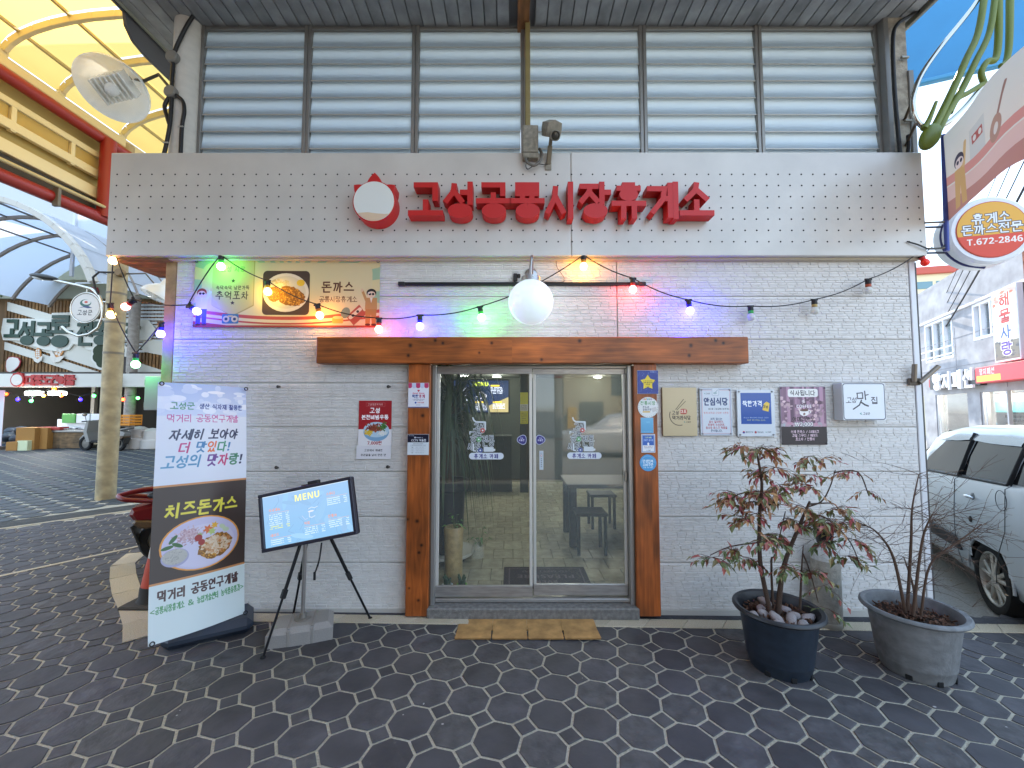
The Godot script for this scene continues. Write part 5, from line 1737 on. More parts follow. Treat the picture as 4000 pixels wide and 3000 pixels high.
func cutout_corn(at: Vector3, k: float, label: String, lean := 0.1) -> void:
	var t := thing("corn_cutout", label, "cutout", at)
	t.rotation.z = lean
	var cob := PackedVector2Array()
	for i in 20: cob.append(Vector2(cos(TAU * i / 20) * 0.13, 0.12 + sin(TAU * i / 20) * 0.26) * k)
	var g := Geo.new()
	g.prism(cob, 0.0, 0.03)
	put("cob", g, mat("c98a4a", 0.5), t)
	for r in 4:
		for c in 2:
			var q := Geo.new()
			q.box(Vector3(-0.045 + 0.09 * c, -0.02 + 0.095 * r, 0.034 / k) * k, Vector3(0.075, 0.075, 0.012 / k) * k, 0.004)
			put("kernel", q, mat("dfd8ca", 0.5), t)
	for s in [-1.0, 1.0]:
		var h := Geo.new()
		h.prism(PackedVector2Array([Vector2(0, -0.32) * k, Vector2(s * 0.16, -0.22) * k, Vector2(s * 0.25, 0.02) * k, Vector2(s * 0.1, -0.06) * k, Vector2(0.0, -0.14) * k]), 0.032, 0.05, 0.004)
		put("husk", h, mat("ddd6c8", 0.5), t)

# ---------------------------------------------------------------- right: the street and the shops across it
func build_far_street() -> void:
	var at := Transform3D(Basis(Vector3.UP, -2.0488), Vector3(15.3, 0, -12.0))
	var gb := thing("grey_shop_building", "pale grey two-storey shop building across the street with white windows and display fronts", "building", at.origin, -2.0488)
	var render := textured("b9bac0", 0.8, blotch, Vector3(0.25, 0.25, 0.25))
	var wall := Geo.new()
	# wall pieces left around the openings: [x0, x1, y0, y1]
	for q in [[0.0, 0.62, 2.2, 4.75], [2.73, 4.0, 2.2, 4.75], [5.32, 9.0, 2.2, 4.75], [0.62, 2.73, 2.2, 3.36], [4.0, 5.32, 2.2, 3.7], [0.0, 9.0, 4.75, 5.9], [0.25, 1.2, -0.2, 2.2], [3.4, 4.12, -0.2, 2.2], [6.6, 9.0, -0.2, 2.2], [1.2, 3.4, -0.2, 0.3], [4.12, 6.6, -0.2, 0.3]]:
		wall.box(Vector3((q[0] + q[1]) / 2, (q[2] + q[3]) / 2, -0.15), Vector3(q[1] - q[0], q[3] - q[2], 0.3))
	wall.box(Vector3(4.5, 2.9, -4.0), Vector3(9.0, 6.0, 0.2))
	wall.box(Vector3(0.1, 2.9, -2.15), Vector3(0.2, 6.0, 3.6))
	wall.box(Vector3(4.5, 2.3, -2.1), Vector3(8.6, 0.12, 3.6))
	wall.box(Vector3(4.5, 5.95, -2.0), Vector3(9.0, 0.12, 4.0))
	put("wall", wall, render, gb)
	put("white_trim", boxes([[Vector3(4.5, 4.8, 0.02), Vector3(9.0, 0.07, 0.06)]], 0.01), mat("dfe2ea", 0.5), gb)
	for y in [3.05, 3.95]: put("wall_joint", boxes([[Vector3(4.5, y, 0.002), Vector3(9.0, 0.014, 0.01)]]), mat("85868c", 0.8), gb)
	for x in [2.85, 5.5]: put("wall_joint", boxes([[Vector3(x, 3.3, 0.003), Vector3(0.014, 2.0, 0.008)]]), mat("8f9096", 0.8), gb)
	put("side_door", boxes([[Vector3(0.12, 1.0, -0.2), Vector3(0.24, 2.4, 0.05)]], 0.005), mat("7c7f88", 0.5), gb)
	var glassm := pane("c8dce4", 0.12)
	var white := mat("e8eaf0", 0.4)
	for w in [[0.62, 2.73, 3.36, 4.75], [4.0, 5.32, 3.7, 4.75]]:
		var wn := branch("window", gb)
		var f := Geo.new()
		var mx: float = (w[0] + w[1]) / 2
		var my: float = (w[2] + w[3]) / 2
		var ww: float = w[1] - w[0]
		var hh: float = w[3] - w[2]
		for x in [w[0] + 0.04, w[1] - 0.04, mx - ww * 0.18, mx + ww * 0.2]: f.box(Vector3(x, my, -0.05), Vector3(0.08, hh, 0.12), 0.006)
		for y in [w[2] + 0.04, w[3] - 0.04]: f.box(Vector3(mx, y, -0.052), Vector3(ww, 0.08, 0.11), 0.006)
		put("frame", f, white, wn)
		var g := Geo.new()
		g.quad(Vector3(w[0], w[2], -0.08), Vector3(w[1], w[2], -0.08), Vector3(w[1], w[3], -0.08), Vector3(w[0], w[3], -0.08))
		put("glass", g, glassm, wn)
		put("blind", boxes([[Vector3(mx, my + 0.2, -0.4), Vector3(ww, hh, 0.02)]]), mat("8fa3aa", 0.7), wn)
	for y in [3.48, 3.72]:
		var r := Geo.new()
		r.rod(Vector3(0.35, y, 0.12), Vector3(3.0, y, 0.12), 0.022, 8)
		put("window_guard_rail", r, white, gb)
	for w in [[1.2, 3.4], [4.12, 6.6]]:
		var sf := branch("display_window", gb)
		for x in [w[0] + 0.04, w[0] + 0.22, w[1] - 0.04, minf(5.35, w[1] - 0.05)]: put("mullion", boxes([[Vector3(x, 1.25, -0.06 - 0.002 * x), Vector3(0.06, 1.9, 0.08)]], 0.005), mat("bfc2c8", 0.4, 0.5), sf)
		var g := Geo.new()
		g.quad(Vector3(w[0], 0.3, -0.1), Vector3(w[1], 0.3, -0.1), Vector3(w[1], 2.2, -0.1), Vector3(w[0], 2.2, -0.1))
		put("glass", g, glassm, sf)
		var aw := Geo.new()
		aw.prism(PackedVector2Array([Vector2(w[0] + 0.45, 1.62), Vector2(w[1] - 0.05, 1.62), Vector2(w[1] - 0.05, 1.95), Vector2(w[0] + 0.45, 1.95)]), -1.3, -1.2, 0.02)
		put("turquoise_valance", aw, mat("3fb3bf", 0.7), sf)
		var bk := Geo.new()
		var bg := boxes([[Vector3((w[0] + w[1]) / 2, 1.1, -1.75), Vector3(w[1] - w[0], 2.2, 0.1)]])
		put("mortar_wall", bg, mat("a59d8f", 0.9), sf)
		for j in 14:
			var x: float = w[0] + (0.0 if j % 2 else 0.14)
			while x < w[1] - 0.1:
				bk.box(Vector3(x + 0.13, 0.35 + j * 0.125, -1.69), Vector3(0.25, 0.1, 0.04), 0.008)
				x += 0.28
		put("brickwork", bk, textured("8d7a66", 0.9, blotch, Vector3(2.2, 2.2, 2.2)), sf).set_meta("kind", "stuff")
		var pic := canvas(128, 48, Color("e8dfe2"))
		for i in 14: pic.oval(rng.randf() * 128, rng.randf() * 30, rng.randf_range(4, 12), rng.randf_range(3, 8), [Color("d9a7b4"), Color("b9b48a"), Color("6b5a52"), Color("efe6e6")][rng.randi() % 4])
		var pg := Geo.new()
		pg.quad(Vector3(w[0] + 0.45, 1.96, -1.25), Vector3(w[1] - 0.05, 1.96, -1.25), Vector3(w[1] - 0.05, 2.2, -1.25), Vector3(w[0] + 0.45, 2.2, -1.25))
		put("header_print", pg, printed(pic), sf)
		var l := OmniLight3D.new()
		l.name = "shop_lamp"
		l.position = Vector3((w[0] + w[1]) / 2, 2.05, -0.8)
		l.light_energy = 0.8
		l.light_size = 0.15
		l.omni_range = 8.0
		l.omni_attenuation = 2.0
		l.light_color = Color(1.0, 0.95, 0.85)
		l.shadow_enabled = true
		gb.add_child(l)
		var lt := Geo.new()
		lt.lathe([Vector2(0.0, -0.01), Vector2(0.12, 0.0), Vector2(0.13, 0.03)], 20)
		var lo := put("ceiling_lamp", lt, glow("fff2dc", 4.0), sf)
		lo.position = Vector3((w[0] + w[1]) / 2, 2.17, -0.8)
	# clothes on show, each a thing
	for s in [[2.6, 1.15, "6f9fd0", "light blue jacket on show in the left display window"], [5.0, 1.1, "8b2f35", "dark red jacket on show in the right display window"], [5.75, 1.05, "b58a6a", "tan folded clothes on show in the right display window"]]:
		var jg := Geo.new()
		jg.prism(PackedVector2Array([Vector2(-0.22, -0.4), Vector2(0.22, -0.4), Vector2(0.26, 0.1), Vector2(0.14, 0.3), Vector2(0.05, 0.38), Vector2(-0.05, 0.38), Vector2(-0.14, 0.3), Vector2(-0.26, 0.1)]), -0.07, 0.07, 0.04)
		var o := put("jacket", jg, mat(s[2], 0.85), self)
		o.transform = at * Transform3D(Basis.IDENTITY, Vector3(s[0], s[1], -0.75))
		tag(o, s[3], "jacket", "clothes in the display windows")
	# raised lettering of the clothes shop and its red light boxes
	var ys := thing("clothes_shop_sign", "white raised lettering on black sides across the grey shop front", "sign", at.origin, -2.0488)
	var lm := mat("e9eaf0", 0.35)
	var bkm := mat("1b1a1e", 0.4)
	var k := 0
	put("red_backing", boxes([[Vector3(1.25, 2.62, 0.04), Vector3(0.6, 0.28, 0.06)]], 0.01), mat("c02a30", 0.5), ys)
	put("black_case", boxes([[Vector3(2.95, 2.62, 0.09), Vector3(3.3, 0.46, 0.14)]], 0.01), bkm, ys)
	for ch in "양지패션":
		letter(ch, 0.5, 0.085, 0.06, lm, ys, Vector3(2.0 + 0.7 * k, 2.62, 0.165), 1.15)
		k += 1
	var fl := Geo.new()
	for i in 5: fl.ball(Vector3(1.45 + cos(TAU * i / 5 + 0.3) * 0.11, 2.62 + sin(TAU * i / 5 + 0.3) * 0.11, 0.12), Vector3(0.085, 0.085, 0.03), 12, 8)
	put("flower_emblem", fl, mat("e0a58e", 0.5), ys)
	var rb := thing("red_light_box_sign", "red shop light box with an orange strip beside the white lettering", "sign", at.origin, -2.0488)
	each("case", [[Vector3(4.75, 2.58, 0.08), Vector3(0.4, 0.3, 0.1)], [Vector3(6.2, 2.63, 0.2), Vector3(2.5, 0.42, 0.36)]], mat("c8202a", 0.4), rb, 0.01)
	var rc := canvas(256, 44, Color("cc2430"))
	rc.text("양지패션", 60, 2, 20, Color("f0b0b0"), 0.12, 1)
	rc.rect(4, 24, 120, 18, Color("ffa028"))
	var rf := Geo.new()
	rf.quad(Vector3(4.98, 2.44, 0.383), Vector3(7.4, 2.44, 0.383), Vector3(7.4, 2.82, 0.383), Vector3(4.98, 2.82, 0.383))
	var rm := printed(rc, 0.35)
	rm.emission_enabled = true
	rm.emission_texture = rm.albedo_texture
	rm.emission_energy_multiplier = 0.35
	put("sign_face", rf, rm, rb)
	# tall printed seafood sign at the edge
	var sc := canvas(160, 420, Color("f4efe6"))
	sc.fade(0, 0, 160, 110, Color("d9b9a8"), Color("f4efe6"))
	sc.fade(0, 250, 160, 60, Color("b9d9e6"), Color("d8d8cc"))
	sc.rect(0, 310, 160, 110, Color("7d786c"))
	for i in 30: sc.oval(rng.randf() * 160, 310 + rng.randf() * 100, rng.randf_range(6, 16), rng.randf_range(5, 10), Color("8f8a7c").lerp(Color("4e5058"), rng.randf()))
	for i in 12: sc.oval(rng.randf() * 150, rng.randf() * 80, rng.randf_range(8, 18), rng.randf_range(6, 12), Color("d86a50").lerp(Color("f0e0d0"), rng.randf()))
	k = 0
	for ch in "해물사랑":
		sc.text(ch, 80, 18 + 98 * k, 82, [Color("d8402a"), Color("c83a34"), Color("3a5a9a"), Color("5a3a9a")][k], 0.13, 1, 0.9, 0.0, 0.0, 0.0, 5.0, Color("f8f6f0"))
		k += 1
	var sg := thing("seafood_banner_sign", "tall white printed sign with red and violet lettering by the upper windows", "sign", at.origin, -2.0488)
	put("frame", boxes([[Vector3(6.0, 3.85, 0.12), Vector3(1.1, 1.86, 0.12)]], 0.01), mat("dfe2e8", 0.4), sg)
	var sf2 := Geo.new()
	sf2.quad(Vector3(5.5, 2.97, 0.183), Vector3(6.52, 2.97, 0.183), Vector3(6.52, 4.72, 0.183), Vector3(5.5, 4.72, 0.183))
	put("printed_face", sf2, printed(sc, 0.5), sg)
	# cream building beyond
	var yb := thing("cream_building", "sunlit cream building with a red roof edge rising behind the grey shop", "building", Vector3(29.5, 0, -24.5), -0.25)
	put("wall", boxes([[Vector3(0, 5.4, -2), Vector3(9, 11.2, 4)]], 0.02), mat("e6d7ae", 0.7), yb)
	put("roof_edge", boxes([[Vector3(0, 11.2, -1.9), Vector3(9.2, 0.5, 4.2)]], 0.03), mat("c25a48", 0.6), yb)
	for i in 4: put("window", boxes([[Vector3(-3.3 + 1.1 * i, 10.2, 0.01), Vector3(0.9, 0.5, 0.05)]], 0.01), mat("6f8f96", 0.15), yb)
	for i in 3: put("large_window", boxes([[Vector3(-2.7 + 2.3 * i, 8.2, 0.01), Vector3(2.1, 2.0, 0.05)]], 0.01), mat("8fa59f", 0.2), yb)
	var bb := thing("brick_building", "small red brick building with a blue eave at the right edge", "building", Vector3(11.9, 0, -6.2), -2.0488)
	put("wall", boxes([[Vector3(1.6, 2.9, -1.6), Vector3(2.6, 5.6, 3)]], 0.01), textured("9a5a42", 0.9, blotch, Vector3(1.5, 1.5, 1.5)), bb)
	put("blue_eave", boxes([[Vector3(1.6, 5.75, -1.5), Vector3(2.9, 0.4, 3.4)]], 0.02), mat("2f7fb8", 0.5), bb)
	# overhead wires
	var where := ["thickest, lowest", "second lowest", "middle", "topmost"]
	for i in 4:
		var w := Geo.new()
		var p := PackedVector3Array()
		for j in 13:
			var f := j / 12.0
			p.append(Vector3(lerpf(15.5, 8.0, f), lerpf(4.1 + 0.28 * i, 7.2 + 0.55 * i, f) - 0.9 * f * (1.0 - f), lerpf(-11.6, -1.5, f)))
		w.tube(p, [0.022, 0.012, 0.01, 0.008][i], 5)
		tag(put("overhead_wire", w, mat("2a2a2e", 0.6)), "dark overhead wire before the grey shop building, %s" % where[i], "wire", "overhead wires across the street")

func build_opposite_side() -> void:
	# the far side of the street in front of the shop, which the door glass mirrors
	var b1 := thing("brick_house", "orange brick shop house with a dark front, opposite the left of the restaurant", "building", Vector3(-4.4, -0.1, 7.2))
	put("canopy", boxes([[Vector3(0, 2.85, -0.9), Vector3(9.8, 0.1, 1.9)]], 0.02), mat("5a5048", 0.7), b1)
	put("wall", boxes([[Vector3(0, 2.8, 1.5), Vector3(9.8, 5.8, 3)]], 0.02), textured("b06a40", 0.9, blotch, Vector3(0.5, 0.5, 0.5)), b1)
	each("shop_opening", [[Vector3(-2.4, 1.35, -0.02), Vector3(4.6, 2.6, 0.1)], [Vector3(2.45, 1.35, -0.02), Vector3(4.6, 2.6, 0.1)]], mat("1c1917", 0.7), b1)
	put("window", boxes([[Vector3(-2.0, 4.1, -0.02), Vector3(2.0, 1.2, 0.08)]], 0.01), mat("5f7078", 0.2), b1)
	put("window", boxes([[Vector3(2.0, 4.1, -0.02), Vector3(2.0, 1.2, 0.08)]], 0.01), mat("5f7078", 0.2), b1)
	var b2 := thing("beige_house", "beige tiled house on the far side of the street, seen mirrored in the door", "building", Vector3(6.6, -0.1, 19.0))
	put("wall", boxes([[Vector3(0, 2.6, 1.5), Vector3(7.6, 5.4, 3)]], 0.02), textured("c9b894", 0.8, streak, Vector3(0.8, 0.8, 0.8)), b2)
	put("window", boxes([[Vector3(-0.4, 3.3, -0.02), Vector3(1.6, 1.5, 0.08)]], 0.01), mat("566168", 0.2), b2)
	put("doorway", boxes([[Vector3(-2.3, 1.1, -0.02), Vector3(1.3, 2.2, 0.1)]], 0.01), mat("2d2b2a", 0.6), b2)
	put("garden_wall", boxes([[Vector3(1.2, 0.6, -0.5), Vector3(4.6, 1.2, 0.2)]], 0.02), mat("cfccc2", 0.8), b2)
	put("striped_post", boxes([[Vector3(-3.4, 1.2, -0.3), Vector3(0.5, 1.4, 0.3)]], 0.02), mat("c99a22", 0.6), b2)
	var b3 := thing("white_house", "white rendered house on the far side of the street, left of the brick one", "building", Vector3(-11.5, -0.1, 19.2))
	put("wall", boxes([[Vector3(0, 2.7, 1.5), Vector3(9, 5.6, 3)]], 0.02), mat("cfccc4", 0.8), b3)
	put("shutter", boxes([[Vector3(0, 1.2, -0.03), Vector3(3.4, 2.4, 0.08)]], 0.01), mat("7f8890", 0.5), b3)
	var pole := thing("utility_pole", "grey concrete utility pole on the near kerb, seen mirrored in the door", "pole", Vector3(0.98, -0.02, 5.15))
	var pg := Geo.new()
	pg.tube(PackedVector3Array([Vector3(0, 0, 0), Vector3(0, 7.5, 0)]), 0.085, 20, 0.07)
	put("shaft", pg, textured("a7a49e", 0.85, fine, Vector3(2, 2, 2)), pole)
	for y in [1.1, 2.4]:
		var r := Geo.new()
		r.lathe([Vector2(0.086, y), Vector2(0.091, y), Vector2(0.091, y + 0.05), Vector2(0.086, y + 0.05)], 20)
		put("band", r, mat("8a2f2a", 0.5), pole)
	for i in 3: put("step_bolt", boxes([[Vector3(0.12 * (1 if i % 2 else -1), 2.8 + 0.5 * i, 0), Vector3(0.16, 0.02, 0.02)]], 0.004), mat("5c5c5c", 0.5, 0.5), pole)

# ---------------------------------------------------------------- the silver car
func build_car() -> void:
	var e := Vector3(-0.46, 0, 0.888)
	var car := make_car("silver_car", "silver grey boxy hatchback parked in the street beside the right corner", "c3cacf")
	car.position = Vector3(4.22, -0.105, 0.0)
	car.rotation.y = -2.0488
	var other := make_car("white_car", "white hatchback parked across the street, seen mirrored in the door glass", "d4d6d6")
	other.position = Vector3(5.6, -0.105, 13.4)
	other.rotation.y = 0.1

func car_top(s: float) -> float:
	var pts := [Vector2(-3.62, 0.72), Vector2(-3.5, 0.95), Vector2(-3.2, 1.04), Vector2(-2.55, 1.16), Vector2(-1.85, 1.6), Vector2(-1.35, 1.68), Vector2(-0.4, 1.70), Vector2(0.15, 1.68), Vector2(0.42, 1.6), Vector2(0.56, 1.18), Vector2(0.62, 0.9), Vector2(0.63, 0.5)]
	for i in pts.size() - 1:
		if s <= pts[i + 1].x: return lerpf(pts[i].y, pts[i + 1].y, clampf((s - pts[i].x) / (pts[i + 1].x - pts[i].x), 0, 1))
	return 0.5

func car_row(s: float) -> Array:
	# half section of the body at station s: (out from the side plane, height)
	var top := car_top(s)
	var belt := minf(1.10 + 0.05 * (s + 1.8), top - 0.03)
	var nose := 0.0
	if s < -3.1: nose = pow((-3.1 - s) / 0.52, 2.0) * 0.3
	if s > 0.25: nose = pow((s - 0.25) / 0.38, 2.0) * 0.16
	var roof := maxf(top - 0.1, belt + 0.01)
	return [Vector2(-0.10 - nose, 0.2), Vector2(-0.03 - nose, 0.27), Vector2(0.0 - nose, 0.42), Vector2(0.012 - nose, 0.6), Vector2(0.01 - nose, minf(0.8, belt - 0.05)), Vector2(-0.008 - nose, belt - 0.03), Vector2(-0.05 - nose, belt), Vector2(-0.12 - nose, lerpf(belt, roof, 0.5)), Vector2(-0.21 - nose, roof), Vector2(-0.27 - nose, roof + (top - roof) * 0.55), Vector2(-0.4 - nose, top - 0.015), Vector2(-0.88, top)]

func make_car(called: String, label: String, paint_hex: String) -> Node3D:
	# local x runs to the rear, z to the left side of the car, which faces the shop
	var car := thing(called, label, "car")
	var paint := mat(paint_hex, 0.35, 0.12)
	paint.clearcoat_enabled = true
	paint.clearcoat = 0.8
	paint.clearcoat_roughness = 0.06
	var dark := mat("17181a", 0.5)
	var hubs := [-0.28, -2.83]
	var body := Geo.new()
	var st := []
	var s := -3.62
	while s < 0.64:
		st.append(minf(s, 0.63))
		s += 0.05
	for sgn in [1.0, -1.0]:
		for i in st.size() - 1:
			var a := car_row(st[i])
			var b := car_row(st[i + 1])
			for j in a.size() - 1:
				var q := []
				for w in [[st[i], a[j]], [st[i + 1], b[j]], [st[i + 1], b[j + 1]], [st[i], a[j + 1]]]:
					var zz: float = w[1].x if sgn > 0 else -1.76 - w[1].x
					q.append(Vector3(w[0], w[1].y, zz))
				var mid: Vector3 = (q[0] + q[1] + q[2] + q[3]) / 4.0
				var open := false
				for hx in hubs:
					if Vector2(mid.x - hx, mid.y - 0.31).length() < 0.365: open = true
				if open: continue
				var away := Vector3(mid.x, 0.7, -0.88)
				body.face(q, away)
	# smooth the shading a little by welding
	var tool := SurfaceTool.new()
	tool.begin(Mesh.PRIMITIVE_TRIANGLES)
	tool.set_smooth_group(0)
	for p in body.v: tool.add_vertex(p)
	tool.index()
	tool.generate_normals()
	put("body", tool.commit(), paint, car)
	for x in [-3.615, 0.628]:
		var cap := Geo.new()
		var r := car_row(x)
		var poly := []
		for p in r: poly.append(Vector3(x, p.y, p.x))
		for j in range(r.size() - 1, -1, -1): poly.append(Vector3(x, r[j].y, -1.76 - r[j].x))
		cap.face(poly, Vector3(-1.5, 0.6, -0.88))
		put("bumper_face", cap, paint, car)
	put("underbody", boxes([[Vector3(-1.5, 0.24, -0.88), Vector3(4.0, 0.12, 1.3)]], 0.03), dark, car)
	for sgn in [1.0, -1.0]:
		for hx in hubs:
			var well := Geo.new()
			for i in 16:
				var a0 := PI * i / 16.0 - 0.2
				var a1 := PI * (i + 1) / 16.0 - 0.2
				var z0 := 0.0 if sgn > 0 else -1.76
				var zi := -0.32 if sgn > 0 else -1.44
				var c0 := Vector3(hx + cos(a0) * 0.375, 0.31 + sin(a0) * 0.375, 0)
				var c1 := Vector3(hx + cos(a1) * 0.375, 0.31 + sin(a1) * 0.375, 0)
				well.face([c0 + Vector3(0, 0, z0), c1 + Vector3(0, 0, z0), c1 + Vector3(0, 0, zi), c0 + Vector3(0, 0, zi)], Vector3(hx, 0.31, -9))
			put("wheel_arch_liner", well, dark, car)
			var lip := Geo.new()
			var lp := PackedVector3Array()
			for i in 25:
				var a := PI * 1.02 * i / 24.0 - 0.03
				lp.append(Vector3(hx + cos(a) * 0.375, 0.31 + sin(a) * 0.375, -0.002 if sgn > 0 else -1.758))
			lip.tube(lp, 0.012, 8)
			put("arch_lip", lip, paint, car)
			var wh := branch("wheel", car, Vector3(hx, 0.31, -0.11 if sgn > 0 else -1.65))
			if sgn < 0: wh.rotation.y = PI
			var ty := Geo.new()
			ty.xf = Transform3D(Basis(Vector3.RIGHT, PI / 2), Vector3.ZERO)
			ty.lathe([Vector2(0.23, -0.1), Vector2(0.3, -0.1), Vector2(0.318, -0.07), Vector2(0.318, 0.07), Vector2(0.3, 0.1), Vector2(0.255, 0.108), Vector2(0.235, 0.095), Vector2(0.23, 0.06)], 36)
			put("tyre", ty, mat("1a1a1b", 0.85), wh)
			var rim := Geo.new()
			rim.xf = Transform3D(Basis(Vector3.RIGHT, PI / 2), Vector3.ZERO)
			rim.lathe([Vector2(0.2, -0.08), Vector2(0.22, 0.06), Vector2(0.236, 0.09), Vector2(0.222, 0.092), Vector2(0.205, 0.06), Vector2(0.2, -0.06)], 36)
			rim.lathe([Vector2(0.06, 0.05), Vector2(0.05, 0.082), Vector2(0.03, 0.088), Vector2(0, 0.088)], 20)
			var flat := Geo.new()
			for i in 5:
				for dd in [-0.16, 0.16]:
					var a: float = TAU * i / 5.0 + dd + 0.3
					var d := Vector3(cos(a), sin(a), 0)
					flat.bar(d * 0.04 + Vector3(0, 0, 0.07), Vector3(cos(TAU * i / 5.0 + dd * 1.5 + 0.3), sin(TAU * i / 5.0 + dd * 1.5 + 0.3), 0) * 0.212 + Vector3(0, 0, 0.062), 0.036, 0.036, 0.008)
			put("rim", rim, mat("c7c3ba", 0.3, 0.6), wh)
			put("spokes", flat, mat("c7c3ba", 0.3, 0.6), wh)
			var br := Geo.new()
			br.xf = Transform3D(Basis(Vector3.RIGHT, PI / 2), Vector3.ZERO)
			br.lathe([Vector2(0.0, -0.02), Vector2(0.2, -0.02), Vector2(0.2, -0.03)], 24)
			put("brake_disc", br, mat("2a2a2c", 0.5, 0.6), wh)
	# side glass with dark pillars, visors, handles, mouldings on the shop side
	var tint := mat("0d0f12", 0.06)
	tint.metallic_specular = 0.9
	for w in [["front_side_window", -1.78, -0.9, 0.0], ["rear_side_window", -0.83, -0.02, 0.0], ["quarter_window", 0.05, 0.3, 0.0]]:
		var rows := []
		for i in 9:
			var x: float = lerpf(w[1], w[2], i / 8.0)
			var r := car_row(x)
			var lo: Vector2 = r[6]
			var hi: Vector2 = r[8]
			var up := 1.0
			if w[0] == "front_side_window": up = clampf((x + 2.0) / 0.55, 0.05, 1.0)
			if w[0] == "quarter_window": up = clampf((0.5 - x) / 0.3, 0.2, 0.92)
			var l := []
			for k in 5:
				var f := lerpf(0.05, 0.93, k / 4.0) * up
				var p: Vector2 = lo.lerp(r[7], f * 2.0) if f < 0.5 else r[7].lerp(hi, f * 2.0 - 1.0)
				l.append(Vector3(x, p.y, p.x + 0.006))
			rows.append(l)
		var g := Geo.new()
		g.sheet(rows)
		put(w[0], g, tint, car)
	var pil := Geo.new()
	for x in [[-0.865, 0.075], [0.015, 0.075]]:
		var r := car_row(x[0])
		pil.bar(Vector3(x[0] + 0.02, r[6].y, r[6].x + 0.002), Vector3(x[0] - 0.02, r[8].y, r[8].x + 0.002), 0.012, x[1], 0.003)
	put("door_pillar", pil, dark, car)
	var seal := Geo.new()
	var sp := PackedVector3Array()
	for i in 12:
		var x := lerpf(-1.85, 0.0, i / 11.0)
		var r := car_row(x)
		sp.append(Vector3(x, r[6].y + 0.005, r[6].x + 0.012))
	seal.tube(sp, 0.012, 6)
	put("belt_seal", seal, dark, car)
	for v in [[-1.62, -0.93], [-0.88, -0.05]]:
		var g := Geo.new()
		var rows := []
		for i in 8:
			var x := lerpf(v[0], v[1], i / 7.0)
			var r := car_row(x)
			var t := sin(PI * clampf(i / 7.0, 0.06, 0.94)) * 0.3 + 0.7
			rows.append([Vector3(x, r[8].y - 0.085 * t, r[8].x + 0.05), Vector3(x, r[8].y - 0.05, r[8].x + 0.047), Vector3(x, r[8].y - 0.005, r[8].x + 0.018)])
		g.sheet(rows)
		put("window_visor", g, mat("c9d2da", 0.12, 0.7), car)
	for x in [-1.66, -0.5]:
		var h := Geo.new()
		h.ball(Vector3(x, 1.0, 0.03), Vector3(0.085, 0.016, 0.02), 14, 8)
		put("door_handle", h, mat("cfd2d4", 0.12, 0.9), car)
		var cupg := Geo.new()
		cupg.ball(Vector3(x, 1.0, -0.004), Vector3(0.05, 0.04, 0.008), 14, 8)
		put("handle_recess", cupg, mat("868c90", 0.5), car)
	var seams := Geo.new()
	for x in [-0.87, 0.04]:
		var p := PackedVector3Array()
		for j in [1, 2, 3, 4, 5, 6]:
			var bend := 0.0
			if x > 0.0 and j < 4: bend = -0.42 + 0.1 * j
			var xx: float = x + bend * 0.9
			var r := car_row(xx)
			p.append(Vector3(xx, r[j].y, r[j].x + 0.001))
		seams.tube(p, 0.0035, 5)
	put("door_seam", seams, mat("4d5257", 0.7), car)
	var fuel := Geo.new()
	var fp := PackedVector3Array()
	for i in 25: fp.append(Vector3(0.0 + cos(TAU * i / 24) * 0.085, 1.06 + sin(TAU * i / 24) * 0.085, car_row(0.0)[4].x - 0.004))
	fuel.tube(fp, 0.003, 5, -1.0, false)
	put("fuel_flap_seam", fuel, mat("565b60", 0.7), car)
	var sm := Geo.new()
	sm.prism(PackedVector2Array([Vector2(-2.3, 0.42), Vector2(-0.75, 0.42), Vector2(-0.86, 0.54), Vector2(-2.3, 0.54)]), 0.0, 0.03, 0.008)
	put("side_moulding", sm, mat("26282b", 0.6), car)
	for x in [-1.62, -0.53]:
		var g := Geo.new()
		g.ball(Vector3(x, 0.78, 0.012), Vector3(0.028, 0.03, 0.014), 10, 6)
		put("door_guard", g, mat("2c2926", 0.6), car)
	for z in [0.0, -1.76]:
		var sgn := 1.0 if z == 0.0 else -1.0
		var lamp := Geo.new()
		lamp.box(Vector3(0.6, 1.1, z - sgn * 0.22), Vector3(0.06, 0.42, 0.2), 0.02)
		put("tail_light", lamp, mat("8f1a1c", 0.2), car)
		var hl := Geo.new()
		hl.ball(Vector3(-3.52, 0.86, z - sgn * 0.35), Vector3(0.1, 0.1, 0.2), 14, 8)
		put("headlight", hl, mat("d5dbe0", 0.1, 0.4), car)
	var ws := Geo.new()
	ws.sheet([[Vector3(-2.5, 1.2, -0.22), Vector3(-2.5, 1.205, -0.88), Vector3(-2.5, 1.2, -1.54)], [Vector3(-1.9, 1.585, -0.34), Vector3(-1.9, 1.6, -0.88), Vector3(-1.9, 1.585, -1.42)]])
	put("windscreen", ws, tint, car)
	var rw := Geo.new()
	rw.sheet([[Vector3(0.6, 1.2, -0.24), Vector3(0.6, 1.2, -0.88), Vector3(0.6, 1.2, -1.52)], [Vector3(0.5, 1.55, -0.32), Vector3(0.5, 1.56, -0.88), Vector3(0.5, 1.55, -1.44)]])
	put("rear_window", rw, tint, car)
	return car

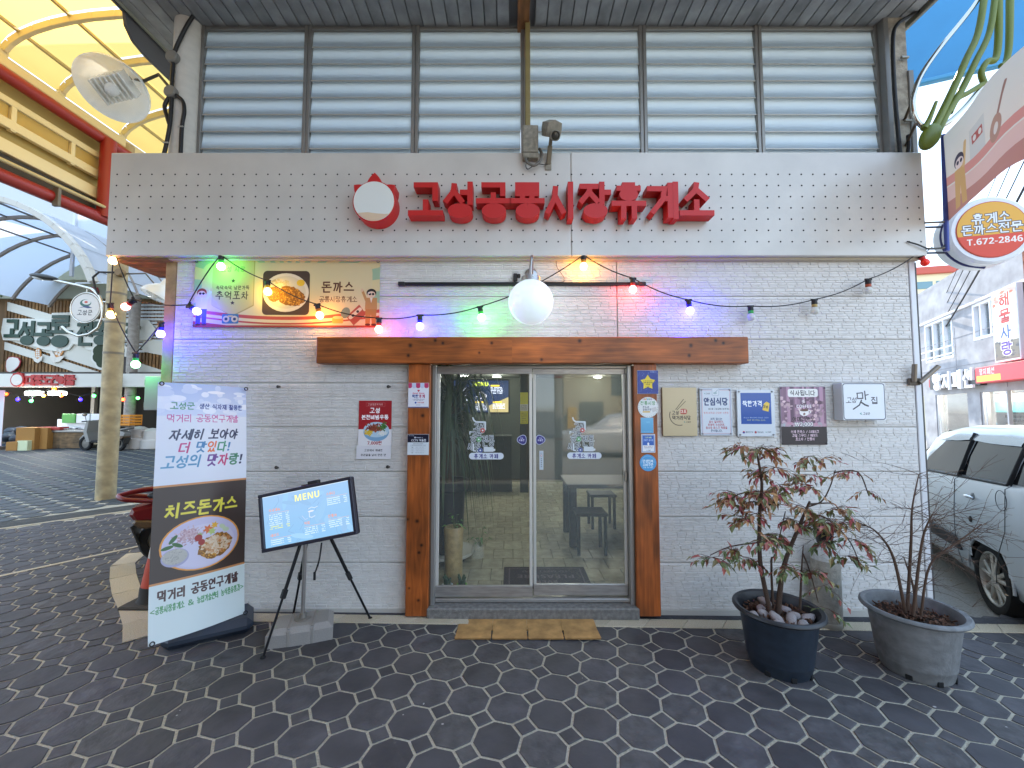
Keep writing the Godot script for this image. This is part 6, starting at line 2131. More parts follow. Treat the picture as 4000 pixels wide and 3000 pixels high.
# ---------------------------------------------------------------- sign letters, boards, stickers
func build_fascia_sign() -> void:
	var red := mat("bf1613", 0.5)
	var sg := thing("channel_letter_sign", "nine red solid letters standing proud of the perforated white fascia", "sign", Vector3(0, 3.49, 0.115))
	var k := 0
	for ch in "고성공룡시장휴게소":
		letter(ch, 0.275, 0.045, 0.115, red, sg, Vector3(-0.728 + 0.2853 * k, 0.008, 0.0), 0.9)
		k += 1
	var pegs := Geo.new()
	for i in 26: pegs.rod(Vector3(-0.75 + 0.092 * i, 0.02, -0.016), Vector3(-0.75 + 0.092 * i, 0.02, 0.004), 0.004, 6)
	put("fixing_pins", pegs, mat("6a1a1a", 0.5), sg).set_meta("kind", "stuff")
	var em := thing("emblem_light_box", "round white emblem box with a red rim and three red crown points beside the letters", "sign", Vector3(-1.159, 3.482, 0.1))
	var p := PackedVector2Array()
	for i in 72:
		var a := TAU * i / 72
		var d := rad_to_deg(a)
		var r := 0.18
		for s in [[90.0, 0.072, 20.0], [40.0, 0.045, 15.0], [140.0, 0.045, 15.0]]:
			r += s[1] * maxf(0.0, 1.0 - absf(d - s[0]) / s[2])
		p.append(Vector2(cos(a), sin(a)) * r)
	var g := Geo.new()
	g.prism(p, 0.0, 0.138, 0.004)
	put("red_case", g, red, em)
	var cv := canvas(256, 256, Color("dfe2dc"))
	cv.poly(PackedVector2Array([Vector2(0, 212), Vector2(40, 204), Vector2(90, 200), Vector2(150, 208), Vector2(200, 212), Vector2(256, 206), Vector2(256, 256), Vector2(0, 256)]), Color("d9bfa0"))
	var f := Geo.new()
	var q := PackedVector2Array()
	for i in 48: q.append(Vector2(cos(TAU * i / 48), sin(TAU * i / 48)) * 0.17)
	f.prism(q, 0.139, 0.145, 0.002)
	put("white_face", f, printed(cv, 0.35), em)

func board(called: String, label: String, kind: String, x0: float, y0: float, x1: float, y1: float, z: float, deep: float, cv: Canvas, rough := 0.45, side_hex := "d8d8d6", group := "") -> Node3D:
	# a flat printed board with real thickness; z is its front
	var t := thing(called, label, kind, Vector3((x0 + x1) / 2, (y0 + y1) / 2, z), 0.0, group)
	var w := x1 - x0
	var h := y1 - y0
	put("backing", boxes([[Vector3(0, 0, -deep / 2 - 0.001), Vector3(w, h, deep)]], minf(0.004, deep * 0.4)), mat(side_hex, 0.5), t)
	var g := Geo.new()
	g.quad(Vector3(-w / 2 + 0.002, -h / 2 + 0.002, 0.0008), Vector3(w / 2 - 0.002, -h / 2 + 0.002, 0.0008), Vector3(w / 2 - 0.002, h / 2 - 0.002, 0.0008), Vector3(-w / 2 + 0.002, h / 2 - 0.002, 0.0008))
	put("print", g, printed(cv, rough), t)
	return t

func screws(t: Node3D, w: float, h: float, hex := "8d8f92", r := 0.008) -> void:
	for x in [-1, 1]:
		for y in [-1, 1]:
			var g := Geo.new()
			g.xf = Transform3D(Basis(Vector3.RIGHT, PI / 2), Vector3(x * w, y * h, 0.001))
			g.lathe([Vector2(r, -0.0), Vector2(r, 0.006), Vector2(r * 0.7, 0.01), Vector2(0, 0.01)], 12)
			put("screw", g, mat(hex, 0.3, 0.7), t)

func town_mark(cv: Canvas, x: float, y: float, s: float, ink: Color) -> void:
	cv.poly(PackedVector2Array([Vector2(x, y), Vector2(x + s * 0.7, y - s * 0.25), Vector2(x + s * 0.5, y + s * 0.2), Vector2(x + s, y + s * 0.5), Vector2(x + s * 0.4, y + s * 0.45)]), Color("2d7f7a"))
	cv.text("고성군", x + s * 1.2, y - s * 0.3, s * 0.85, ink, 0.13)

func dish(cv: Canvas, x: float, y: float, rx: float, ry: float, turn: float, rg: RandomNumberGenerator) -> void:
	# a fried cutlet: ragged brown shape built of many small flecks
	var p := PackedVector2Array()
	for i in 40:
		var a := TAU * i / 40
		p.append(Vector2(x, y) + (Vector2(cos(a) * rx, sin(a) * ry) * rg.randf_range(0.9, 1.06)).rotated(turn))
	cv.poly(p, Color("8a5a1e"))
	for i in 260:
		var a := rg.randf() * TAU
		var d := sqrt(rg.randf()) * 0.92
		var o := Vector2(x, y) + Vector2(cos(a) * rx * d, sin(a) * ry * d).rotated(turn)
		cv.oval(o.x, o.y, rg.randf_range(0.02, 0.07) * rx, rg.randf_range(0.02, 0.06) * rx, Color("b87a26").lerp(Color("e0a848") if rg.randf() > 0.4 else Color("6a3f14"), rg.randf()), rg.randf() * 3.0)

func build_posters() -> void:
	var rg := RandomNumberGenerator.new()
	rg.seed = 11
	# fabric banner over the left of the wall
	var cv := canvas(1100, 410, Color("e9dcae"))
	for i in 24:
		var a := TAU * i / 24.0
		cv.poly(PackedVector2Array([Vector2(550, 190), Vector2(550, 190) + Vector2(cos(a), sin(a)) * 900, Vector2(550, 190) + Vector2(cos(a + 0.13), sin(a + 0.13)) * 900]), Color("a9cbb0"))
	cv.rounded(45, 18, 1010, 420, 60, Color("e8dcb4"))
	for b in [["c8584a", 300, 48], ["f0e2c0", 320, 18], ["c8584a", 338, 10]]:
		var p := PackedVector2Array()
		for i in 26: p.append(Vector2(i * 44.0, b[1] + 46.0 * sin(PI * i / 25.0)))
		for i in range(25, -1, -1): p.append(Vector2(i * 44.0, b[1] + b[2] + 46.0 * sin(PI * i / 25.0)))
		cv.poly(p, Color(b[0]))
	cv.poly(PackedVector2Array([Vector2(0, 372), Vector2(200, 398), Vector2(1100, 398), Vector2(1100, 410), Vector2(0, 410)]), Color("b04638"))
	cv.poly(PackedVector2Array([Vector2(112, 8), Vector2(358, 8), Vector2(358, 280), Vector2(235, 345), Vector2(112, 280)]), Color("b9a96e"))
	cv.poly(PackedVector2Array([Vector2(106, 4), Vector2(352, 4), Vector2(352, 275), Vector2(229, 338), Vector2(106, 275)]), Color("d8cb94"))
	cv.text("고성 시장", 229, 40, 34, Color("8fae6a"), 0.14, 1)
	cv.star(229, 128, 13, Color("4a3a30"))
	cv.text("속닥속닥 낭만가득", 229, 158, 24, Color("5a4634"), 0.13, 1)
	cv.text("추억포차", 229, 192, 50, Color("4f3a2c"), 0.11, 1)
	cv.star(229, 262, 13, Color("4a3a30"))
	cv.rounded(408, 68, 276, 268, 26, Color("4a3a34"))
	cv.oval(545, 200, 134, 118, Color("e6e4e0"))
	cv.oval(545, 198, 116, 100, Color("d5d2cc"))
	for i in 60: cv.oval(470 + rg.randf() * 90, 120 + rg.randf() * 60, 9, 5, Color("e8e2cf").lerp(Color("bdb08a"), rg.randf()), rg.randf() * 3.0)
	cv.oval(630, 140, 24, 20, Color("e8c43a"))
	dish(cv, 575, 222, 88, 58, 0.25, rg)
	dish(cv, 480, 210, 48, 46, 0.0, rg)
	cv.text("돈까스", 855, 134, 66, Color("5e3524"), 0.13, 1)
	cv.text("공룡시장휴게소", 855, 222, 36, Color("5e3c2c"), 0.09, 1, 0.86, 0.04)
	# boom box, cassette, pan and a man in a tan suit
	cv.rounded(172, 330, 98, 58, 8, Color("3f7f9a"))
	for x in [196, 246]:
		cv.oval(x, 360, 20, 20, Color("e4d6b0"))
		cv.oval(x, 360, 9, 9, Color("2e4a58"))
	cv.rect(206, 338, 30, 10, Color("d8c890"))
	var cas := PackedVector2Array([Vector2(905, 345), Vector2(980, 272), Vector2(1022, 330), Vector2(950, 398)])
	cv.poly(cas, Color("b85a48"))
	cv.line(PackedVector2Array([Vector2(930, 350), Vector2(985, 300)]), 22, Color("e8dfc8"))
	for q in [Vector2(945, 338), Vector2(972, 314)]: cv.oval(q.x, q.y, 8, 8, Color("3a3030"))
	cv.oval(900, 322, 26, 34, Color("7f958c"), 0.4)
	cv.rounded(822, 350, 66, 36, 10, Color("d8b458"))
	cv.oval(855, 350, 30, 9, Color("e8d49a"))
	for m in [[1050, 0.0, Color("c08a4a"), Color("1d1a1a")], [48, 1.0, Color("4a56b0"), Color("a03838")]]:
		var x: float = m[0]
		var sgn := -1.0
		cv.poly(PackedVector2Array([Vector2(x - 34, 265), Vector2(x + 34, 265), Vector2(x + 30, 390), Vector2(x + 6, 390), Vector2(x, 330), Vector2(x - 6, 390), Vector2(x - 32, 390)]), m[2])
		cv.poly(PackedVector2Array([Vector2(x - 34, 230), Vector2(x + 34, 230), Vector2(x + 36, 300), Vector2(x - 36, 300)]), m[2].lightened(0.12) if m[1] == 0.0 else Color("e6e6ee"))
		cv.line(PackedVector2Array([Vector2(x + (-30 if m[1] == 0.0 else 30), 245), Vector2(x + (-52 if m[1] == 0.0 else 52), 190)]), 15, m[2].lightened(0.12) if m[1] == 0.0 else Color("e6e6ee"))
		cv.oval(x + (-55 if m[1] == 0.0 else 55), 184, 8, 10, Color("e8c8ac"))
		cv.oval(x, 200, 29, 25, m[3])
		cv.oval(x, 210, 24, 20, Color("eed6c4"))
		for d in [-9, 10]: cv.oval(x + d, 207, 8, 7, Color("201c1c"))
		cv.poly(PackedVector2Array([Vector2(x - 8, 230), Vector2(x + 8, 230), Vector2(x, 262)]), Color("f0ece4"))
		for d in [-18, 18]: cv.oval(x + d, 393, 16, 7, Color("5a2a22"))
	var bn := thing("fabric_banner", "wide cream fabric banner with a cutlet photograph pinned on the wall under the fascia", "banner")
	var rows := []
	for i in 7:
		var l := []
		for j in 19:
			var u := j / 18.0
			var w := i / 6.0
			l.append(Vector3(lerpf(-2.804, -1.169, u), lerpf(2.458, 3.062, w), 0.016 + 0.006 * sin(u * 17.0 + w * 2.0) * (1.0 - absf(2.0 * w - 1.0)) + 0.004 * sin(u * 5.0)))
		rows.append(l)
	var sh := Geo.new()
	sh.sheet(rows)
	for i in sh.t.size(): sh.t[i].y = 1.0 - sh.t[i].y
	var bm := printed(cv, 0.75)
	bm.albedo_color = Color(0.9, 0.88, 0.82)
	put("cloth", sh, bm, bn)
	for x in [-2.79, -1.185]:
		for y in [2.475, 3.045]:
			var e := Geo.new()
			var ep := PackedVector3Array()
			for i in 13: ep.append(Vector3(x + cos(TAU * i / 12) * 0.01, y + sin(TAU * i / 12) * 0.01, 0.022))
			e.tube(ep, 0.003, 6, -1.0, false)
			put("eyelet", e, mat("6f7275", 0.3, 0.8), bn)
	# red noodle poster with a separate white note below
	cv = canvas(300, 420, Color("e6e4e6"))
	cv.rect(0, 0, 300, 268, Color("a51c24"))
	cv.frame(66, 20, 172, 34, 2.0, Color("c86a6a"))
	cv.text("고성대표먹거리", 150, 26, 20, Color("e8c8c4"), 0.11, 1)
	cv.text("고성", 150, 68, 50, Color.WHITE, 0.17, 1)
	cv.text("본전비빔우동", 150, 134, 43, Color.WHITE, 0.17, 1, 0.9, 0.06)
	cv.oval(162, 292, 116, 88, Color("7fa8c8"))
	cv.oval(162, 272, 116, 72, Color("b4cfe0"))
	for i in 130: cv.oval(150 + rg.randfn(0, 34), 258 + rg.randfn(0, 17), 9, 6, Color("6a2a1c").lerp(Color("a8563a"), rg.randf()), rg.randf() * 3.0)
	for i in 60: cv.oval(226 + rg.randfn(0, 17), 240 + rg.randfn(0, 14), 8, 5, Color("2f5f2a").lerp(Color("5a8a3a"), rg.randf()), rg.randf() * 3.0)
	for i in 60: cv.oval(98 + rg.randfn(0, 18), 300 + rg.randfn(0, 11), 10, 4, Color("d8a820").lerp(Color("e8c84a"), rg.randf()), rg.randf() * 3.0)
	for i in 34: cv.oval(218 + rg.randfn(0, 18), 304 + rg.randfn(0, 9), 14, 3, Color("e4e4e0"), rg.randf() * 3.0)
	cv.text("7,000원", 150, 378, 36, Color("a01c28"), 0.12, 1)
	var np := board("noodle_poster", "red and white poster with a noodle bowl, taped to the siding left of the door", "poster", -1.333, 1.425, -1.043, 1.817, 0.012, 0.004, cv)
	cv = canvas(300, 130, Color("dedce0"))
	cv.text("고성에서 재배한", 150, 34, 22, Color("2a2a30"), 0.12, 1)
	cv.text("우리밀을 넣어 만든 면", 150, 80, 22, Color("2a2a30"), 0.12, 1)
	board("paper_note", "white paper note with two lines of black print under the red poster", "note", -1.345, 1.31, -1.045, 1.428, 0.0165, 0.003, cv)
	# row of boards right of the door
	cv = canvas(230, 322, Color("cbb994"))
	cv.fade(0, 0, 230, 322, Color("d0be99"), Color("c4b28c"))
	for s in [[Vector2(88, 146), Vector2(142, 78)], [Vector2(96, 150), Vector2(154, 92)]]: cv.line(PackedVector2Array(s), 3.5, Color("2a211c"))
	var arcp := PackedVector2Array()
	for i in 20: arcp.append(Vector2(110, 190) + Vector2(cos(2.5 + i * 0.13 - 1.9 + 1.55), sin(2.5 + i * 0.13 - 1.9 + 1.55)) * 66)
	arcp = PackedVector2Array()
	for i in 20: arcp.append(Vector2(112, 186) + Vector2(cos(3.5 - i * 0.115), sin(3.5 - i * 0.115)) * 66)
	cv.line(arcp, 4.5, Color("241d1a"))
	cv.text("고성", 62, 156, 25, Color("2a211c"), 0.14)
	cv.rounded(116, 142, 48, 36, 15, Color("b03a2a"))
	cv.text("대표", 140, 148, 22, Color("f4e6da"), 0.13, 1)
	cv.text("먹거리식당", 126, 188, 27, Color("2a211c"), 0.14, 1, 0.88, 0.06)
	town_mark(cv, 140, 228, 13, Color("2a211c"))
	var gb := board("gold_plaque", "brushed gold plaque with a chopsticks and bowl drawing, first board right of the door", "plaque", 1.301, 1.509, 1.6, 1.929, 0.03, 0.026, cv, 0.3, "9b8d70", "boards right of the door")
	cv = canvas(220, 322, Color("cfd6de"))
	cv.frame(8, 8, 204, 306, 2.5, Color("4a5a84"))
	cv.frame(14, 14, 192, 294, 1.5, Color("c8606a"))
	cv.rounded(82, -12, 52, 66, 12, Color("b8c2cc"))
	cv.rounded(87, -12, 42, 60, 10, Color("d6dce2"))
	cv.line(PackedVector2Array([Vector2(106, 30), Vector2(124, 12)]), 3, Color("7a8a94"))
	cv.oval(106, 34, 13, 7, Color("9ab0b4"))
	town_mark(cv, 30, 36, 11, Color("39424c"))
	cv.text("안심식당", 110, 66, 52, Color("273f6e"), 0.15, 1, 0.76, 0.06)
	cv.text("업소명 고성공룡시장휴게소", 130, 136, 12, Color("49525c"), 0.12, 1)
	cv.text("함께 바꿔요! 건강한 식문화", 110, 162, 14, Color("c4787c"), 0.1, 1)
	k_lines(cv, ["저희 업소는", "음식 덜어먹기,", "위생적 수저관리,", "종사자 마스크 착용을", "준수합니다."], 110, 202, 17, 20, [Color("41506a"), Color("a8505a"), Color("a8505a"), Color("a8505a"), Color("41506a")])
	var ab := board("safe_restaurant_board", "acrylic board with red and blue frame lines, second board right of the door", "board", 1.629, 1.513, 1.906, 1.925, 0.025, 0.014, cv, 0.15, "c3ccd4", "boards right of the door")
	screws(ab, 0.122, 0.19)
	cv = canvas(260, 318, Color("d4d9dd"))
	cv.rect(24, 20, 212, 214, Color("2f55a0"))
	cv.text("착한가격", 36, 74, 40, Color("eef2f6"), 0.14, 0, 0.82, 0.05)
	cv.poly(PackedVector2Array([Vector2(184, 96), Vector2(204, 80), Vector2(226, 92), Vector2(216, 150), Vector2(174, 138)]), Color("e6c24a"))
	cv.text("모범", 180, 104, 19, Color("4a3a1a"), 0.13, 0, 0.88, 0.08, 0.0, -0.12)
	cv.text("본 업소는 행정안전부와 경상남도 고성군이", 130, 186, 9, Color("b9c8e4"), 0.11, 1)
	cv.text("지정한 착한가격업소 입니다.", 130, 202, 10, Color("d8d48a"), 0.11, 1)
	cv.oval(40, 290, 8, 8, Color("c23a40"))
	cv.oval(40, 293, 8, 5, Color("2f4a90"))
	cv.text("행정안전부", 52, 284, 11, Color("49525c"), 0.12)
	cv.oval(122, 290, 8, 8, Color("a8464a"))
	cv.text("경상남도", 134, 284, 11, Color("49525c"), 0.12)
	town_mark(cv, 190, 288, 11, Color("49525c"))
	var pb := board("fair_price_board", "glossy board with a blue field and a yellow price tag, third right of the door", "board", 1.947, 1.505, 2.274, 1.909, 0.03, 0.014, cv, 0.12, "c9d1d6", "boards right of the door")
	screws(pb, 0.143, 0.186)
	cv = canvas(310, 394, Color("8a6f86"))
	for i in 30:
		var x := rg.randf() * 310
		cv.rect(x, 0, rg.randf_range(6, 26), 270, Color("c49ab0").lerp(Color("5e4456"), rg.randf()))
	for i in 80: cv.oval(rg.randf() * 310, 70 + rg.randf() * 200, rg.randf_range(5, 17), rg.randf_range(5, 14), Color("e8c8cc").lerp(Color("5c3f50"), rg.randf()))
	for i in 40: cv.oval(rg.randf() * 310, 250 + rg.randf() * 20, 16, 10, Color("9cc0bc").lerp(Color("c88aa0"), rg.randf()))
	cv.rect(0, 272, 310, 122, Color("2b2226"))
	cv.rounded(52, 14, 206, 56, 14, Color("ecebe6"))
	cv.text("식사됩니다", 155, 24, 36, Color("211b1c"), 0.11, 1, 0.88, 0.1)
	cv.text("COFFEE", 160, 120, 26, Color("f2eeee"), 0.12, 1)
	cv.oval(160, 176, 32, 24, Color("efe9e6"))
	cv.rect(126, 156, 68, 12, Color("efe9e6"))
	cv.oval(160, 160, 30, 8, Color("6a4636"))
	cv.oval(196, 172, 12, 10, Color("efe9e6"))
	cv.oval(196, 172, 6, 5, Color("9a7a84"))
	cv.oval(160, 186, 7, 9, Color("8a6a5c"), 0.5)
	cv.line(PackedVector2Array([Vector2(150, 112), Vector2(168, 104), Vector2(148, 98), Vector2(166, 90)]), 4, Color("efe9e6"))
	cv.text("아메리카노", 155, 204, 31, Color("2b1f22"), 0.13, 1)
	cv.text("W2,000", 155, 238, 33, Color("f4f0f0"), 0.12, 1, 0.88, 0.12, 0.0, 0.0, 2.0, Color("2b1f22"))
	cv.line(PackedVector2Array([Vector2(92, 252), Vector2(128, 252)]), 3, Color("f4f0f0"))
	k_lines(cv, ["수제 돈까스 / 스테이크", "과일 스무디 / 에이드", "효소차 / 전통차"], 160, 296, 20, 25, [Color("e6c8d4"), Color("e6c8d4"), Color("e6c8d4")])
	var cb := board("coffee_poster", "tall coffee price poster in pink and black, fourth right of the door", "poster", 2.328, 1.433, 2.725, 1.937, 0.02, 0.012, cv, 0.3, "b9b6b8", "boards right of the door")
	screws(cb, 0.188, 0.24, "4a4648", 0.005)
	cv = canvas(290, 252, Color("e6e9ec"))
	cv.rounded(2, 2, 286, 248, 18, Color("2a3242"))
	cv.rounded(7, 7, 276, 238, 14, Color("e2e6ea"))
	cv.text("고성", 22, 100, 38, Color("26242e"), 0.1, 0, 0.95, 0.0, 0.12, 0.05)
	for s in [[[100, 70, 102, 106, 138, 104, 136, 66, 98, 70], 7], [[152, 56, 156, 112], 8], [[154, 84, 176, 78], 6], [[128, 116, 112, 150, 70, 178], 8], [[124, 130, 150, 148, 172, 156], 10]]: cv.line(seq(s[0]), s[1], Color("26242e"))
	cv.text("집", 192, 94, 48, Color("26242e"), 0.12, 0, 1.05)
	town_mark(cv, 112, 206, 19, Color("26242e"))
	var mb := board("town_award_light_box", "white square light box with brush lettering and a navy rim, last at the right", "sign", 2.798, 1.647, 3.163, 1.964, 0.11, 0.1, cv, 0.3, "c9ccd0")
	# stickers on the two timber posts
	cv = canvas(176, 213, Color("e2e2ea"))
	for i in 5: cv.rounded(i * 36 - 6, -14, 37, 58, 15, Color("c2406a") if i % 2 == 0 else Color("c6cbe2"))
	cv.rect(0, 206, 176, 7, Color("3a3a7a"))
	cv.oval(84, 64, 6, 6, Color("c03a4a"))
	cv.oval(93, 64, 6, 6, Color("c03a4a"))
	cv.poly(PackedVector2Array([Vector2(79, 67), Vector2(98, 67), Vector2(88, 78)]), Color("c03a4a"))
	cv.text("Good Store", 88, 80, 17, Color("c8506a"), 0.1, 1)
	cv.text("착한가게", 88, 100, 30, [Color("2a3f88"), Color("2a3f88"), Color("a02858"), Color("a02858")], 0.15, 1, 0.88, 0.06)
	cv.scribble(36, 138, 104, 5, Color("84849a"), rg)
	cv.scribble(46, 147, 84, 5, Color("84849a"), rg)
	cv.oval(64, 170, 8, 8, Color("2c4ea8"))
	cv.text("사랑의열매", 78, 163, 12, Color("c05a5a"), 0.12)
	cv.scribble(66, 188, 44, 4, Color("77778a"), rg)
	board("good_store_sticker", "white sticker with a pink awning pattern, upper one on the left timber post", "sticker", -0.883, 1.752, -0.707, 1.965, 0.0985, 0.002, cv, 0.35)
	cv = canvas(182, 175, Color("d6dde2"))
	cv.rect(0, 0, 182, 68, Color("17182e"))
	cv.text("KT CCTV", 10, 6, 10, Color("c8ccd8"), 0.1)
	cv.oval(64, 27, 6, 7, Color("e6e8f0"))
	cv.scribble(74, 24, 56, 7, Color("c8ccd8"), rg)
	cv.text("CCTV 작동중", 96, 40, 22, Color("eef0f6"), 0.14, 1, 0.88, 0.05)
	cv.scribble(44, 78, 100, 5, Color("7a828c"), rg)
	cv.scribble(26, 90, 130, 5, Color("7a828c"), rg)
	for i in 4:
		cv.rect(24, 103 + i * 16, 134, 1, Color("99a2aa"))
		cv.scribble(36, 108 + i * 16, 14, 5, Color("59616b"), rg)
		cv.scribble(70, 108 + i * 16, 70, 4, Color("9aa2ab"), rg)
	board("camera_notice", "navy and white camera-warning notice, lower one on the left timber post", "notice", -0.884, 1.355, -0.702, 1.53, 0.0985, 0.002, cv, 0.35)
	cv = canvas(182, 202, Color("1f3c8c"))
	for i in 40:
		var o := Vector2(rg.randf() * 182, rg.randf() * 202)
		cv.line(PackedVector2Array([o, o + Vector2(6, -8)]), 1.6, Color("7f98d0"))
	cv.scribble(112, 10, 56, 5, Color("c2cce8"), rg)
	cv.star(91, 106, 74, Color("1a2c66"), 0.56)
	cv.star(91, 104, 68, Color("e8cc3a"), 0.58)
	cv.scribble(50, 88, 82, 4, Color("5a5a2a"), rg)
	cv.text("고성형 음식전문점", 91, 98, 12, Color("3a3a1c"), 0.13, 1, 0.8, 0.03)
	cv.text("지정점", 91, 114, 13, Color("3a3a1c"), 0.12, 1)
	town_mark(cv, 70, 138, 9, Color("3a3a1c"))
	board("star_sticker", "square navy sticker with a big yellow star, topmost on the right timber post", "sticker", 1.066, 1.87, 1.247, 2.072, 0.0995, 0.003, cv, 0.3)
	round_sticker("market_sticker", "round white sticker with green lettering below the star on the right timber post", Vector3(1.155, 1.757, 0.0985), 0.087, func(c): 
		c.text("전통시장", 64, 26, 24, Color("3f8a4a"), 0.11, 1)
		c.text("온누리", 30, 56, 14, Color("4a5260"), 0.12)
		c.text("상품권환영", 30, 72, 14, Color("4a5260"), 0.12)
		c.rect(30, 88, 46, 9, Color("d8b86a"))
		c.poly(PackedVector2Array([Vector2(84, 70), Vector2(114, 60), Vector2(118, 86), Vector2(92, 96)]), Color("c8c6c4"))
		for i in 5: c.oval(40 + i * 11, 14, 5, 6, [Color("d8909a"), Color("d8b86a"), Color("8fb0d0"), Color("9ac09a"), Color("b09ac0")][i])
		for i in 26: c.oval(64 + cos(i * 0.24) * 58, 64 + sin(i * 0.24) * 58, 1.6, 1.6, Color("6a9a74")), Color("dfe0de"))
	cv = canvas(108, 133, Color("62acd4"))
	cv.fade(0, 0, 108, 133, Color("6fb6da"), Color("58a2cc"))
	cv.scribble(48, 30, 32, 16, Color("7cc0e0"), rg)
	cv.scribble(10, 118, 88, 3, Color("9ccbe4"), rg)
	board("blue_sticker", "plain faded sky-blue sticker in the middle of the right timber post", "sticker", 1.09, 1.537, 1.198, 1.67, 0.0985, 0.002, cv, 0.35)
	cv = canvas(118, 156, Color("dfe3e8"))
	cv.rounded(4, 4, 110, 148, 6, Color("3a6ab0"))
	cv.rect(8, 8, 102, 140, Color("e2e6ea"))
	cv.rect(10, 10, 98, 84, Color("2f62b4"))
	cv.text("고성형 배달", 59, 20, 13, Color("dbe6a0"), 0.12, 1, 0.84, 0.05)
	cv.text("고마운 음식점", 59, 42, 16, Color("b4ccf0"), 0.13, 1, 0.82, 0.04)
	cv.oval(59, 82, 9, 12, Color("eef0f0"))
	cv.scribble(18, 104, 82, 4, Color("8a3a4a"), rg)
	cv.scribble(24, 114, 70, 4, Color("59616b"), rg)
	town_mark(cv, 42, 136, 10, Color("3a424c"))
	board("grateful_restaurant_sticker", "small blue and white framed sticker, second from the bottom on the right post", "sticker", 1.092, 1.374, 1.21, 1.53, 0.0985, 0.002, cv, 0.35)
	round_sticker("coupon_sticker", "round light-blue sticker at the bottom of the right timber post's stickers", Vector3(1.146, 1.29, 0.0985), 0.07, func(c):
		c.text("민생회복", 64, 40, 24, Color("eaf4fa"), 0.14, 1, 0.82, 0.04)
		c.text("소비쿠폰", 64, 66, 24, Color("eaf4fa"), 0.14, 1, 0.82, 0.04)
		c.text("사용 가능 매장", 64, 94, 11, Color("d8ecf6"), 0.13, 1)
		for i in 18: c.oval(64 + cos(PI + i * 0.18) * 52, 64 + sin(PI + i * 0.18) * 52, 1.8, 1.8, Color("eaf4fa")), Color("4f9fd2"))
	# stickers on the glass
	var logo := logo_print()
	var lm := StandardMaterial3D.new()
	lm.albedo_texture = logo.texture()
	lm.transparency = BaseMaterial3D.TRANSPARENCY_ALPHA_SCISSOR
	lm.alpha_scissor_threshold = 0.5
	lm.roughness = 0.5
	cv = canvas(302, 58, Color("d6dde6"))
	cv.text("휴게소 카페", 151, 10, 40, Color("33307e"), 0.13, 1)
	var pm := printed(cv, 0.4)
	for s in [["left", -0.392, -0.374, -0.0085], ["right", 0.484, 0.483, -0.0415]]:
		var t := thing("door_lettering", "white outlined lettering stuck on the %s door pane" % s[0], "sticker", Vector3(s[1], 1.36, s[3]), 0.0, "stickers on the door glass")
		var g := Geo.new()
		g.quad(Vector3(0, 0, 0), Vector3(0.252, 0, 0), Vector3(0.252, 0.31, 0), Vector3(0, 0.31, 0))
		put("film", g, lm, t)
		var t2 := thing("door_label", "white rounded label with violet lettering on the %s door pane" % s[0], "sticker", Vector3(s[2] + 0.151, 1.334, s[3] + 0.0008), 0.0, "stickers on the door glass")
		var pl := PackedVector2Array()
		for i in 20:
			var a := TAU * (i + 0.5) / 20
			pl.append(Vector2(cos(a) * 0.0285 + (0.122 if cos(a) > 0 else -0.122), sin(a) * 0.0285))
		var pg := Geo.new()
		pg.prism(pl, 0.0, 0.001)
		put("film", pg, pm, t2)
	cv = canvas(96, 96, Color("35307c"))
	cv.text("오늘", 48, 20, 18, Color("d0d4f0"), 0.13, 1)
	cv.text("자동문", 48, 42, 22, Color("e6e8f8"), 0.14, 1)
	for s in [["left", 0.088, 1.475, -0.008, 1.0], ["right", 0.247, 1.472, -0.041, -1.0]]:
		var t := thing("push_badge", "small violet rounded badge on the %s door pane by the centre stiles" % s[0], "sticker", Vector3(s[1], s[2], s[3]), 0.0, "stickers on the door glass")
		for ring in [[0.042, "c9cfe2", 0.0], [0.037, "", 0.0012]]:
			var p := PackedVector2Array()
			for i in 30:
				var a := TAU * i / 30
				p.append(Vector2(cos(a) * s[4], sin(a)) * ring[0] * (1.0 + 0.09 * cos(3.0 * a + PI)))
			var g := Geo.new()
			g.prism(p, ring[2], ring[2] + 0.001)
			put("film" if ring[1] else "print", g, mat(ring[1], 0.4) if ring[1] else printed(cv, 0.4), t)
	cv = canvas(36, 165, Color("c2ccd4"))
	cv.scribble(8, 16, 20, 5, Color("6a7480"), rg)
	cv.oval(18, 40, 9, 9, Color("a03a3a"))
	cv.oval(18, 40, 6, 6, Color("e4e8ec"))
	for i in 5: cv.oval(18, 66 + i * 18, 5, 5, Color("59636f"))
	board("vertical_door_sticker", "narrow white vertical sticker on the right door pane beside the stile", "sticker", 0.239, 1.211, 0.275, 1.376, -0.0405, 0.001, cv, 0.4)

func k_lines(cv: Canvas, lines: Array, x: float, y: float, size: float, step: float, c: Array) -> void:
	for i in lines.size(): cv.text(lines[i], x, y + step * i, size, c[i], 0.13, 1, 0.84, 0.06)

func round_sticker(called: String, label: String, at: Vector3, r: float, draw: Callable, base: Color) -> void:
	var c := canvas(128, 128, base)
	draw.call(c)
	var t := thing(called, label, "sticker", at)
	var p := PackedVector2Array()
	for i in 40: p.append(Vector2(cos(TAU * i / 40), sin(TAU * i / 40)) * r)
	var g := Geo.new()
	g.prism(p, -0.001, 0.001)
	put("print", g, printed(c, 0.35), t)

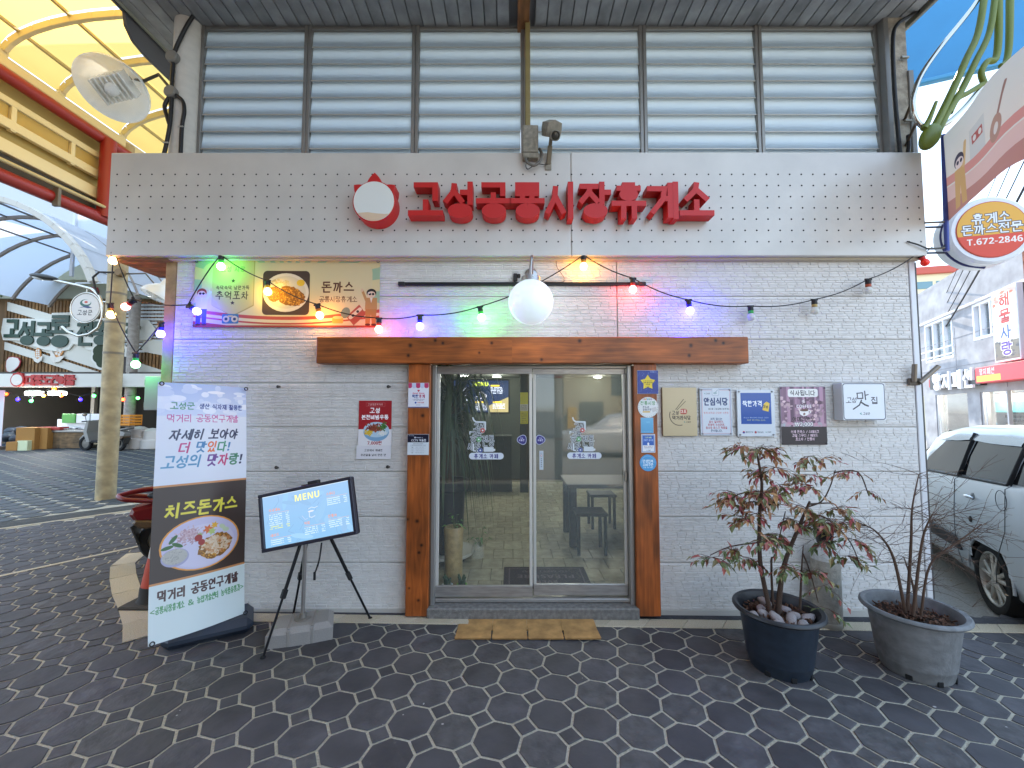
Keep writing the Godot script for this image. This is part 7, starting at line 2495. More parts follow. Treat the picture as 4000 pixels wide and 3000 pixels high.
func logo_print() -> Canvas:
	# lettering drawn as dark strokes inside a pale outline on clear film
	var cv := canvas(260, 320, Color(0.8, 0.84, 0.86, 0.0))
	var pale := Color("d3dade")
	var ink := Color("15161c")
	for edge in [true, false]:
		var c := pale if edge else ink
		for s in [["고", 62, 62, 50], ["성", 112, 60, 78], ["공", 32, 130, 90], ["룡", 84, 126, 90], ["전", 140, 168, 92], ["통", 196, 166, 92], ["시", 8, 230, 62], ["장", 74, 230, 84]]:
			for st in syllable(s[0]):
				var q := PackedVector2Array()
				for p in st: q.append(Vector2(s[1] + p.x * 46, s[2] + p.y * s[3]))
				cv.line(q, 15.0 if edge else 6.0, c, true)
		if edge:
			cv.line(seq([52, 4, 60, 26, 80, 42, 164, 44, 164, 110]), 14, pale)
			cv.line(seq([60, 240, 60, 300, 84, 300, 118, 316]), 12, pale)
			cv.line(seq([64, 128, 26, 130, 26, 150]), 10, pale)
	for o in [[140, 118, "b8433c"], [106, 198, "4f9a5c"], [120, 296, "2f3f86"]]:
		cv.oval(o[0], o[1], 22, 22, Color(o[2]).lightened(0.35))
		cv.oval(o[0], o[1], 17, 17, Color(o[2]))
		cv.oval(o[0], o[1], 8, 8, Color("e6e9ea"))
	cv.rounded(150, 266, 90, 42, 6, pale)
	cv.rounded(170, 282, 84, 20, 6, pale)
	return cv

# ---------------------------------------------------------------- coloured bulbs on their cable
func build_string_lights() -> void:
	# bulb centre x, y, colour, how far the bulb leans, lit or not
	var list := [[-3.43, 3.015, "ffa018", 0.0, 1, "amber bulb hanging at the left end of the fascia"], [-3.3, 2.615, "ff2a18", -0.9, 1, "red bulb tilted sideways left of the beige side trim"], [-3.42, 2.545, "ffc818", 0.1, 1, "yellow bulb before the beige column"], [-3.19, 2.12, "30f050", 0.0, 1, "green bulb, lowest on the left of the corner"], [-2.99, 2.38, "2018ff", 0.0, 1, "blue bulb on the corner trim"], [-2.69, 2.575, "2018ff", 0.95, 1, "blue bulb tilted sideways on the lower left of the fabric banner"], [-2.5, 2.965, "38ff50", 0.0, 1, "green bulb over the upper left of the fabric banner"], [-2.09, 2.745, "ffc818", 0.1, 1, "yellow bulb on the cutlet photograph"], [-1.64, 2.54, "ff9a18", 0.25, 1, "amber bulb at the lower edge of the fabric banner"], [-1.135, 2.42, "ff4018", 0.0, 1, "orange red bulb over the left of the timber lintel"], [-0.785, 2.445, "2018ff", 0.0, 1, "blue bulb over the timber lintel"], [-0.26, 2.52, "38ff50", 0.15, 1, "green bulb left of the white globe lamp"], [0.615, 2.965, "ffa818", 0.0, 1, "amber bulb at the fascia right of the globe lamp"], [1.035, 2.765, "ff2418", 0.0, 1, "red bulb at the right end of the black track"], [1.52, 2.58, "2018ff", 0.1, 1, "blue bulb over the right end of the lintel"], [2.04, 2.525, "40d860", 0.0, 0, "unlit clear bulb with a green collar"], [2.585, 2.58, "e0c070", 0.0, 0, "unlit clear bulb with a yellow collar"], [3.05, 2.755, "e06030", 0.0, 0, "unlit clear bulb with an orange collar"], [3.55, 3.0, "ff3020", 0.5, 2, "dull red bulb at the right end of the fascia"]]
	var z := 0.078
	var ends := []
	for b in list:
		var t := thing("festoon_bulb", b[5], "bulb", Vector3(b[0] * 1.0133, 1.75 + (b[1] - 1.75) * 1.0133, z), 0.0, "coloured bulbs strung along the wall")
		t.rotation.z = b[3]
		t.rotation.x = rng.randf_range(-0.08, 0.08)
		var g := Geo.new()
		g.lathe([Vector2(0, -0.033), Vector2(0.014, -0.031), Vector2(0.025, -0.023), Vector2(0.031, -0.009), Vector2(0.032, 0.003), Vector2(0.028, 0.016), Vector2(0.019, 0.028), Vector2(0.015, 0.034)], 20)
		if b[4] == 1:
			put("bulb", g, glow(Color(b[2]).lerp(Color.WHITE, 0.45).to_html(false), 4.0, b[2]), t)
			var l := OmniLight3D.new()
			l.name = "lamp"
			l.light_color = Color(b[2])
			l.light_energy = 0.09 if b[2] == "2018ff" else 0.03
			l.light_size = 0.028
			l.omni_range = 3.0
			l.omni_attenuation = 2.0
			l.shadow_enabled = true
			t.add_child(l)
		else:
			put("bulb", g, mat(b[2], 0.15) if b[4] == 2 else sheer("dcdcd6", 1.0, 0.15), t)
		var c := Geo.new()
		c.lathe([Vector2(0.017, 0.03), Vector2(0.022, 0.034), Vector2(0.021, 0.055), Vector2(0.018, 0.056)], 16)
		put("collar", c, mat(Color(b[2]).darkened(0.25).to_html(false), 0.5), t)
		var s := Geo.new()
		s.lathe([Vector2(0.019, 0.054), Vector2(0.023, 0.058), Vector2(0.021, 0.09), Vector2(0.013, 0.096), Vector2(0, 0.096)], 16)
		s.box(Vector3(0, 0.096, 0), Vector3(0.062, 0.016, 0.02), 0.005)
		put("socket", s, mat("161616", 0.55), t)
		ends.append(t.transform * Vector3(0, 0.1, 0))
	# the cable sags from socket to socket
	var order := [[0, 2], [2, 3], [3, 4], [0, 1], [1, 5], [5, 6], [6, 7], [7, 8], [8, 9], [9, 10], [10, 11], [11, 12], [12, 13], [13, 14], [14, 15], [15, 16], [16, 17], [17, 18]]
	var cab := thing("festoon_cable", "thin black cable looping from bulb to bulb below the fascia", "cable")
	for o in order:
		var a: Vector3 = ends[o[0]]
		var b: Vector3 = ends[o[1]]
		var p := PackedVector3Array()
		var sag := 0.05 * a.distance_to(b)
		if o[0] == 5: sag = -0.03
		for i in 11:
			var f := i / 10.0
			p.append(a.lerp(b, f) - Vector3(0, sag * 4.0 * f * (1.0 - f), 0))
		var g := Geo.new()
		g.tube(p, 0.005, 6)
		put("cable_run", g, mat("151515", 0.5), cab)
	var tail := Geo.new()
	tail.tube(PackedVector3Array([ends[18], ends[18] + Vector3(0.06, 0.0, 0.0), ends[18] + Vector3(0.12, 0.05, 0)]), 0.005, 6)
	put("cable_run", tail, mat("151515", 0.5), cab)

# ---------------------------------------------------------------- fixtures on the front
func path3(l: Array, z: float) -> PackedVector3Array:
	var p := PackedVector3Array()
	for i in range(0, l.size(), 2): p.append(Vector3(l[i], l[i + 1], z))
	return p

func smooth3(p: PackedVector3Array, k := 5) -> PackedVector3Array:
	var c := Curve3D.new()
	for i in p.size():
		var t := (p[mini(i + 1, p.size() - 1)] - p[maxi(i - 1, 0)]) / 6.0
		c.add_point(p[i], -t, t)
	var out := PackedVector3Array()
	for i in (p.size() - 1) * k + 1: out.append(c.samplef(float(i) / k))
	return out

func build_fixtures() -> void:
	# white globe on its wall bracket
	var gl := thing("globe_lamp", "large lit white glass globe lamp hanging from a steel wall bracket above the door", "lamp", Vector3(0.154, 2.615, 0.28))
	var g := Geo.new()
	g.ball(Vector3.ZERO, Vector3(0.184, 0.184, 0.184), 40, 24)
	var gm := glow("dcecf6", 0.2, "d3dce0")
	gm.roughness = 0.12
	put("globe", g, gm, gl)
	var cap := Geo.new()
	cap.lathe([Vector2(0.075, 0.168), Vector2(0.082, 0.168), Vector2(0.08, 0.205), Vector2(0.03, 0.218), Vector2(0, 0.218)], 28)
	var steel := mat("a3a3a2", 0.28, 0.85)
	put("cap", cap, steel, gl)
	for i in 3:
		var s := Geo.new()
		s.ball(Vector3(cos(TAU * i / 3 + 1.4) * 0.082, 0.187, sin(TAU * i / 3 + 1.4) * 0.082), Vector3(0.006, 0.006, 0.006), 8, 6)
		put("screw", s, mat("d5d5d2", 0.2, 0.9), gl)
	var arm := Geo.new()
	arm.tube(smooth3(PackedVector3Array([Vector3(0.02, 0.3, -0.27), Vector3(0.02, 0.33, -0.2), Vector3(0.018, 0.4, -0.11), Vector3(0.01, 0.385, -0.02), Vector3(0, 0.3, 0), Vector3(0, 0.21, 0)])), 0.012, 12)
	put("bracket_arm", arm, steel, gl)
	var plate := Geo.new()
	plate.xf = Transform3D(Basis(Vector3.RIGHT, PI / 2), Vector3(0.015, 0.315, -0.274))
	plate.lathe([Vector2(0.056, 0), Vector2(0.056, 0.008), Vector2(0.045, 0.016), Vector2(0, 0.018)], 28)
	put("wall_plate", plate, steel, gl)
	var l := OmniLight3D.new()
	l.name = "lamp"
	l.light_energy = 0.05
	l.light_color = Color(0.92, 0.97, 1.0)
	l.light_size = 0.17
	l.omni_range = 6.0
	l.omni_attenuation = 2.0
	l.shadow_enabled = true
	gl.add_child(l)
	var tk := thing("lighting_track", "long black lighting track fixed across the siding behind the globe lamp", "track", Vector3(0.0875, 2.842, 0.022))
	put("rail", boxes([[Vector3.ZERO, Vector3(2.1, 0.03, 0.03)]], 0.004), mat("141414", 0.45), tk)
	put("groove", boxes([[Vector3(0, 0.002, 0.0155), Vector3(2.0, 0.01, 0.003)]]), mat("050505", 0.7), tk)
	for x in [-1.06, 1.06]: put("end_cap", boxes([[Vector3(x, 0, 0.002), Vector3(0.06, 0.036, 0.036)]], 0.005), mat("1b1b1b", 0.5), tk)
	var cl := thing("wall_connector", "small black cable connector beside the globe lamp's wall plate", "connector", Vector3(0.03, 2.9, 0.025))
	put("body", boxes([[Vector3.ZERO, Vector3(0.035, 0.07, 0.03)], [Vector3(0.03, 0.012, 0.004), Vector3(0.03, 0.035, 0.025)]], 0.006), mat("17120f", 0.5), cl)
	var bw := thing("brown_wire", "thin brown wire running down from the fascia to the black track", "wire", Vector3.ZERO)
	var bg := Geo.new()
	bg.tube(smooth3(path3([0.39, 3.06, 0.40, 2.99, 0.46, 2.9, 0.455, 2.865, 0.36, 2.862, 0.24, 2.866], 0.02)), 0.0025, 5)
	put("wire_run", bg, mat("5a3a22", 0.6), bw)
	# camera on its arm, with its box and conduit
	var cc := thing("security_camera", "beige hooded security camera on a short arm above the fascia", "camera", Vector3(0.36, 4.02, 0.26))
	var bs := Basis(Vector3.UP, 0.12) * Basis(Vector3.RIGHT, 0.62)
	var hd := Geo.new()
	hd.xf = Transform3D(bs, Vector3(-0.02, 0.115, -0.05))
	hd.prism(PackedVector2Array([Vector2(-0.055, -0.06), Vector2(0.055, -0.06), Vector2(0.062, 0.0), Vector2(0.058, 0.045), Vector2(0.0, 0.065), Vector2(-0.058, 0.045), Vector2(-0.062, 0.0)]), -0.17, 0.13, 0.004)
	var beige := textured("a39c8a", 0.55, blotch, Vector3(3, 3, 3))
	put("hood", hd, beige, cc)
	var un := Geo.new()
	un.xf = Transform3D(bs, Vector3(-0.02, 0.115, -0.05))
	un.box(Vector3(0, -0.03, 0.02), Vector3(0.085, 0.06, 0.2), 0.01)
	put("housing", un, mat("5b564c", 0.6), cc)
	var le := Geo.new()
	le.xf = Transform3D(bs * Basis(Vector3.RIGHT, PI / 2), Vector3(-0.02, 0.115, -0.05) + bs * Vector3(0.005, -0.045, 0.12))
	le.lathe([Vector2(0, -0.02), Vector2(0.034, -0.02), Vector2(0.034, 0.02), Vector2(0.04, 0.022), Vector2(0.041, 0.06), Vector2(0.036, 0.066), Vector2(0.034, 0.05), Vector2(0.0, 0.05)], 28)
	put("lens_barrel", le, mat("8b8576", 0.4), cc)
	var ln := Geo.new()
	ln.xf = le.xf
	ln.lathe([Vector2(0.033, 0.052), Vector2(0.02, 0.058), Vector2(0, 0.06)], 24)
	put("lens", ln, mat("3c3a33", 0.05), cc)
	var ca := Geo.new()
	ca.bar(Vector3(-0.04, -0.14, -0.155), Vector3(-0.03, 0.0, -0.1), 0.04, 0.02, 0.005)
	ca.bar(Vector3(-0.03, 0.0, -0.1), Vector3(-0.02, 0.08, -0.05), 0.03, 0.02, 0.005)
	put("arm", ca, mat("6f644e", 0.6), cc)
	put("foot_plate", boxes([[Vector3(-0.042, -0.155, -0.155), Vector3(0.055, 0.07, 0.01)]], 0.003), beige, cc)
	var jb := thing("camera_junction_box", "beige rectangular junction box left of the security camera", "junction box", Vector3(0.16, 4.06, 0.13))
	put("case", boxes([[Vector3(0, 0.02, 0), Vector3(0.135, 0.245, 0.07)], [Vector3(0, -0.128, 0), Vector3(0.135, 0.045, 0.07)]], 0.006), beige, jb)
	put("lid_line", boxes([[Vector3(0, -0.104, 0.0), Vector3(0.13, 0.005, 0.064)]]), mat("5f594c", 0.7), jb)
	var hz := Geo.new()
	hz.tube(smooth3(PackedVector3Array([Vector3(-0.045, -0.14, 0.02), Vector3(-0.03, -0.19, 0.03), Vector3(0.03, -0.22, 0.03), Vector3(0.085, -0.17, 0.02), Vector3(0.1, -0.1, 0.0), Vector3(0.08, -0.04, -0.02)])), 0.012, 10)
	put("flexible_conduit", hz, mat("6b675f", 0.6), jb)
	var hz2 := Geo.new()
	hz2.tube(smooth3(PackedVector3Array([Vector3(-0.02, -0.15, 0.03), Vector3(-0.04, -0.2, 0.0), Vector3(-0.02, -0.235, 0.0), Vector3(0.05, -0.19, 0.0), Vector3(0.13, -0.19, -0.01), Vector3(0.165, -0.17, -0.02)])), 0.0035, 6)
	put("cable", hz2, mat("222222", 0.6), jb)
	var cd := thing("wall_conduit", "straight khaki conduit from the timber joist down to the junction box", "conduit", Vector3(0.145, 4.75, -0.04))
	put("channel", boxes([[Vector3.ZERO, Vector3(0.045, 1.16, 0.04)]], 0.004), mat("8a7c4e", 0.55), cd)
	# cables on the round post and on the right post
	var lc := thing("post_cables", "black cables, clips and two round boxes on the round white post at upper left", "cable", Vector3(-3.045, 4.0, 0.02))
	for p in [[0.13, 1.33, 0.06, 1.2, -0.02, 1.0, -0.03, 0.9], [-0.03, 0.9, -0.035, 0.7, -0.03, 0.6], [0.0, 0.58, 0.07, 0.52, 0.09, 0.42, 0.075, 0.28, 0.075, 0.0], [-0.05, 0.56, -0.09, 0.47, -0.06, 0.36, -0.04, 0.3], [-0.03, 0.56, -0.035, 0.3, -0.06, 0.1, -0.08, 0.0]]:
		var q := Geo.new()
		q.tube(smooth3(path3(p, 0.01)), 0.016, 8)
		put("cable_run", q, mat("191817", 0.5), lc)
	for y in [0.93, 0.6]:
		var q := Geo.new()
		q.xf = Transform3D(Basis(Vector3.RIGHT, PI / 2), Vector3(-0.035, y, 0.0))
		q.lathe([Vector2(0.055, -0.02), Vector2(0.055, 0.03), Vector2(0.045, 0.04), Vector2(0, 0.04)], 18)
		put("round_box", q, mat("7d7a72", 0.6), lc)
	for y in [0.27, 0.12]: put("clip", boxes([[Vector3(0.075 if y > 0.2 else -0.05, y, 0.025), Vector3(0.05, 0.012, 0.012)]], 0.003), mat("b5b5b0", 0.4, 0.6), lc)
	var rc := thing("right_post_cables", "black cables running down beside the concrete post at upper right", "cable", Vector3(3.46, 4.0, 0.0))
	for p in [[0.3, 1.4, 0.16, 1.32, 0.06, 1.25, 0.01, 1.1, 0.0, 0.6, 0.02, 0.0], [0.1, 0.2, 0.1, 0.1, 0.08, 0.0]]:
		var q := Geo.new()
		q.tube(smooth3(path3(p, 0.03)), 0.016, 8)
		put("cable_run", q, mat("191817", 0.5), rc)
	for y in [0.95, 0.35]: put("clip", boxes([[Vector3(0.13, y, 0.01), Vector3(0.07, 0.02, 0.02)]], 0.003), mat("8a8880", 0.4, 0.6), rc)
	# four anchor bolts left of the door
	var spots := [[-2.03, 1.937, "upper left of the four"], [-1.067, 1.937, "upper right, above the red poster"], [-2.023, 1.238, "lower left of the four"], [-1.06, 1.243, "lower right, under the paper note"]]
	for s in spots:
		var t := thing("anchor_bolt", "steel anchor bolt left over in the siding, %s" % s[2], "bolt", Vector3(s[0], s[1], 0.0), 0.0, "anchor bolts in the left wall")
		var q := Geo.new()
		q.xf = Transform3D(Basis(Vector3.RIGHT, PI / 2), Vector3.ZERO)
		q.lathe([Vector2(0.009, -0.01), Vector2(0.009, 0.028), Vector2(0.006, 0.034), Vector2(0, 0.034)], 12)
		put("shank", q, mat("6e6b67", 0.35, 0.8), t)
		var w := Geo.new()
		w.xf = Transform3D(Basis(Vector3.RIGHT, PI / 2), Vector3(-0.014, 0, 0))
		w.lathe([Vector2(0.014, 0.004), Vector2(0.014, 0.008), Vector2(0, 0.008)], 12)
		put("washer", w, mat("4f4c48", 0.4, 0.7), t)
	# cut pipes at the right corner
	var pk := thing("flag_holder", "two short steel flag-holder pipes fixed to the right corner trim", "flag holder", Vector3(3.5, 1.98, 0.02))
	for p in [[Vector3(-0.02, 0.0, 0.02), Vector3(-0.025, 0.15, 0.04)], [Vector3(0.03, -0.01, 0.02), Vector3(0.17, 0.13, 0.05)]]:
		var q := Geo.new()
		q.rod(p[0], p[1], 0.019, 14)
		put("pipe", q, mat("7f766a", 0.35, 0.7), pk)
	put("plate", boxes([[Vector3(0.0, 0.0, 0.0), Vector3(0.1, 0.06, 0.02)]], 0.004), mat("5f5548", 0.6), pk)
	# right end of the fascia: oval blade sign, cloth banner on its pole, hoop ornament
	var cv := canvas(320, 320, Color("e2a82e"))
	cv.rect(0, 190, 320, 130, Color("d8401f"))
	for t in [["휴게소", 62, 62], ["돈까스전문", 126, 58]]:
		cv.text(t[0], 160, t[1], t[2], Color("e6eaec"), 0.13, 1, 0.92, 0.04, 0.0, 0.0, 3.5, Color("3a2c2a"))
	cv.text("T.672-2846", 168, 202, 45, Color("f0ece6"), 0.12, 1)
	var rs := thing("oval_blade_sign", "round white light box with yellow and red face and a telephone number, at right", "sign", Vector3(4.17, 3.3, 0.1), -0.28)
	var rim := PackedVector2Array()
	var face := PackedVector2Array()
	var red := PackedVector2Array()
	for i in 48:
		var d := Vector2(cos(TAU * i / 48), sin(TAU * i / 48))
		rim.append(d * 0.30)
		face.append(d * 0.243)
		red.append(d * 0.25)
	var q1 := Geo.new()
	q1.prism(rim, -0.2, 0.0, 0.02)
	put("white_case", q1, mat("dfe2e8", 0.3), rs)
	var q2 := Geo.new()
	q2.prism(red, 0.0, 0.003)
	put("red_rim", q2, mat("b8402a", 0.4), rs)
	var q3 := Geo.new()
	q3.prism(face, 0.003, 0.006)
	put("printed_face", q3, printed(cv, 0.3), rs)
	var bl := Geo.new()
	bl.tube(smooth3(path3([-0.27, 0.12, -0.292, 0.0, -0.26, -0.14, -0.15, -0.255, 0.0, -0.3], -0.1)), 0.016, 8)
	put("blue_band", bl, mat("2a2f6a", 0.5), rs)
	for y in [0.1, -0.14]:
		var b := Geo.new()
		b.rod(Vector3(-0.6, y, -0.03), Vector3(-0.27, y, -0.1), 0.01, 8)
		put("bracket", b, mat("3a3d4a", 0.5, 0.5), rs)
	var fb := thing("hanging_cloth_banner", "pale cloth banner with faded figures hanging from a pole at the fascia's right end", "banner", Vector3(3.75, 0, 0.12))
	var pole := Geo.new()
	pole.rod(Vector3(0, 3.1, 0), Vector3(0.03, 4.14, 0), 0.018, 12)
	put("pole", pole, mat("3d4a8a", 0.45, 0.3), fb)
	cv = canvas(400, 360, Color("d9d2c4"))
	cv.fade(0, 0, 400, 200, Color("d5d3cb"), Color("dccfc0"))
	for b in [["cf8f84", 190, 26], ["d9b4a8", 232, 60], ["b98478", 292, 80]]:
		var p := PackedVector2Array()
		for i in 21: p.append(Vector2(i * 20.0, b[1] + 30.0 * sin(PI * i / 20.0) - 10))
		for i in range(20, -1, -1): p.append(Vector2(i * 20.0, b[1] + b[2] + 30.0 * sin(PI * i / 20.0)))
		cv.poly(p, Color(b[0]))
	cv.poly(PackedVector2Array([Vector2(48, 190), Vector2(96, 190), Vector2(98, 345), Vector2(76, 345), Vector2(72, 260), Vector2(66, 345), Vector2(44, 345)]), Color("c99f6a"))
	cv.line(PackedVector2Array([Vector2(92, 195), Vector2(106, 110)]), 14, Color("cfaa78"))
	cv.oval(72, 160, 24, 30, Color("4a4450"))
	cv.oval(73, 170, 20, 22, Color("ddc8c0"))
	for d in [-8, 9]: cv.oval(73 + d, 166, 6, 8, Color("4a4450"))
	cv.poly(PackedVector2Array([Vector2(130, 90), Vector2(214, 90), Vector2(208, 210), Vector2(124, 205)]), Color("c9c4bc"))
	cv.rect(140, 120, 60, 34, Color("b0605a"))
	cv.oval(155, 137, 9, 11, Color("d9d2c8"))
	cv.oval(186, 137, 9, 11, Color("d9d2c8"))
	cv.line(PackedVector2Array([Vector2(260, 190), Vector2(310, 60)]), 9, Color("9a7468"))
	cv.oval(262, 190, 26, 46, Color("b08a78"), 0.3)
	cv.oval(264, 192, 10, 20, Color("d5c9bd"), 0.3)
	var rows := []
	for i in 8:
		var row := []
		for j in 13:
			var u := j / 12.0
			var w := i / 7.0
			var top := 4.12
			var bot := 3.36
			row.append(Vector3(0.02 - 0.42 * u + 0.05 * sin(u * 6.0 + w) * u, lerpf(bot + 0.06 * sin(PI * u), top + 0.03 * u, w), 0.005 + 0.98 * u))
		rows.append(row)
	var cs := Geo.new()
	cs.sheet(rows)
	for i in cs.t.size(): cs.t[i].y = 1.0 - cs.t[i].y
	var cm := printed(cv, 0.8)
	cm.backlight_enabled = true
	cm.backlight = Color(0.9, 0.88, 0.86)
	put("cloth", cs, cm, fb)
	for y in [3.36, 3.13]:
		var b := Geo.new()
		b.rod(Vector3(-0.16, y, -0.02), Vector3(0.01, y, 0), 0.009, 8)
		put("bracket", b, mat("6f6a62", 0.5, 0.4), fb)
	var wl := Geo.new()
	wl.tube(smooth3(PackedVector3Array([Vector3(-0.33, 3.19, -0.01), Vector3(-0.25, 3.16, 0.0), Vector3(-0.15, 3.12, 0.0), Vector3(-0.05, 3.13, 0.0), Vector3(0.0, 3.17, 0.0)])), 0.006, 6)
	put("feed_cable", wl, mat("2b2b2b", 0.6), fb)
	var ho := thing("leaf_hoop_ornament", "bent chrome hoop with olive green plant stems, bracketed to the concrete post", "ornament", Vector3(0, 0, 0.2))
	var hp := Geo.new()
	hp.tube(smooth3(path3([4.2, 5.6, 4.07, 5.31, 3.72, 4.88, 3.54, 4.63, 3.46, 4.44, 3.45, 4.3, 3.49, 4.19, 3.58, 4.14, 3.73, 4.19, 3.89, 4.33, 4.0, 4.46, 4.06, 4.53], 0.0)), 0.019, 12)
	put("chrome_hoop", hp, mat("b5b0a4", 0.15, 0.95), ho)
	var og := textured("6f7d1c", 0.5, fine, Vector3(3, 3, 3))
	for s in [[[4.11, 5.4, 4.02, 4.99, 3.9, 4.74, 3.78, 4.49, 3.65, 4.24, 3.55, 4.06], 0.024, 0.03], [[4.2, 5.4, 4.12, 5.0, 3.98, 4.72, 3.84, 4.46, 3.72, 4.28, 3.6, 4.06], 0.022, 0.028], [[4.22, 5.4, 4.19, 4.95, 4.15, 4.74, 4.08, 4.72, 4.02, 4.62, 4.04, 4.52], 0.026, 0.022], [[4.32, 5.4, 4.28, 4.91, 4.24, 4.72, 4.19, 4.68], 0.026, 0.02], [[4.03, 4.52, 3.9, 4.44, 3.8, 4.38, 3.73, 4.26], 0.02, 0.022], [[3.5, 4.12, 3.55, 4.2, 3.62, 4.36], 0.026, 0.012]]:
		var q := Geo.new()
		q.tube(smooth3(path3(s[0], 0.03)), s[1], 10, s[2])
		put("stem", q, og, ho)
	var bulb := Geo.new()
	bulb.ball(Vector3(3.55, 4.05, 0.03), Vector3(0.075, 0.13, 0.05), 18, 12, Basis(Vector3.BACK, -0.55))
	put("pod", bulb, og, ho)
	for y in [4.42, 4.18]:
		var b := Geo.new()
		b.rod(Vector3(3.6, y - 0.05, -0.25), Vector3(3.46, y, 0.0), 0.012, 8)
		put("bracket", b, mat("5a4a3a", 0.6, 0.4), ho)
	# the blue eave board beyond the right end
	var be := thing("blue_canopy", "large teal blue canopy sheet over the street at the upper right", "canopy", Vector3(4.08, 5.35, -0.5), -0.4)
	put("sheet", boxes([[Vector3(2.4, 0.8, -0.35), Vector3(5.0, 1.75, 0.04)]], 0.006, ), textured("2f86b8", 0.45, faint, Vector3(0.4, 0.4, 0.4)), be)
	put("edge_tube", boxes([[Vector3(2.4, -0.07, -0.33), Vector3(5.0, 0.05, 0.07)]], 0.01), mat("3f8fb8", 0.4), be)

# ---------------------------------------------------------------- loose things on the left
func build_left_things() -> void:
	# upright banner stand
	var cv := canvas(420, 1260, Color("dbe2ee"))
	cv.fade(0, 0, 420, 190, Color("a9bde4"), Color("d3ddf0"))
	for i in 46:
		var o := Vector2(rng.randf() * 420, rng.randf_range(20, 170))
		cv.oval(o.x, o.y, rng.randf_range(14, 46), rng.randf_range(8, 22), Color("e9eef8").lerp(Color("c6d3ee"), rng.randf()))
	cv.rect(0, 175, 420, 350, Color("dfe4ee"))
	cv.text("고성군", 52, 104, 38, Color("4f8f74"), 0.13, 0, 0.86, 0.06)
	cv.text("생산 식자재 활용한", 176, 108, 30, Color("33458a"), 0.13, 0, 0.78, 0.05)
	cv.text("먹거리 공동연구개발", 208, 168, 42, Color("c04a90"), 0.09, 1, 0.8, 0.05)
	var navy := Color("2c3352")
	cv.text("자세히 보아야", 208, 246, 58, navy, 0.13, 1, 0.8, 0.06, 0.22)
	cv.text("더 맛있다!", 208, 314, 58, [Color("c0407a"), Color("c0407a"), Color("3f7fb0"), Color("e0703a"), Color("3f8f6a"), Color("3f7fb0")], 0.13, 1, 0.8, 0.06, 0.18)
	cv.text("고성의 맛자랑!", 208, 384, 64, [Color("5f9ac0"), Color("5f9ac0"), Color("4f8fb8"), Color("5f9ac0"), Color("6a3a8a"), Color("c03a70"), Color("3f8060"), navy], 0.13, 1, 0.8, 0.05, 0.18)
	cv.poly(PackedVector2Array([Vector2(0, 528), Vector2(420, 528), Vector2(420, 1000), Vector2(0, 1000)]), Color("c98a54"))
	cv.rect(0, 538, 420, 452, Color("40312a"))
	cv.text("치즈돈가스", 210, 622, 74, Color("e6d84a"), 0.15, 1, 0.84, 0.05, 0.08)
	cv.oval(210, 838, 178, 134, Color("e59a40"))
	cv.oval(210, 838, 170, 127, Color("c9c2dc"))
	cv.oval(214, 852, 150, 106, Color("d3cde2"))
	var rg := RandomNumberGenerator.new()
	rg.seed = 4
	for i in 200: cv.oval(150 + rg.randfn(0, 26), 790 + rg.randfn(0, 17), 7, 3, Color("d9c4cc").lerp(Color("b08a94"), rg.randf()), rg.randf() * 3.0)
	dish(cv, 270, 866, 84, 60, -0.35, rg)
	for i in 150:
		var a := rg.randf() * TAU
		var d := sqrt(rg.randf())
		cv.oval(274 + cos(a) * 70 * d, 860 + sin(a) * 44 * d, rg.randf_range(5, 13), rg.randf_range(3, 8), Color("e4d2b8").lerp(Color("c98e5c"), rg.randf() * rg.randf() * 1.6), rg.randf() * 3.0)
	cv.oval(96, 888, 56, 44, Color("a9a6c4"))
	cv.oval(96, 884, 50, 37, Color("b9b6ae"))
	for i in 90: cv.oval(96 + rg.randfn(0, 20), 884 + rg.randfn(0, 14), 3, 2, Color("8f8c88").lerp(Color("d5d2c8"), rg.randf()))
	for s in [[232, 776, "d8703a", 26], [262, 760, "e8b03a", 20], [250, 790, "b8c87a", 22], [196, 800, "9ab86a", 15]]: cv.star(s[0], s[1], s[3], Color(s[2]), 0.5, 6, 0.3)
	for s in [[190, 812, 17], [204, 836, 15]]: cv.oval(s[0], s[1], s[2], s[2], Color("a02a28"))
	for s in [[300, 774, 0.6], [318, 792, 0.2]]: cv.oval(s[0], s[1], 17, 11, Color("c6d2b0"), s[2])
	for s in [[86, 800, -0.9], [104, 830, 0.5], [64, 836, -0.2]]: cv.oval(s[0], s[1], 25, 9, Color("3f6a3a"), s[2])
	cv.rect(0, 1000, 420, 260, Color("d5e0de"))
	cv.text("먹거리 공동연구개발", 210, 1030, 52, Color("4a2f2c"), 0.14, 1, 0.66, 0.06)
	cv.text("<공룡시장휴게소 & 농업기술센터 농식품유통과>", 210, 1100, 33, Color("5f9a6a"), 0.12, 1, 0.46, 0.03)
	var bs := thing("banner_stand", "upright printed banner stand with a cutlet plate, on a dark water base by the corner", "banner stand", Vector3(-2.345, 1.043, 0.431))
	bs.rotation_order = EULER_ORDER_YXZ
	bs.rotation = Vector3(deg_to_rad(-8.13), deg_to_rad(55.5), deg_to_rad(-1.84))
	var rows := []
	for i in 15:
		var l := []
		for j in 9:
			var u := j / 8.0 - 0.5
			var w := i / 14.0 - 0.5
			l.append(Vector3(u * 0.6, w * 1.8, 0.018 * cos(u * 5.0) + 0.012 * sin(w * 6.0 + u) + (0.012 * pow(maxf(0.0, -w - 0.3) * 5.0, 2.0) * (0.6 - u))))
		rows.append(l)
	var sh := Geo.new()
	sh.sheet(rows)
	for i in sh.t.size(): sh.t[i].y = 1.0 - sh.t[i].y
	put("printed_sheet", sh, printed(cv, 0.32), bs)
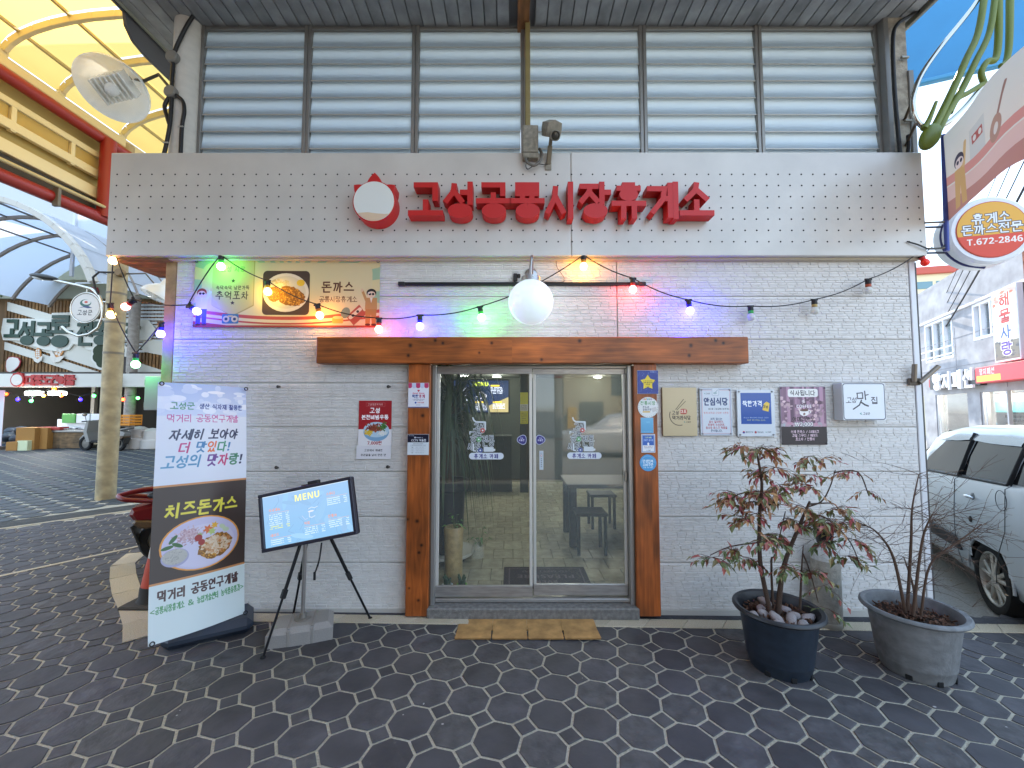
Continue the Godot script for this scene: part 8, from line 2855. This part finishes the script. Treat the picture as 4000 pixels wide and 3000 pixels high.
	for x in [-0.285, 0.285]:
		for y in [-0.885, 0.885]:
			var e := Geo.new()
			var p := PackedVector3Array()
			for i in 13: p.append(Vector3(x + cos(TAU * i / 12) * 0.013, y + sin(TAU * i / 12) * 0.013, 0.022 if y > 0 else 0.03))
			e.tube(p, 0.004, 6, -1.0, false)
			put("eyelet", e, mat("2a2a2c", 0.4, 0.6), bs)
	var fr := Geo.new()
	fr.rod(Vector3(0, -1.0, -0.1), Vector3(0, 0.2, -0.06), 0.014, 10)
	fr.rod(Vector3(0, 0.2, -0.06), Vector3(-0.27, 0.86, -0.03), 0.008, 8)
	fr.rod(Vector3(0, 0.2, -0.06), Vector3(0.27, 0.86, -0.03), 0.008, 8)
	fr.rod(Vector3(0, -0.2, -0.08), Vector3(-0.27, -0.8, -0.03), 0.008, 8)
	fr.rod(Vector3(0, -0.2, -0.08), Vector3(0.27, -0.8, -0.03), 0.008, 8)
	put("cross_frame", fr, mat("3b3b3d", 0.5, 0.4), bs)
	var base := Geo.new()
	base.xf = bs.transform.affine_inverse() * Transform3D(Basis(Vector3.UP, 0.55), Vector3(-2.32, ground(-2.3, 0.3) + 0.06, 0.33))
	base.box(Vector3.ZERO, Vector3(0.56, 0.115, 0.36), 0.045)
	base.box(Vector3(0, 0.06, 0), Vector3(0.3, 0.05, 0.2), 0.02)
	put("water_base", base, textured("333c4a", 0.45, fine, Vector3(5, 5, 5)), bs)
	# menu screen on its tripod easel
	cv = canvas(640, 368, Color("8fb4d6"))
	cv.fade(0, 0, 640, 368, Color("93b6da"), Color("84b2d8"))
	for i in 16:
		var o := Vector2(rg.randf() * 640, rg.randf() * 368)
		cv.line(PackedVector2Array([o, o + Vector2(rg.randf_range(-60, 60), 40), o + Vector2(rg.randf_range(-90, 90), 90)]), 2.2, Color("7d9cc0"))
	for i in 12: cv.oval(rg.randf() * 640, rg.randf() * 368, rg.randf_range(30, 90), rg.randf_range(10, 30), Color("8aaed2").lerp(Color("96c0e0"), rg.randf()), rg.randf() * 2.0)
	cv.rect(0, 0, 640, 4, Color("dcecf8"))
	cv.text("MENU", 328, 24, 58, Color("ece9a0"), 0.12, 1)
	var warm := Color("d8b0a8")
	var pale := Color("c6dcee")
	for q in [["식사메뉴", 40, 96, 8, true], ["에이드", 40, 276, 3, true], ["커피", 290, 236, 4, true], ["스무디", 468, 60, 4, true], ["전통차", 466, 220, 4, true]]:
		cv.text(q[0], q[1], q[2], 22, Color("dc9a8c"), 0.13)
		cv.rect(q[1], q[2] + 34, 150, 2, warm)
		for i in q[3]:
			var cc := pale if i < 6 else Color("d6dc96")
			cv.scribble(q[1], q[2] + 42 + i * 14, 96, 8, cc, rg)
			cv.scribble(q[1] + 122, q[2] + 42 + i * 14, 26, 8, cc, rg)
	cv.line(seq([330, 150, 352, 140, 376, 150, 396, 142]), 5, Color("c0cfe8"))
	cv.line(seq([334, 168, 332, 206, 348, 214, 372, 206]), 6, Color("c0cfe8"))
	cv.oval(346, 168, 22, 6, Color("d0d4ea"))
	cv.line(seq([280, 190, 300, 220, 318, 214]), 5, Color("a8bcdc"))
	var mo := thing("menu_monitor", "tilted dark-framed menu monitor glowing pale blue on a tripod", "monitor", Vector3(-1.526, 0.961, 0.49))
	mo.rotation_order = EULER_ORDER_YXZ
	mo.rotation = Vector3(deg_to_rad(-7.82), deg_to_rad(-4.6), deg_to_rad(11.83))
	put("case", boxes([[Vector3(0, 0, -0.03), Vector3(0.73, 0.42, 0.045)]], 0.008), mat("23222b", 0.45), mo)
	put("rear_bulge", boxes([[Vector3(0, -0.02, -0.065), Vector3(0.5, 0.28, 0.04)]], 0.015), mat("1d1c22", 0.5), mo)
	var fc := Geo.new()
	fc.quad(Vector3(-0.34, -0.185, -0.006), Vector3(0.34, -0.185, -0.006), Vector3(0.34, 0.187, -0.006), Vector3(-0.34, 0.187, -0.006))
	var em := printed(cv, 0.1)
	em.albedo_color = Color(0.25, 0.25, 0.25)
	em.emission_enabled = true
	em.emission_texture = em.albedo_texture
	em.emission_energy_multiplier = 0.42
	put("screen_face", fc, em, mo)
	put("clip", boxes([[Vector3(0.06, 0.222, -0.03), Vector3(0.08, 0.03, 0.05)], [Vector3(-0.01, 0.214, -0.03), Vector3(0.05, 0.012, 0.04)]], 0.004), mat("17171a", 0.5), mo)
	var bz := Geo.new()
	for q in [[0, 0.198, 0.73, 0.024], [0, -0.198, 0.73, 0.026], [-0.352, 0, 0.026, 0.372], [0.352, 0, 0.026, 0.372]]: bz.box(Vector3(q[0], q[1], 0.0), Vector3(q[2], q[3], 0.022), 0.004)
	put("bezel", bz, mat("2b2936", 0.4), mo)
	var tp := thing("tripod", "black telescopic tripod carrying the tilted menu monitor", "tripod", Vector3(-1.5, 0, 0.4))
	var top := Vector3(-0.03, 1.02, -0.02)
	for f in [Vector3(-0.227, 0.015, 0.25), Vector3(0.33, 0.01, -0.3), Vector3(-0.3, 0.016, -0.28)]:
		var lg := branch("leg", tp)
		var g := Geo.new()
		g.rod(top, top.lerp(f, 0.62), 0.013, 8)
		g.rod(top.lerp(f, 0.58), f + Vector3(0, 0.01, 0), 0.009, 8)
		put("tube", g, mat("17181c", 0.4, 0.4), lg)
		var c := Geo.new()
		c.bar(top.lerp(f, 0.58), top.lerp(f, 0.64), 0.034, 0.034, 0.005)
		put("clamp", c, mat("0f0f12", 0.5), lg)
		var ft := Geo.new()
		ft.ball(f + Vector3(0, 0.005, 0), Vector3(0.02, 0.018, 0.02), 12, 8)
		put("rubber_foot", ft, mat("0c0c0d", 0.8), lg)
	var hd := Geo.new()
	hd.rod(top + Vector3(0, -0.08, 0), top + Vector3(0, 0.06, 0), 0.026, 12)
	put("head", hd, mat("141418", 0.5), tp)
	var st := Geo.new()
	st.tube(smooth3(PackedVector3Array([Vector3(0.07, 0.74, 0.05), Vector3(0.06, 0.62, 0.06), Vector3(0.03, 0.52, 0.06)])), 0.006, 6)
	st.box(Vector3(0.028, 0.5, 0.06), Vector3(0.018, 0.06, 0.008), 0.002)
	put("strap", st, mat("111114", 0.7), tp)
	var wb := thing("weighted_pole_base", "grey plastic base weight with a silver pole standing behind the menu monitor", "base", on_ground(-1.6, 0.36), 0.32)
	var bb := Geo.new()
	bb.xf = Transform3D(Basis(Vector3.RIGHT, -PI / 2) * Basis(Vector3.BACK, 0.0), Vector3.ZERO)
	bb.prism(PackedVector2Array([Vector2(-0.225, -0.13), Vector2(-0.06, -0.145), Vector2(0.06, -0.145), Vector2(0.225, -0.13), Vector2(0.21, 0.13), Vector2(0.0, 0.15), Vector2(-0.21, 0.13)]), 0.0, 0.13, 0.035)
	put("weight", bb, textured("a29d97", 0.65, fine, Vector3(5, 5, 5), 0.0, rough_bump, 0.2), wb)
	for x in [-0.075, 0.085]: put("strap_groove", boxes([[Vector3(x, 0.129, 0.01), Vector3(0.022, 0.012, 0.24)], [Vector3(x, 0.06, 0.136), Vector3(0.022, 0.11, 0.02)]], 0.004), mat("8a857e", 0.7), wb)
	var pl := Geo.new()
	pl.rod(Vector3(0.0, 0.12, 0.0), Vector3(0.0, 0.86, -0.02), 0.0145, 14)
	put("pole", pl, mat("aaa6a2", 0.3, 0.75), wb)
	var dc := Geo.new()
	dc.lathe([Vector2(0.055, 0.128), Vector2(0.055, 0.136), Vector2(0.026, 0.142), Vector2(0.024, 0.175), Vector2(0.016, 0.178)], 20)
	put("collar", dc, mat("96928c", 0.35, 0.7), wb)
	# flattened carton as a doormat
	var cm := thing("cardboard_mat", "flattened brown cardboard box laid as a mat before the threshold", "mat", Vector3(0.12, ground(0, 0.2) + 0.011, 0.1))
	var card := textured("c2955a", 0.88, blotch, Vector3(1.2, 1.2, 1.2))
	for i in 4:
		for j in 3:
			var g := Geo.new()
			var z0: float = [-0.13, -0.02, 0.18][j]
			var z1: float = [-0.023, 0.177, 0.305][j]
			var x0 := -0.55 + 0.275 * i + (0.007 if j != 1 else 0.001) - (0.006 if j == 2 and i == 0 else 0.0)
			var x1 := -0.55 + 0.275 * (i + 1) - (0.007 if j != 1 else 0.001) + (0.006 if j == 2 and i == 3 else 0.0)
			var h := 0.003 + 0.002 * ((i * 3 + j) % 3)
			g.face([Vector3(x0, h, z0), Vector3(x1, h + 0.001, z0), Vector3(x1 + 0.004 * (j - 1), h + (0.004 if j == 2 else 0.0), z1), Vector3(x0 - 0.004 * (j - 1), h + (0.003 if j == 2 else 0.0), z1)], Vector3(0, -9, 0))
			g.box(Vector3((x0 + x1) / 2, h - 0.003, (z0 + z1) / 2), Vector3(x1 - x0, 0.003, z1 - z0))
			put("flap" if j != 1 else "panel", g, card, cm)
	# red scooter beside the left wall, mostly behind the banner stand
	scooter(Vector3(-3.95, ground(-4.0, -1.1), -1.2), 0.45, "red scooter parked beyond the left corner behind the banner stand", "6c0f14", false)
	scooter(Vector3(-12.62, ground(-12.6, -9.9), -9.9), PI - 0.1, "silver and black scooter with an orange crate, parked across the square", "8f8d88", true)
	var tc := thing("traffic_cone", "orange traffic cone with a dark base behind the banner stand", "cone", on_ground(-3.17, -0.17))
	var cb := Geo.new()
	cb.box(Vector3(0, 0.02, 0), Vector3(0.36, 0.035, 0.36), 0.012)
	put("base", cb, mat("3b372f", 0.8), tc)
	var ck := Geo.new()
	ck.lathe([Vector2(0.14, 0.035), Vector2(0.12, 0.06), Vector2(0.115, 0.15), Vector2(0.11, 0.16)], 24)
	put("skirt", ck, mat("2f2c27", 0.8), tc)
	for s in [[0.16, 0.29, 0.108, 0.086, "c2482a"], [0.29, 0.40, 0.088, 0.068, "c2482a"], [0.40, 0.52, 0.066, 0.05, "c9c4ba"], [0.52, 0.7, 0.05, 0.022, "c2482a"]]:
		var c := Geo.new()
		c.lathe([Vector2(s[2], s[0]), Vector2(s[3], s[1])], 24)
		put("band", c, mat(s[4], 0.6), tc)
	var eb := thing("meter_box", "grey plastic electric box on the corner trim above the banner stand", "box", Vector3(-3.165, 1.88, -0.1))
	put("case", boxes([[Vector3(0, 0, 0), Vector3(0.14, 0.29, 0.13)]], 0.012), mat("9a9896", 0.5), eb)
	put("lid", boxes([[Vector3(0, 0, 0.068), Vector3(0.148, 0.298, 0.012)]], 0.005), mat("a5a3a0", 0.5), eb)
	for y in [-0.1, 0.1]: put("hinge", boxes([[Vector3(-0.074, y, 0.06), Vector3(0.012, 0.05, 0.02)]], 0.003), mat("7b7977", 0.5), eb)

func scooter(at: Vector3, turn: float, label: String, hex: String, crate: bool) -> void:
	# runs along +x from the rear wheel at the origin
	var t := thing("scooter", label, "scooter", at, turn)
	var paint := mat(hex, 0.3, 0.2 if crate else 0.0)
	var black := mat("1a1a1a", 0.6)
	for x in [0.0, 1.2]:
		var w := branch("wheel", t, Vector3(x, 0.235, 0))
		var g := Geo.new()
		g.xf = Transform3D(Basis(Vector3.RIGHT, PI / 2), Vector3.ZERO)
		g.lathe([Vector2(0.15, -0.045), Vector2(0.21, -0.05), Vector2(0.235, -0.02), Vector2(0.235, 0.02), Vector2(0.21, 0.05), Vector2(0.15, 0.045), Vector2(0.15, -0.045)], 28)
		put("tyre", g, mat("151515", 0.85), w)
		var r := Geo.new()
		r.xf = g.xf
		r.lathe([Vector2(0, -0.03), Vector2(0.15, -0.02), Vector2(0.15, 0.02), Vector2(0, 0.03)], 20)
		put("rim", r, mat("77736c", 0.4, 0.6), w)
	var tail := Geo.new()
	tail.prism(PackedVector2Array([Vector2(-0.3, 0.55), Vector2(-0.24, 0.46), Vector2(0.1, 0.44), Vector2(0.5, 0.34), Vector2(0.52, 0.6), Vector2(0.3, 0.68), Vector2(-0.1, 0.66), Vector2(-0.28, 0.62)]), -0.13, 0.13, 0.04)
	put("tail_body", tail, paint, t)
	var skirt := Geo.new()
	skirt.prism(PackedVector2Array([Vector2(-0.26, 0.46), Vector2(-0.2, 0.4), Vector2(0.2, 0.36), Vector2(0.2, 0.44), Vector2(-0.24, 0.5)]), -0.14, 0.14, 0.02)
	put("tail_light_band", skirt, mat("5f4a34", 0.4), t)
	var rack := Geo.new()
	rack.tube(smooth3(PackedVector3Array([Vector3(-0.05, 0.68, 0.1), Vector3(-0.32, 0.72, 0.12), Vector3(-0.42, 0.75, 0.0), Vector3(-0.32, 0.72, -0.12), Vector3(-0.05, 0.68, -0.1)])), 0.026, 10)
	rack.tube(smooth3(PackedVector3Array([Vector3(-0.42, 0.75, 0.0), Vector3(-0.2, 0.8, 0.0), Vector3(0.1, 0.8, 0.0)])), 0.03, 10)
	put("grab_rail", rack, paint, t)
	var seat := Geo.new()
	seat.ball(Vector3(0.18, 0.73, 0), Vector3(0.36, 0.07, 0.13), 20, 10)
	put("seat", seat, mat("151516", 0.5), t)
	var plate := Geo.new()
	plate.box(Vector3(-0.24, 0.32, 0), Vector3(0.02, 0.22, 0.2), 0.006, Basis(Vector3.BACK, 0.35))
	put("mudflap", plate, mat("2f2d29", 0.7), t)
	put("engine", boxes([[Vector3(0.12, 0.26, 0.0), Vector3(0.4, 0.16, 0.16)]], 0.03), mat("3a3937", 0.5, 0.4), t)
	put("footboard", boxes([[Vector3(0.66, 0.3, 0), Vector3(0.5, 0.08, 0.3)]], 0.03), black, t)
	var shield := Geo.new()
	shield.prism(PackedVector2Array([Vector2(0.86, 0.3), Vector2(0.98, 0.3), Vector2(1.1, 0.62), Vector2(1.0, 0.98), Vector2(0.92, 0.98), Vector2(0.98, 0.62)]), -0.19, 0.19, 0.03)
	put("front_shield", shield, paint, t)
	var fender := Geo.new()
	fender.tube(smooth3(PackedVector3Array([Vector3(0.98, 0.38, 0), Vector3(1.1, 0.5, 0), Vector3(1.28, 0.48, 0), Vector3(1.42, 0.36, 0)])), 0.06, 10, 0.03)
	put("front_fender", fender, paint, t)
	var bar := Geo.new()
	bar.rod(Vector3(1.0, 0.95, -0.32), Vector3(1.0, 0.98, 0.32), 0.018, 10)
	bar.rod(Vector3(1.22, 0.3, 0), Vector3(0.98, 0.98, 0), 0.03, 10)
	bar.rod(Vector3(0.98, 0.98, 0.22), Vector3(0.95, 1.14, 0.28), 0.007, 6)
	bar.rod(Vector3(0.98, 0.98, -0.22), Vector3(0.95, 1.14, -0.28), 0.007, 6)
	put("handlebar", bar, mat("2a2a2b", 0.4, 0.5), t)
	for z in [0.3, -0.3]:
		var m := Geo.new()
		m.ball(Vector3(0.94, 1.17, z), Vector3(0.02, 0.055, 0.075), 14, 8)
		put("mirror", m, mat("b0aca4", 0.15, 0.8), t)
	var hl := Geo.new()
	hl.ball(Vector3(1.07, 0.9, 0), Vector3(0.05, 0.07, 0.1), 14, 8)
	put("headlight", hl, mat("d5d8d6", 0.1), t)
	if crate:
		var c := Geo.new()
		for i in 4:
			var y := 0.86 + 0.09 * i
			for q in [[Vector3(-0.22, y, 0.19), Vector3(0.62, 0.06, 0.02)], [Vector3(-0.22, y, -0.19), Vector3(0.62, 0.06, 0.02)], [Vector3(-0.53, y, 0), Vector3(0.02, 0.06, 0.38)], [Vector3(0.09, y, 0), Vector3(0.02, 0.06, 0.38)]]: c.box(q[0], q[1], 0.006)
		for x in [-0.53, -0.22, 0.09]:
			for z in [-0.2, 0.2]: c.box(Vector3(x, 0.99, z), Vector3(0.03, 0.34, 0.012), 0.004)
		c.box(Vector3(-0.22, 0.83, 0), Vector3(0.6, 0.02, 0.37))
		var o := put("produce_crate", c, mat("d98a1e", 0.55), self)
		o.transform = t.transform
		tag(o, "orange slatted plastic crate strapped on the silver scooter's rear", "crate")

# ---------------------------------------------------------------- pots, gas bottle and shrubs on the right
func tub(called: String, label: String, at: Vector3, s: float, m: Material, rim_m: Material, soil_m: Material) -> Node3D:
	var t := thing(called, label, "plant pot", at)
	var g := Geo.new()
	g.lathe([Vector2(0, 0.004), Vector2(0.178, 0.004), Vector2(0.186, 0.02), Vector2(0.196, 0.075), Vector2(0.2, 0.08), Vector2(0.2, 0.092), Vector2(0.202, 0.1), Vector2(0.232, 0.33), Vector2(0.236, 0.345), Vector2(0.238, 0.375)].map(func(v): return v * s), 48)
	put("wall", g, m, t)
	var r := Geo.new()
	r.lathe([Vector2(0.236, 0.372), Vector2(0.272, 0.378), Vector2(0.28, 0.388), Vector2(0.278, 0.4), Vector2(0.268, 0.408), Vector2(0.245, 0.402), Vector2(0.234, 0.38), Vector2(0.222, 0.3), Vector2(0.21, 0.2)].map(func(v): return v * s), 48)
	put("rim", r, rim_m, t)
	var so := Geo.new()
	var rows := []
	for i in 9:
		var l := []
		for j in 25:
			var a := TAU * j / 24
			var d := 0.226 * i / 8.0
			l.append(Vector3(cos(a) * d, 0.325 + 0.012 * sin(j * 2.1 + i) + 0.02 * (1.0 - i / 8.0) + (0.0 if j < 24 else 0.0), sin(a) * d) * s)
		l[24] = l[0]
		rows.append(l)
	so.sheet(rows)
	put("soil", so, soil_m, t)
	for k in 3:
		var a := 0.9 + k * 0.8
		var n := Geo.new()
		n.box(Vector3(cos(a) * 0.187, 0.022, sin(a) * 0.187) * s, Vector3(0.035, 0.034, 0.012), 0.004, Basis(Vector3.UP, -a + PI / 2))
		put("drain_notch", n, mat("0e0f10", 0.9), t)
	var ch := Geo.new()
	for i in 220:
		var a := rng.randf() * TAU
		var d := sqrt(rng.randf()) * 0.21 * s
		ch.box(Vector3(cos(a) * d, (0.345 + rng.randf() * 0.012) * s, sin(a) * d), Vector3(rng.randf_range(0.012, 0.035), 0.004, rng.randf_range(0.006, 0.014)), 0.0, Basis(Vector3(rng.randf(), 1, rng.randf()).normalized(), rng.randf() * 6.0))
	put("bark_chips", ch, textured("6a4a36", 0.9, fine, Vector3(9, 9, 9)), t).set_meta("kind", "stuff")
	return t

func build_right_things() -> void:
	var soil := textured("4a3526", 0.95, fine, Vector3(8, 8, 8), 0.0, rough_bump, 1.5)
	var blue := textured("2a3542", 0.42, blotch, Vector3(2.2, 2.2, 2.2), 0.0, null, 0.1, false)
	var p1 := tub("dark_tub", "large blue-black plastic tub holding the leafy shrub, with white stones on its soil", on_ground(1.83, 0.69), 1.0, blue, mat("23262a", 0.45), soil)
	for i in 11:
		var a := i * 0.9 + 0.3
		var d := 0.1 + 0.08 * (i % 2)
		var st := Geo.new()
		st.ball(Vector3.ZERO, Vector3(0.04 + 0.014 * (i % 3), 0.026, 0.032), 12, 8, Basis(Vector3(0.3, 1, 0.2).normalized(), a))
		for k in st.v.size(): st.v[k] *= 1.0 + 0.16 * sin(st.v[k].x * 90.0 + i) * sin(st.v[k].z * 80.0)
		var o := put("white_stone", st, textured("b5aaa6", 0.9, fine, Vector3(6, 6, 6), 0.0, rough_bump, 0.6), self)
		o.position = p1.position + Vector3(cos(a) * d, 0.352, sin(a) * d)
		tag(o, "pale rounded stone on the soil of the blue-black tub, %s" % ["by the left rim", "behind the stems at the left", "behind the stems", "at the back rim", "right of the stems", "by the right rim", "at the front right", "in front of the stems", "at the front rim", "at the front left", "near the middle"][i], "stone", "white stones in the dark tub")
	# leafy shrub: crooked stems and drooping reddish leaves
	var sh := thing("leafy_shrub", "reddish green leafy shrub with crooked stems growing in the blue-black tub", "shrub", Vector3(1.83, 0.33, 0.69))
	var o0 := sh.position
	var bark := textured("5f4a3c", 0.9, fine, Vector3(9, 9, 9), 0.0, rough_bump, 0.8)
	var stems := [[1.78, 0.34, 1.72, 0.69, 1.73, 1.03, 1.75, 1.23, 1.72, 1.45], [1.83, 0.34, 1.88, 0.65, 2.0, 0.93, 2.08, 1.1], [1.8, 0.4, 1.8, 0.69, 1.83, 0.74, 1.91, 1.03], [1.98, 0.36, 2.0, 0.61, 2.02, 0.8], [1.73, 1.17, 1.58, 1.15, 1.48, 1.08], [1.73, 0.82, 1.53, 0.78, 1.4, 0.71], [2.0, 0.93, 2.13, 1.01, 2.29, 0.87, 2.35, 0.71], [2.02, 0.74, 2.07, 0.62, 2.13, 0.4], [2.26, 1.3, 2.44, 1.3, 2.52, 1.13], [1.73, 1.03, 1.9, 1.15, 2.07, 1.21], [2.07, 1.08, 2.26, 1.08, 2.32, 1.03], [2.06, 1.06, 2.16, 1.1, 2.22, 1.2, 2.26, 1.32]]
	var r := RandomNumberGenerator.new()
	r.seed = 12
	for i in stems.size():
		var p := PackedVector3Array()
		for k in range(0, stems[i].size(), 2): p.append(Vector3(stems[i][k], stems[i][k + 1], 0.69 + (0.1 * sin(i * 2.3) * k / stems[i].size() if i > 3 else 0.04 * sin(i * 3.1))) - o0)
		var g := Geo.new()
		g.tube(smooth3(p, 4), [0.017, 0.019, 0.009, 0.009][i] if i < 4 else 0.006, 8, 0.007 if i < 2 else 0.003)
		put("stem", g, bark, sh)
	var cl := [1.67, 1.48, 1.59, 1.48, 1.76, 1.47, 1.79, 1.29, 1.83, 1.34, 1.58, 1.15, 1.52, 1.13, 1.69, 1.18, 1.78, 1.15, 1.9, 1.15, 1.98, 1.08, 2.07, 1.21, 2.14, 1.27, 2.13, 1.01, 2.19, 1.08, 2.29, 1.32, 2.11, 1.41, 2.22, 1.4, 2.47, 1.3, 2.51, 1.17, 1.64, 1.04, 1.56, 1.01, 1.82, 0.85, 1.72, 0.87, 1.91, 0.85, 1.53, 0.78, 1.41, 0.7, 1.66, 0.7, 2.02, 0.65, 2.08, 0.57, 2.13, 0.4, 2.29, 0.87, 2.34, 0.72, 2.25, 0.8, 1.83, 0.69, 1.92, 0.99, 2.24, 0.94, 2.17, 0.94, 1.73, 1.08, 1.85, 1.22]
	var lv := Geo.new()
	lv.tinted = true
	var tw := Geo.new()
	for i in range(0, cl.size(), 2):
		var ci := Vector3(cl[i], cl[i + 1], 0.69 + r.randf_range(-0.13, 0.13)) - o0
		var lowc: bool = cl[i + 1] < 0.95
		var sparse: bool = cl[i] > 2.4 or (cl[i] > 2.2 and cl[i + 1] > 1.25) or cl[i + 1] < 0.6
		for b in (3 if sparse else 7):
			var a := r.randf() * TAU
			var d := Vector3(cos(a), r.randf_range(-0.5, 0.35), sin(a) * 0.8).normalized()
			var len := r.randf_range(0.08, 0.15)
			var tip := ci + d * len + Vector3(0, -0.03, 0)
			tw.tube(PackedVector3Array([ci, ci + d * len * 0.6, tip]), 0.0018, 4, 0.001)
			for k in 6:
				var f := (k + 1) / 6.0
				var o := ci.lerp(tip, f)
				var ld := (d + Vector3(r.randf_range(-0.9, 0.9), r.randf_range(-1.5, 0.1), r.randf_range(-0.9, 0.9))).normalized()
				var t := r.randf()
				var c := Color(0.05, 0.085, 0.03)
				if not lowc: c = Color(0.16, 0.075, 0.035).lerp(Color(0.20, 0.12, 0.05), r.randf()) if t < 0.55 else (Color(0.19, 0.035, 0.045) if t < 0.72 else Color(0.07, 0.09, 0.03))
				elif t > 0.72: c = Color(0.17, 0.04, 0.035)
				elif t > 0.5: c = Color(0.11, 0.10, 0.035)
				lv.col = (c * 1.1 + Color(0.03, 0.018, 0.012)) * r.randf_range(1.3, 2.3)
				leaf(lv, o, ld, r.randf_range(0.042, 0.072) * (0.75 if sparse else 1.0), 0.46, r)
	var lm := StandardMaterial3D.new()
	lm.vertex_color_use_as_albedo = true
	lm.roughness = 0.42
	lm.backlight_enabled = true
	lm.backlight = Color(0.45, 0.4, 0.35)
	put("leaves", lv, lm, sh).set_meta("kind", "stuff")
	put("twigs", tw, mat("5a3b2c", 0.8), sh).set_meta("kind", "stuff")
	# gas bottle with a small black pot upside on top
	var gb := thing("gas_cylinder", "old pale grey gas cylinder with worn paint against the wall", "gas cylinder", on_ground(2.58, 0.13))
	var cg := Geo.new()
	cg.lathe([Vector2(0, 0), Vector2(0.1, 0), Vector2(0.103, 0.012), Vector2(0.103, 0.54), Vector2(0.1, 0.575), Vector2(0.085, 0.61), Vector2(0.06, 0.632), Vector2(0.03, 0.645), Vector2(0.025, 0.66), Vector2(0, 0.66)], 36)
	put("body", cg, textured("a6a194", 0.6, blotch, Vector3(2.4, 2.4, 2.4), 0.0, rough_bump, 0.3), gb)
	var ring := Geo.new()
	ring.lathe([Vector2(0.1035, 0.015), Vector2(0.106, 0.02), Vector2(0.106, 0.05), Vector2(0.1035, 0.055)], 36)
	put("foot_ring", ring, mat("8a8578", 0.6), gb)
	var paint := Geo.new()
	paint.lathe([Vector2(0.1042, 0.535), Vector2(0.1015, 0.576), Vector2(0.0865, 0.6115), Vector2(0.061, 0.634)], 36)
	put("white_shoulder", paint, textured("c9c9c4", 0.55, blotch, Vector3(5, 5, 5)), gb)
	var bp := thing("small_black_pot", "small crumpled black nursery pot set on top of the gas cylinder", "plant pot", on_ground(2.58, 0.13) + Vector3(0, 0.662, 0))
	var bg := Geo.new()
	bg.lathe([Vector2(0, 0), Vector2(0.055, 0), Vector2(0.075, 0.13), Vector2(0.085, 0.132), Vector2(0.084, 0.145), Vector2(0.07, 0.14), Vector2(0.05, 0.02), Vector2(0, 0.02)], 24)
	put("wall", bg, mat("121214", 0.3), bp)
	# grey tub with the bare shrub
	tub("grey_tub", "large weathered grey plastic tub holding the leafless shrub", on_ground(2.74, 0.71), 1.03, textured("8b8d8d", 0.6, blotch, Vector3(1.8, 1.8, 1.8), 0.0, rough_bump, 0.2), textured("7f8283", 0.55, blotch, Vector3(2.5, 2.5, 2.5)), soil)
	var bs := thing("bare_shrub", "leafless brown shrub with thin spreading twigs growing in the grey tub", "shrub", Vector3(2.73, 0.34, 0.72))
	var o1 := bs.position
	var tg := Geo.new()
	var dry := Geo.new()
	dry.tinted = true
	var main := [[2.68, 0.36, 2.62, 0.72, 2.52, 0.89, 2.42, 0.95], [2.69, 0.36, 2.74, 0.86, 2.78, 1.05], [2.73, 0.36, 2.79, 0.81, 2.82, 1.04, 2.89, 1.28], [2.77, 0.36, 2.79, 0.52, 2.77, 0.7], [2.74, 0.36, 2.8, 0.7, 2.98, 0.86, 3.12, 0.98]]
	var twig := textured("5d4636", 0.85, fine, Vector3(9, 9, 9))
	for i in main.size():
		var p := PackedVector3Array()
		for k in range(0, main[i].size(), 2): p.append(Vector3(main[i][k], main[i][k + 1], 0.72 + 0.05 * sin(i * 2.0) + 0.02 * k * sin(i * 1.7)) - o1)
		p = smooth3(p, 6)
		var g := Geo.new()
		g.tube(p, 0.011 if i < 4 else 0.008, 8, 0.003)
		put("stem", g, twig, bs)
		for k in 26:
			var q := p[r.randi_range(int(p.size() * 0.35), p.size() - 1)]
			var left: bool = r.randf() < (0.85 if i == 0 else 0.35)
			var d := Vector3(-1.0 if left else 1.0, r.randf_range(-0.35, 0.75), r.randf_range(-0.6, 0.6)).normalized()
			var len := r.randf_range(0.1, 0.44) * (0.7 if i == 3 else 1.0)
			var w := PackedVector3Array()
			var bend := r.randf_range(-0.7, 0.4)
			for m in 6:
				var f := m / 5.0
				w.append(q + d * len * f + Vector3(0, bend * len * f * f, 0) + Vector3(r.randf_range(-0.008, 0.008), r.randf_range(-0.008, 0.008), r.randf_range(-0.008, 0.008)) * f)
			tg.tube(w, 0.0022, 5, 0.0008)
			for m in 3:
				var s := w[r.randi_range(2, 5)]
				var d2 := (d + Vector3(r.randf_range(-0.8, 0.8), r.randf_range(-0.8, 0.8), r.randf_range(-0.8, 0.8))).normalized()
				tg.tube(PackedVector3Array([s, s + d2 * len * 0.2, s + d2 * len * 0.36 - Vector3(0, 0.01, 0)]), 0.0013, 4, 0.0006)
			if r.randf() < 0.22:
				dry.col = Color(0.22, 0.13, 0.06).lerp(Color(0.3, 0.2, 0.1), r.randf())
				leaf(dry, w[5], d, r.randf_range(0.012, 0.022), 0.6, r)
	put("twigs", tg, twig, bs).set_meta("kind", "stuff")
	var dm := StandardMaterial3D.new()
	dm.vertex_color_use_as_albedo = true
	dm.roughness = 0.7
	put("dry_leaves", dry, dm, bs).set_meta("kind", "stuff")
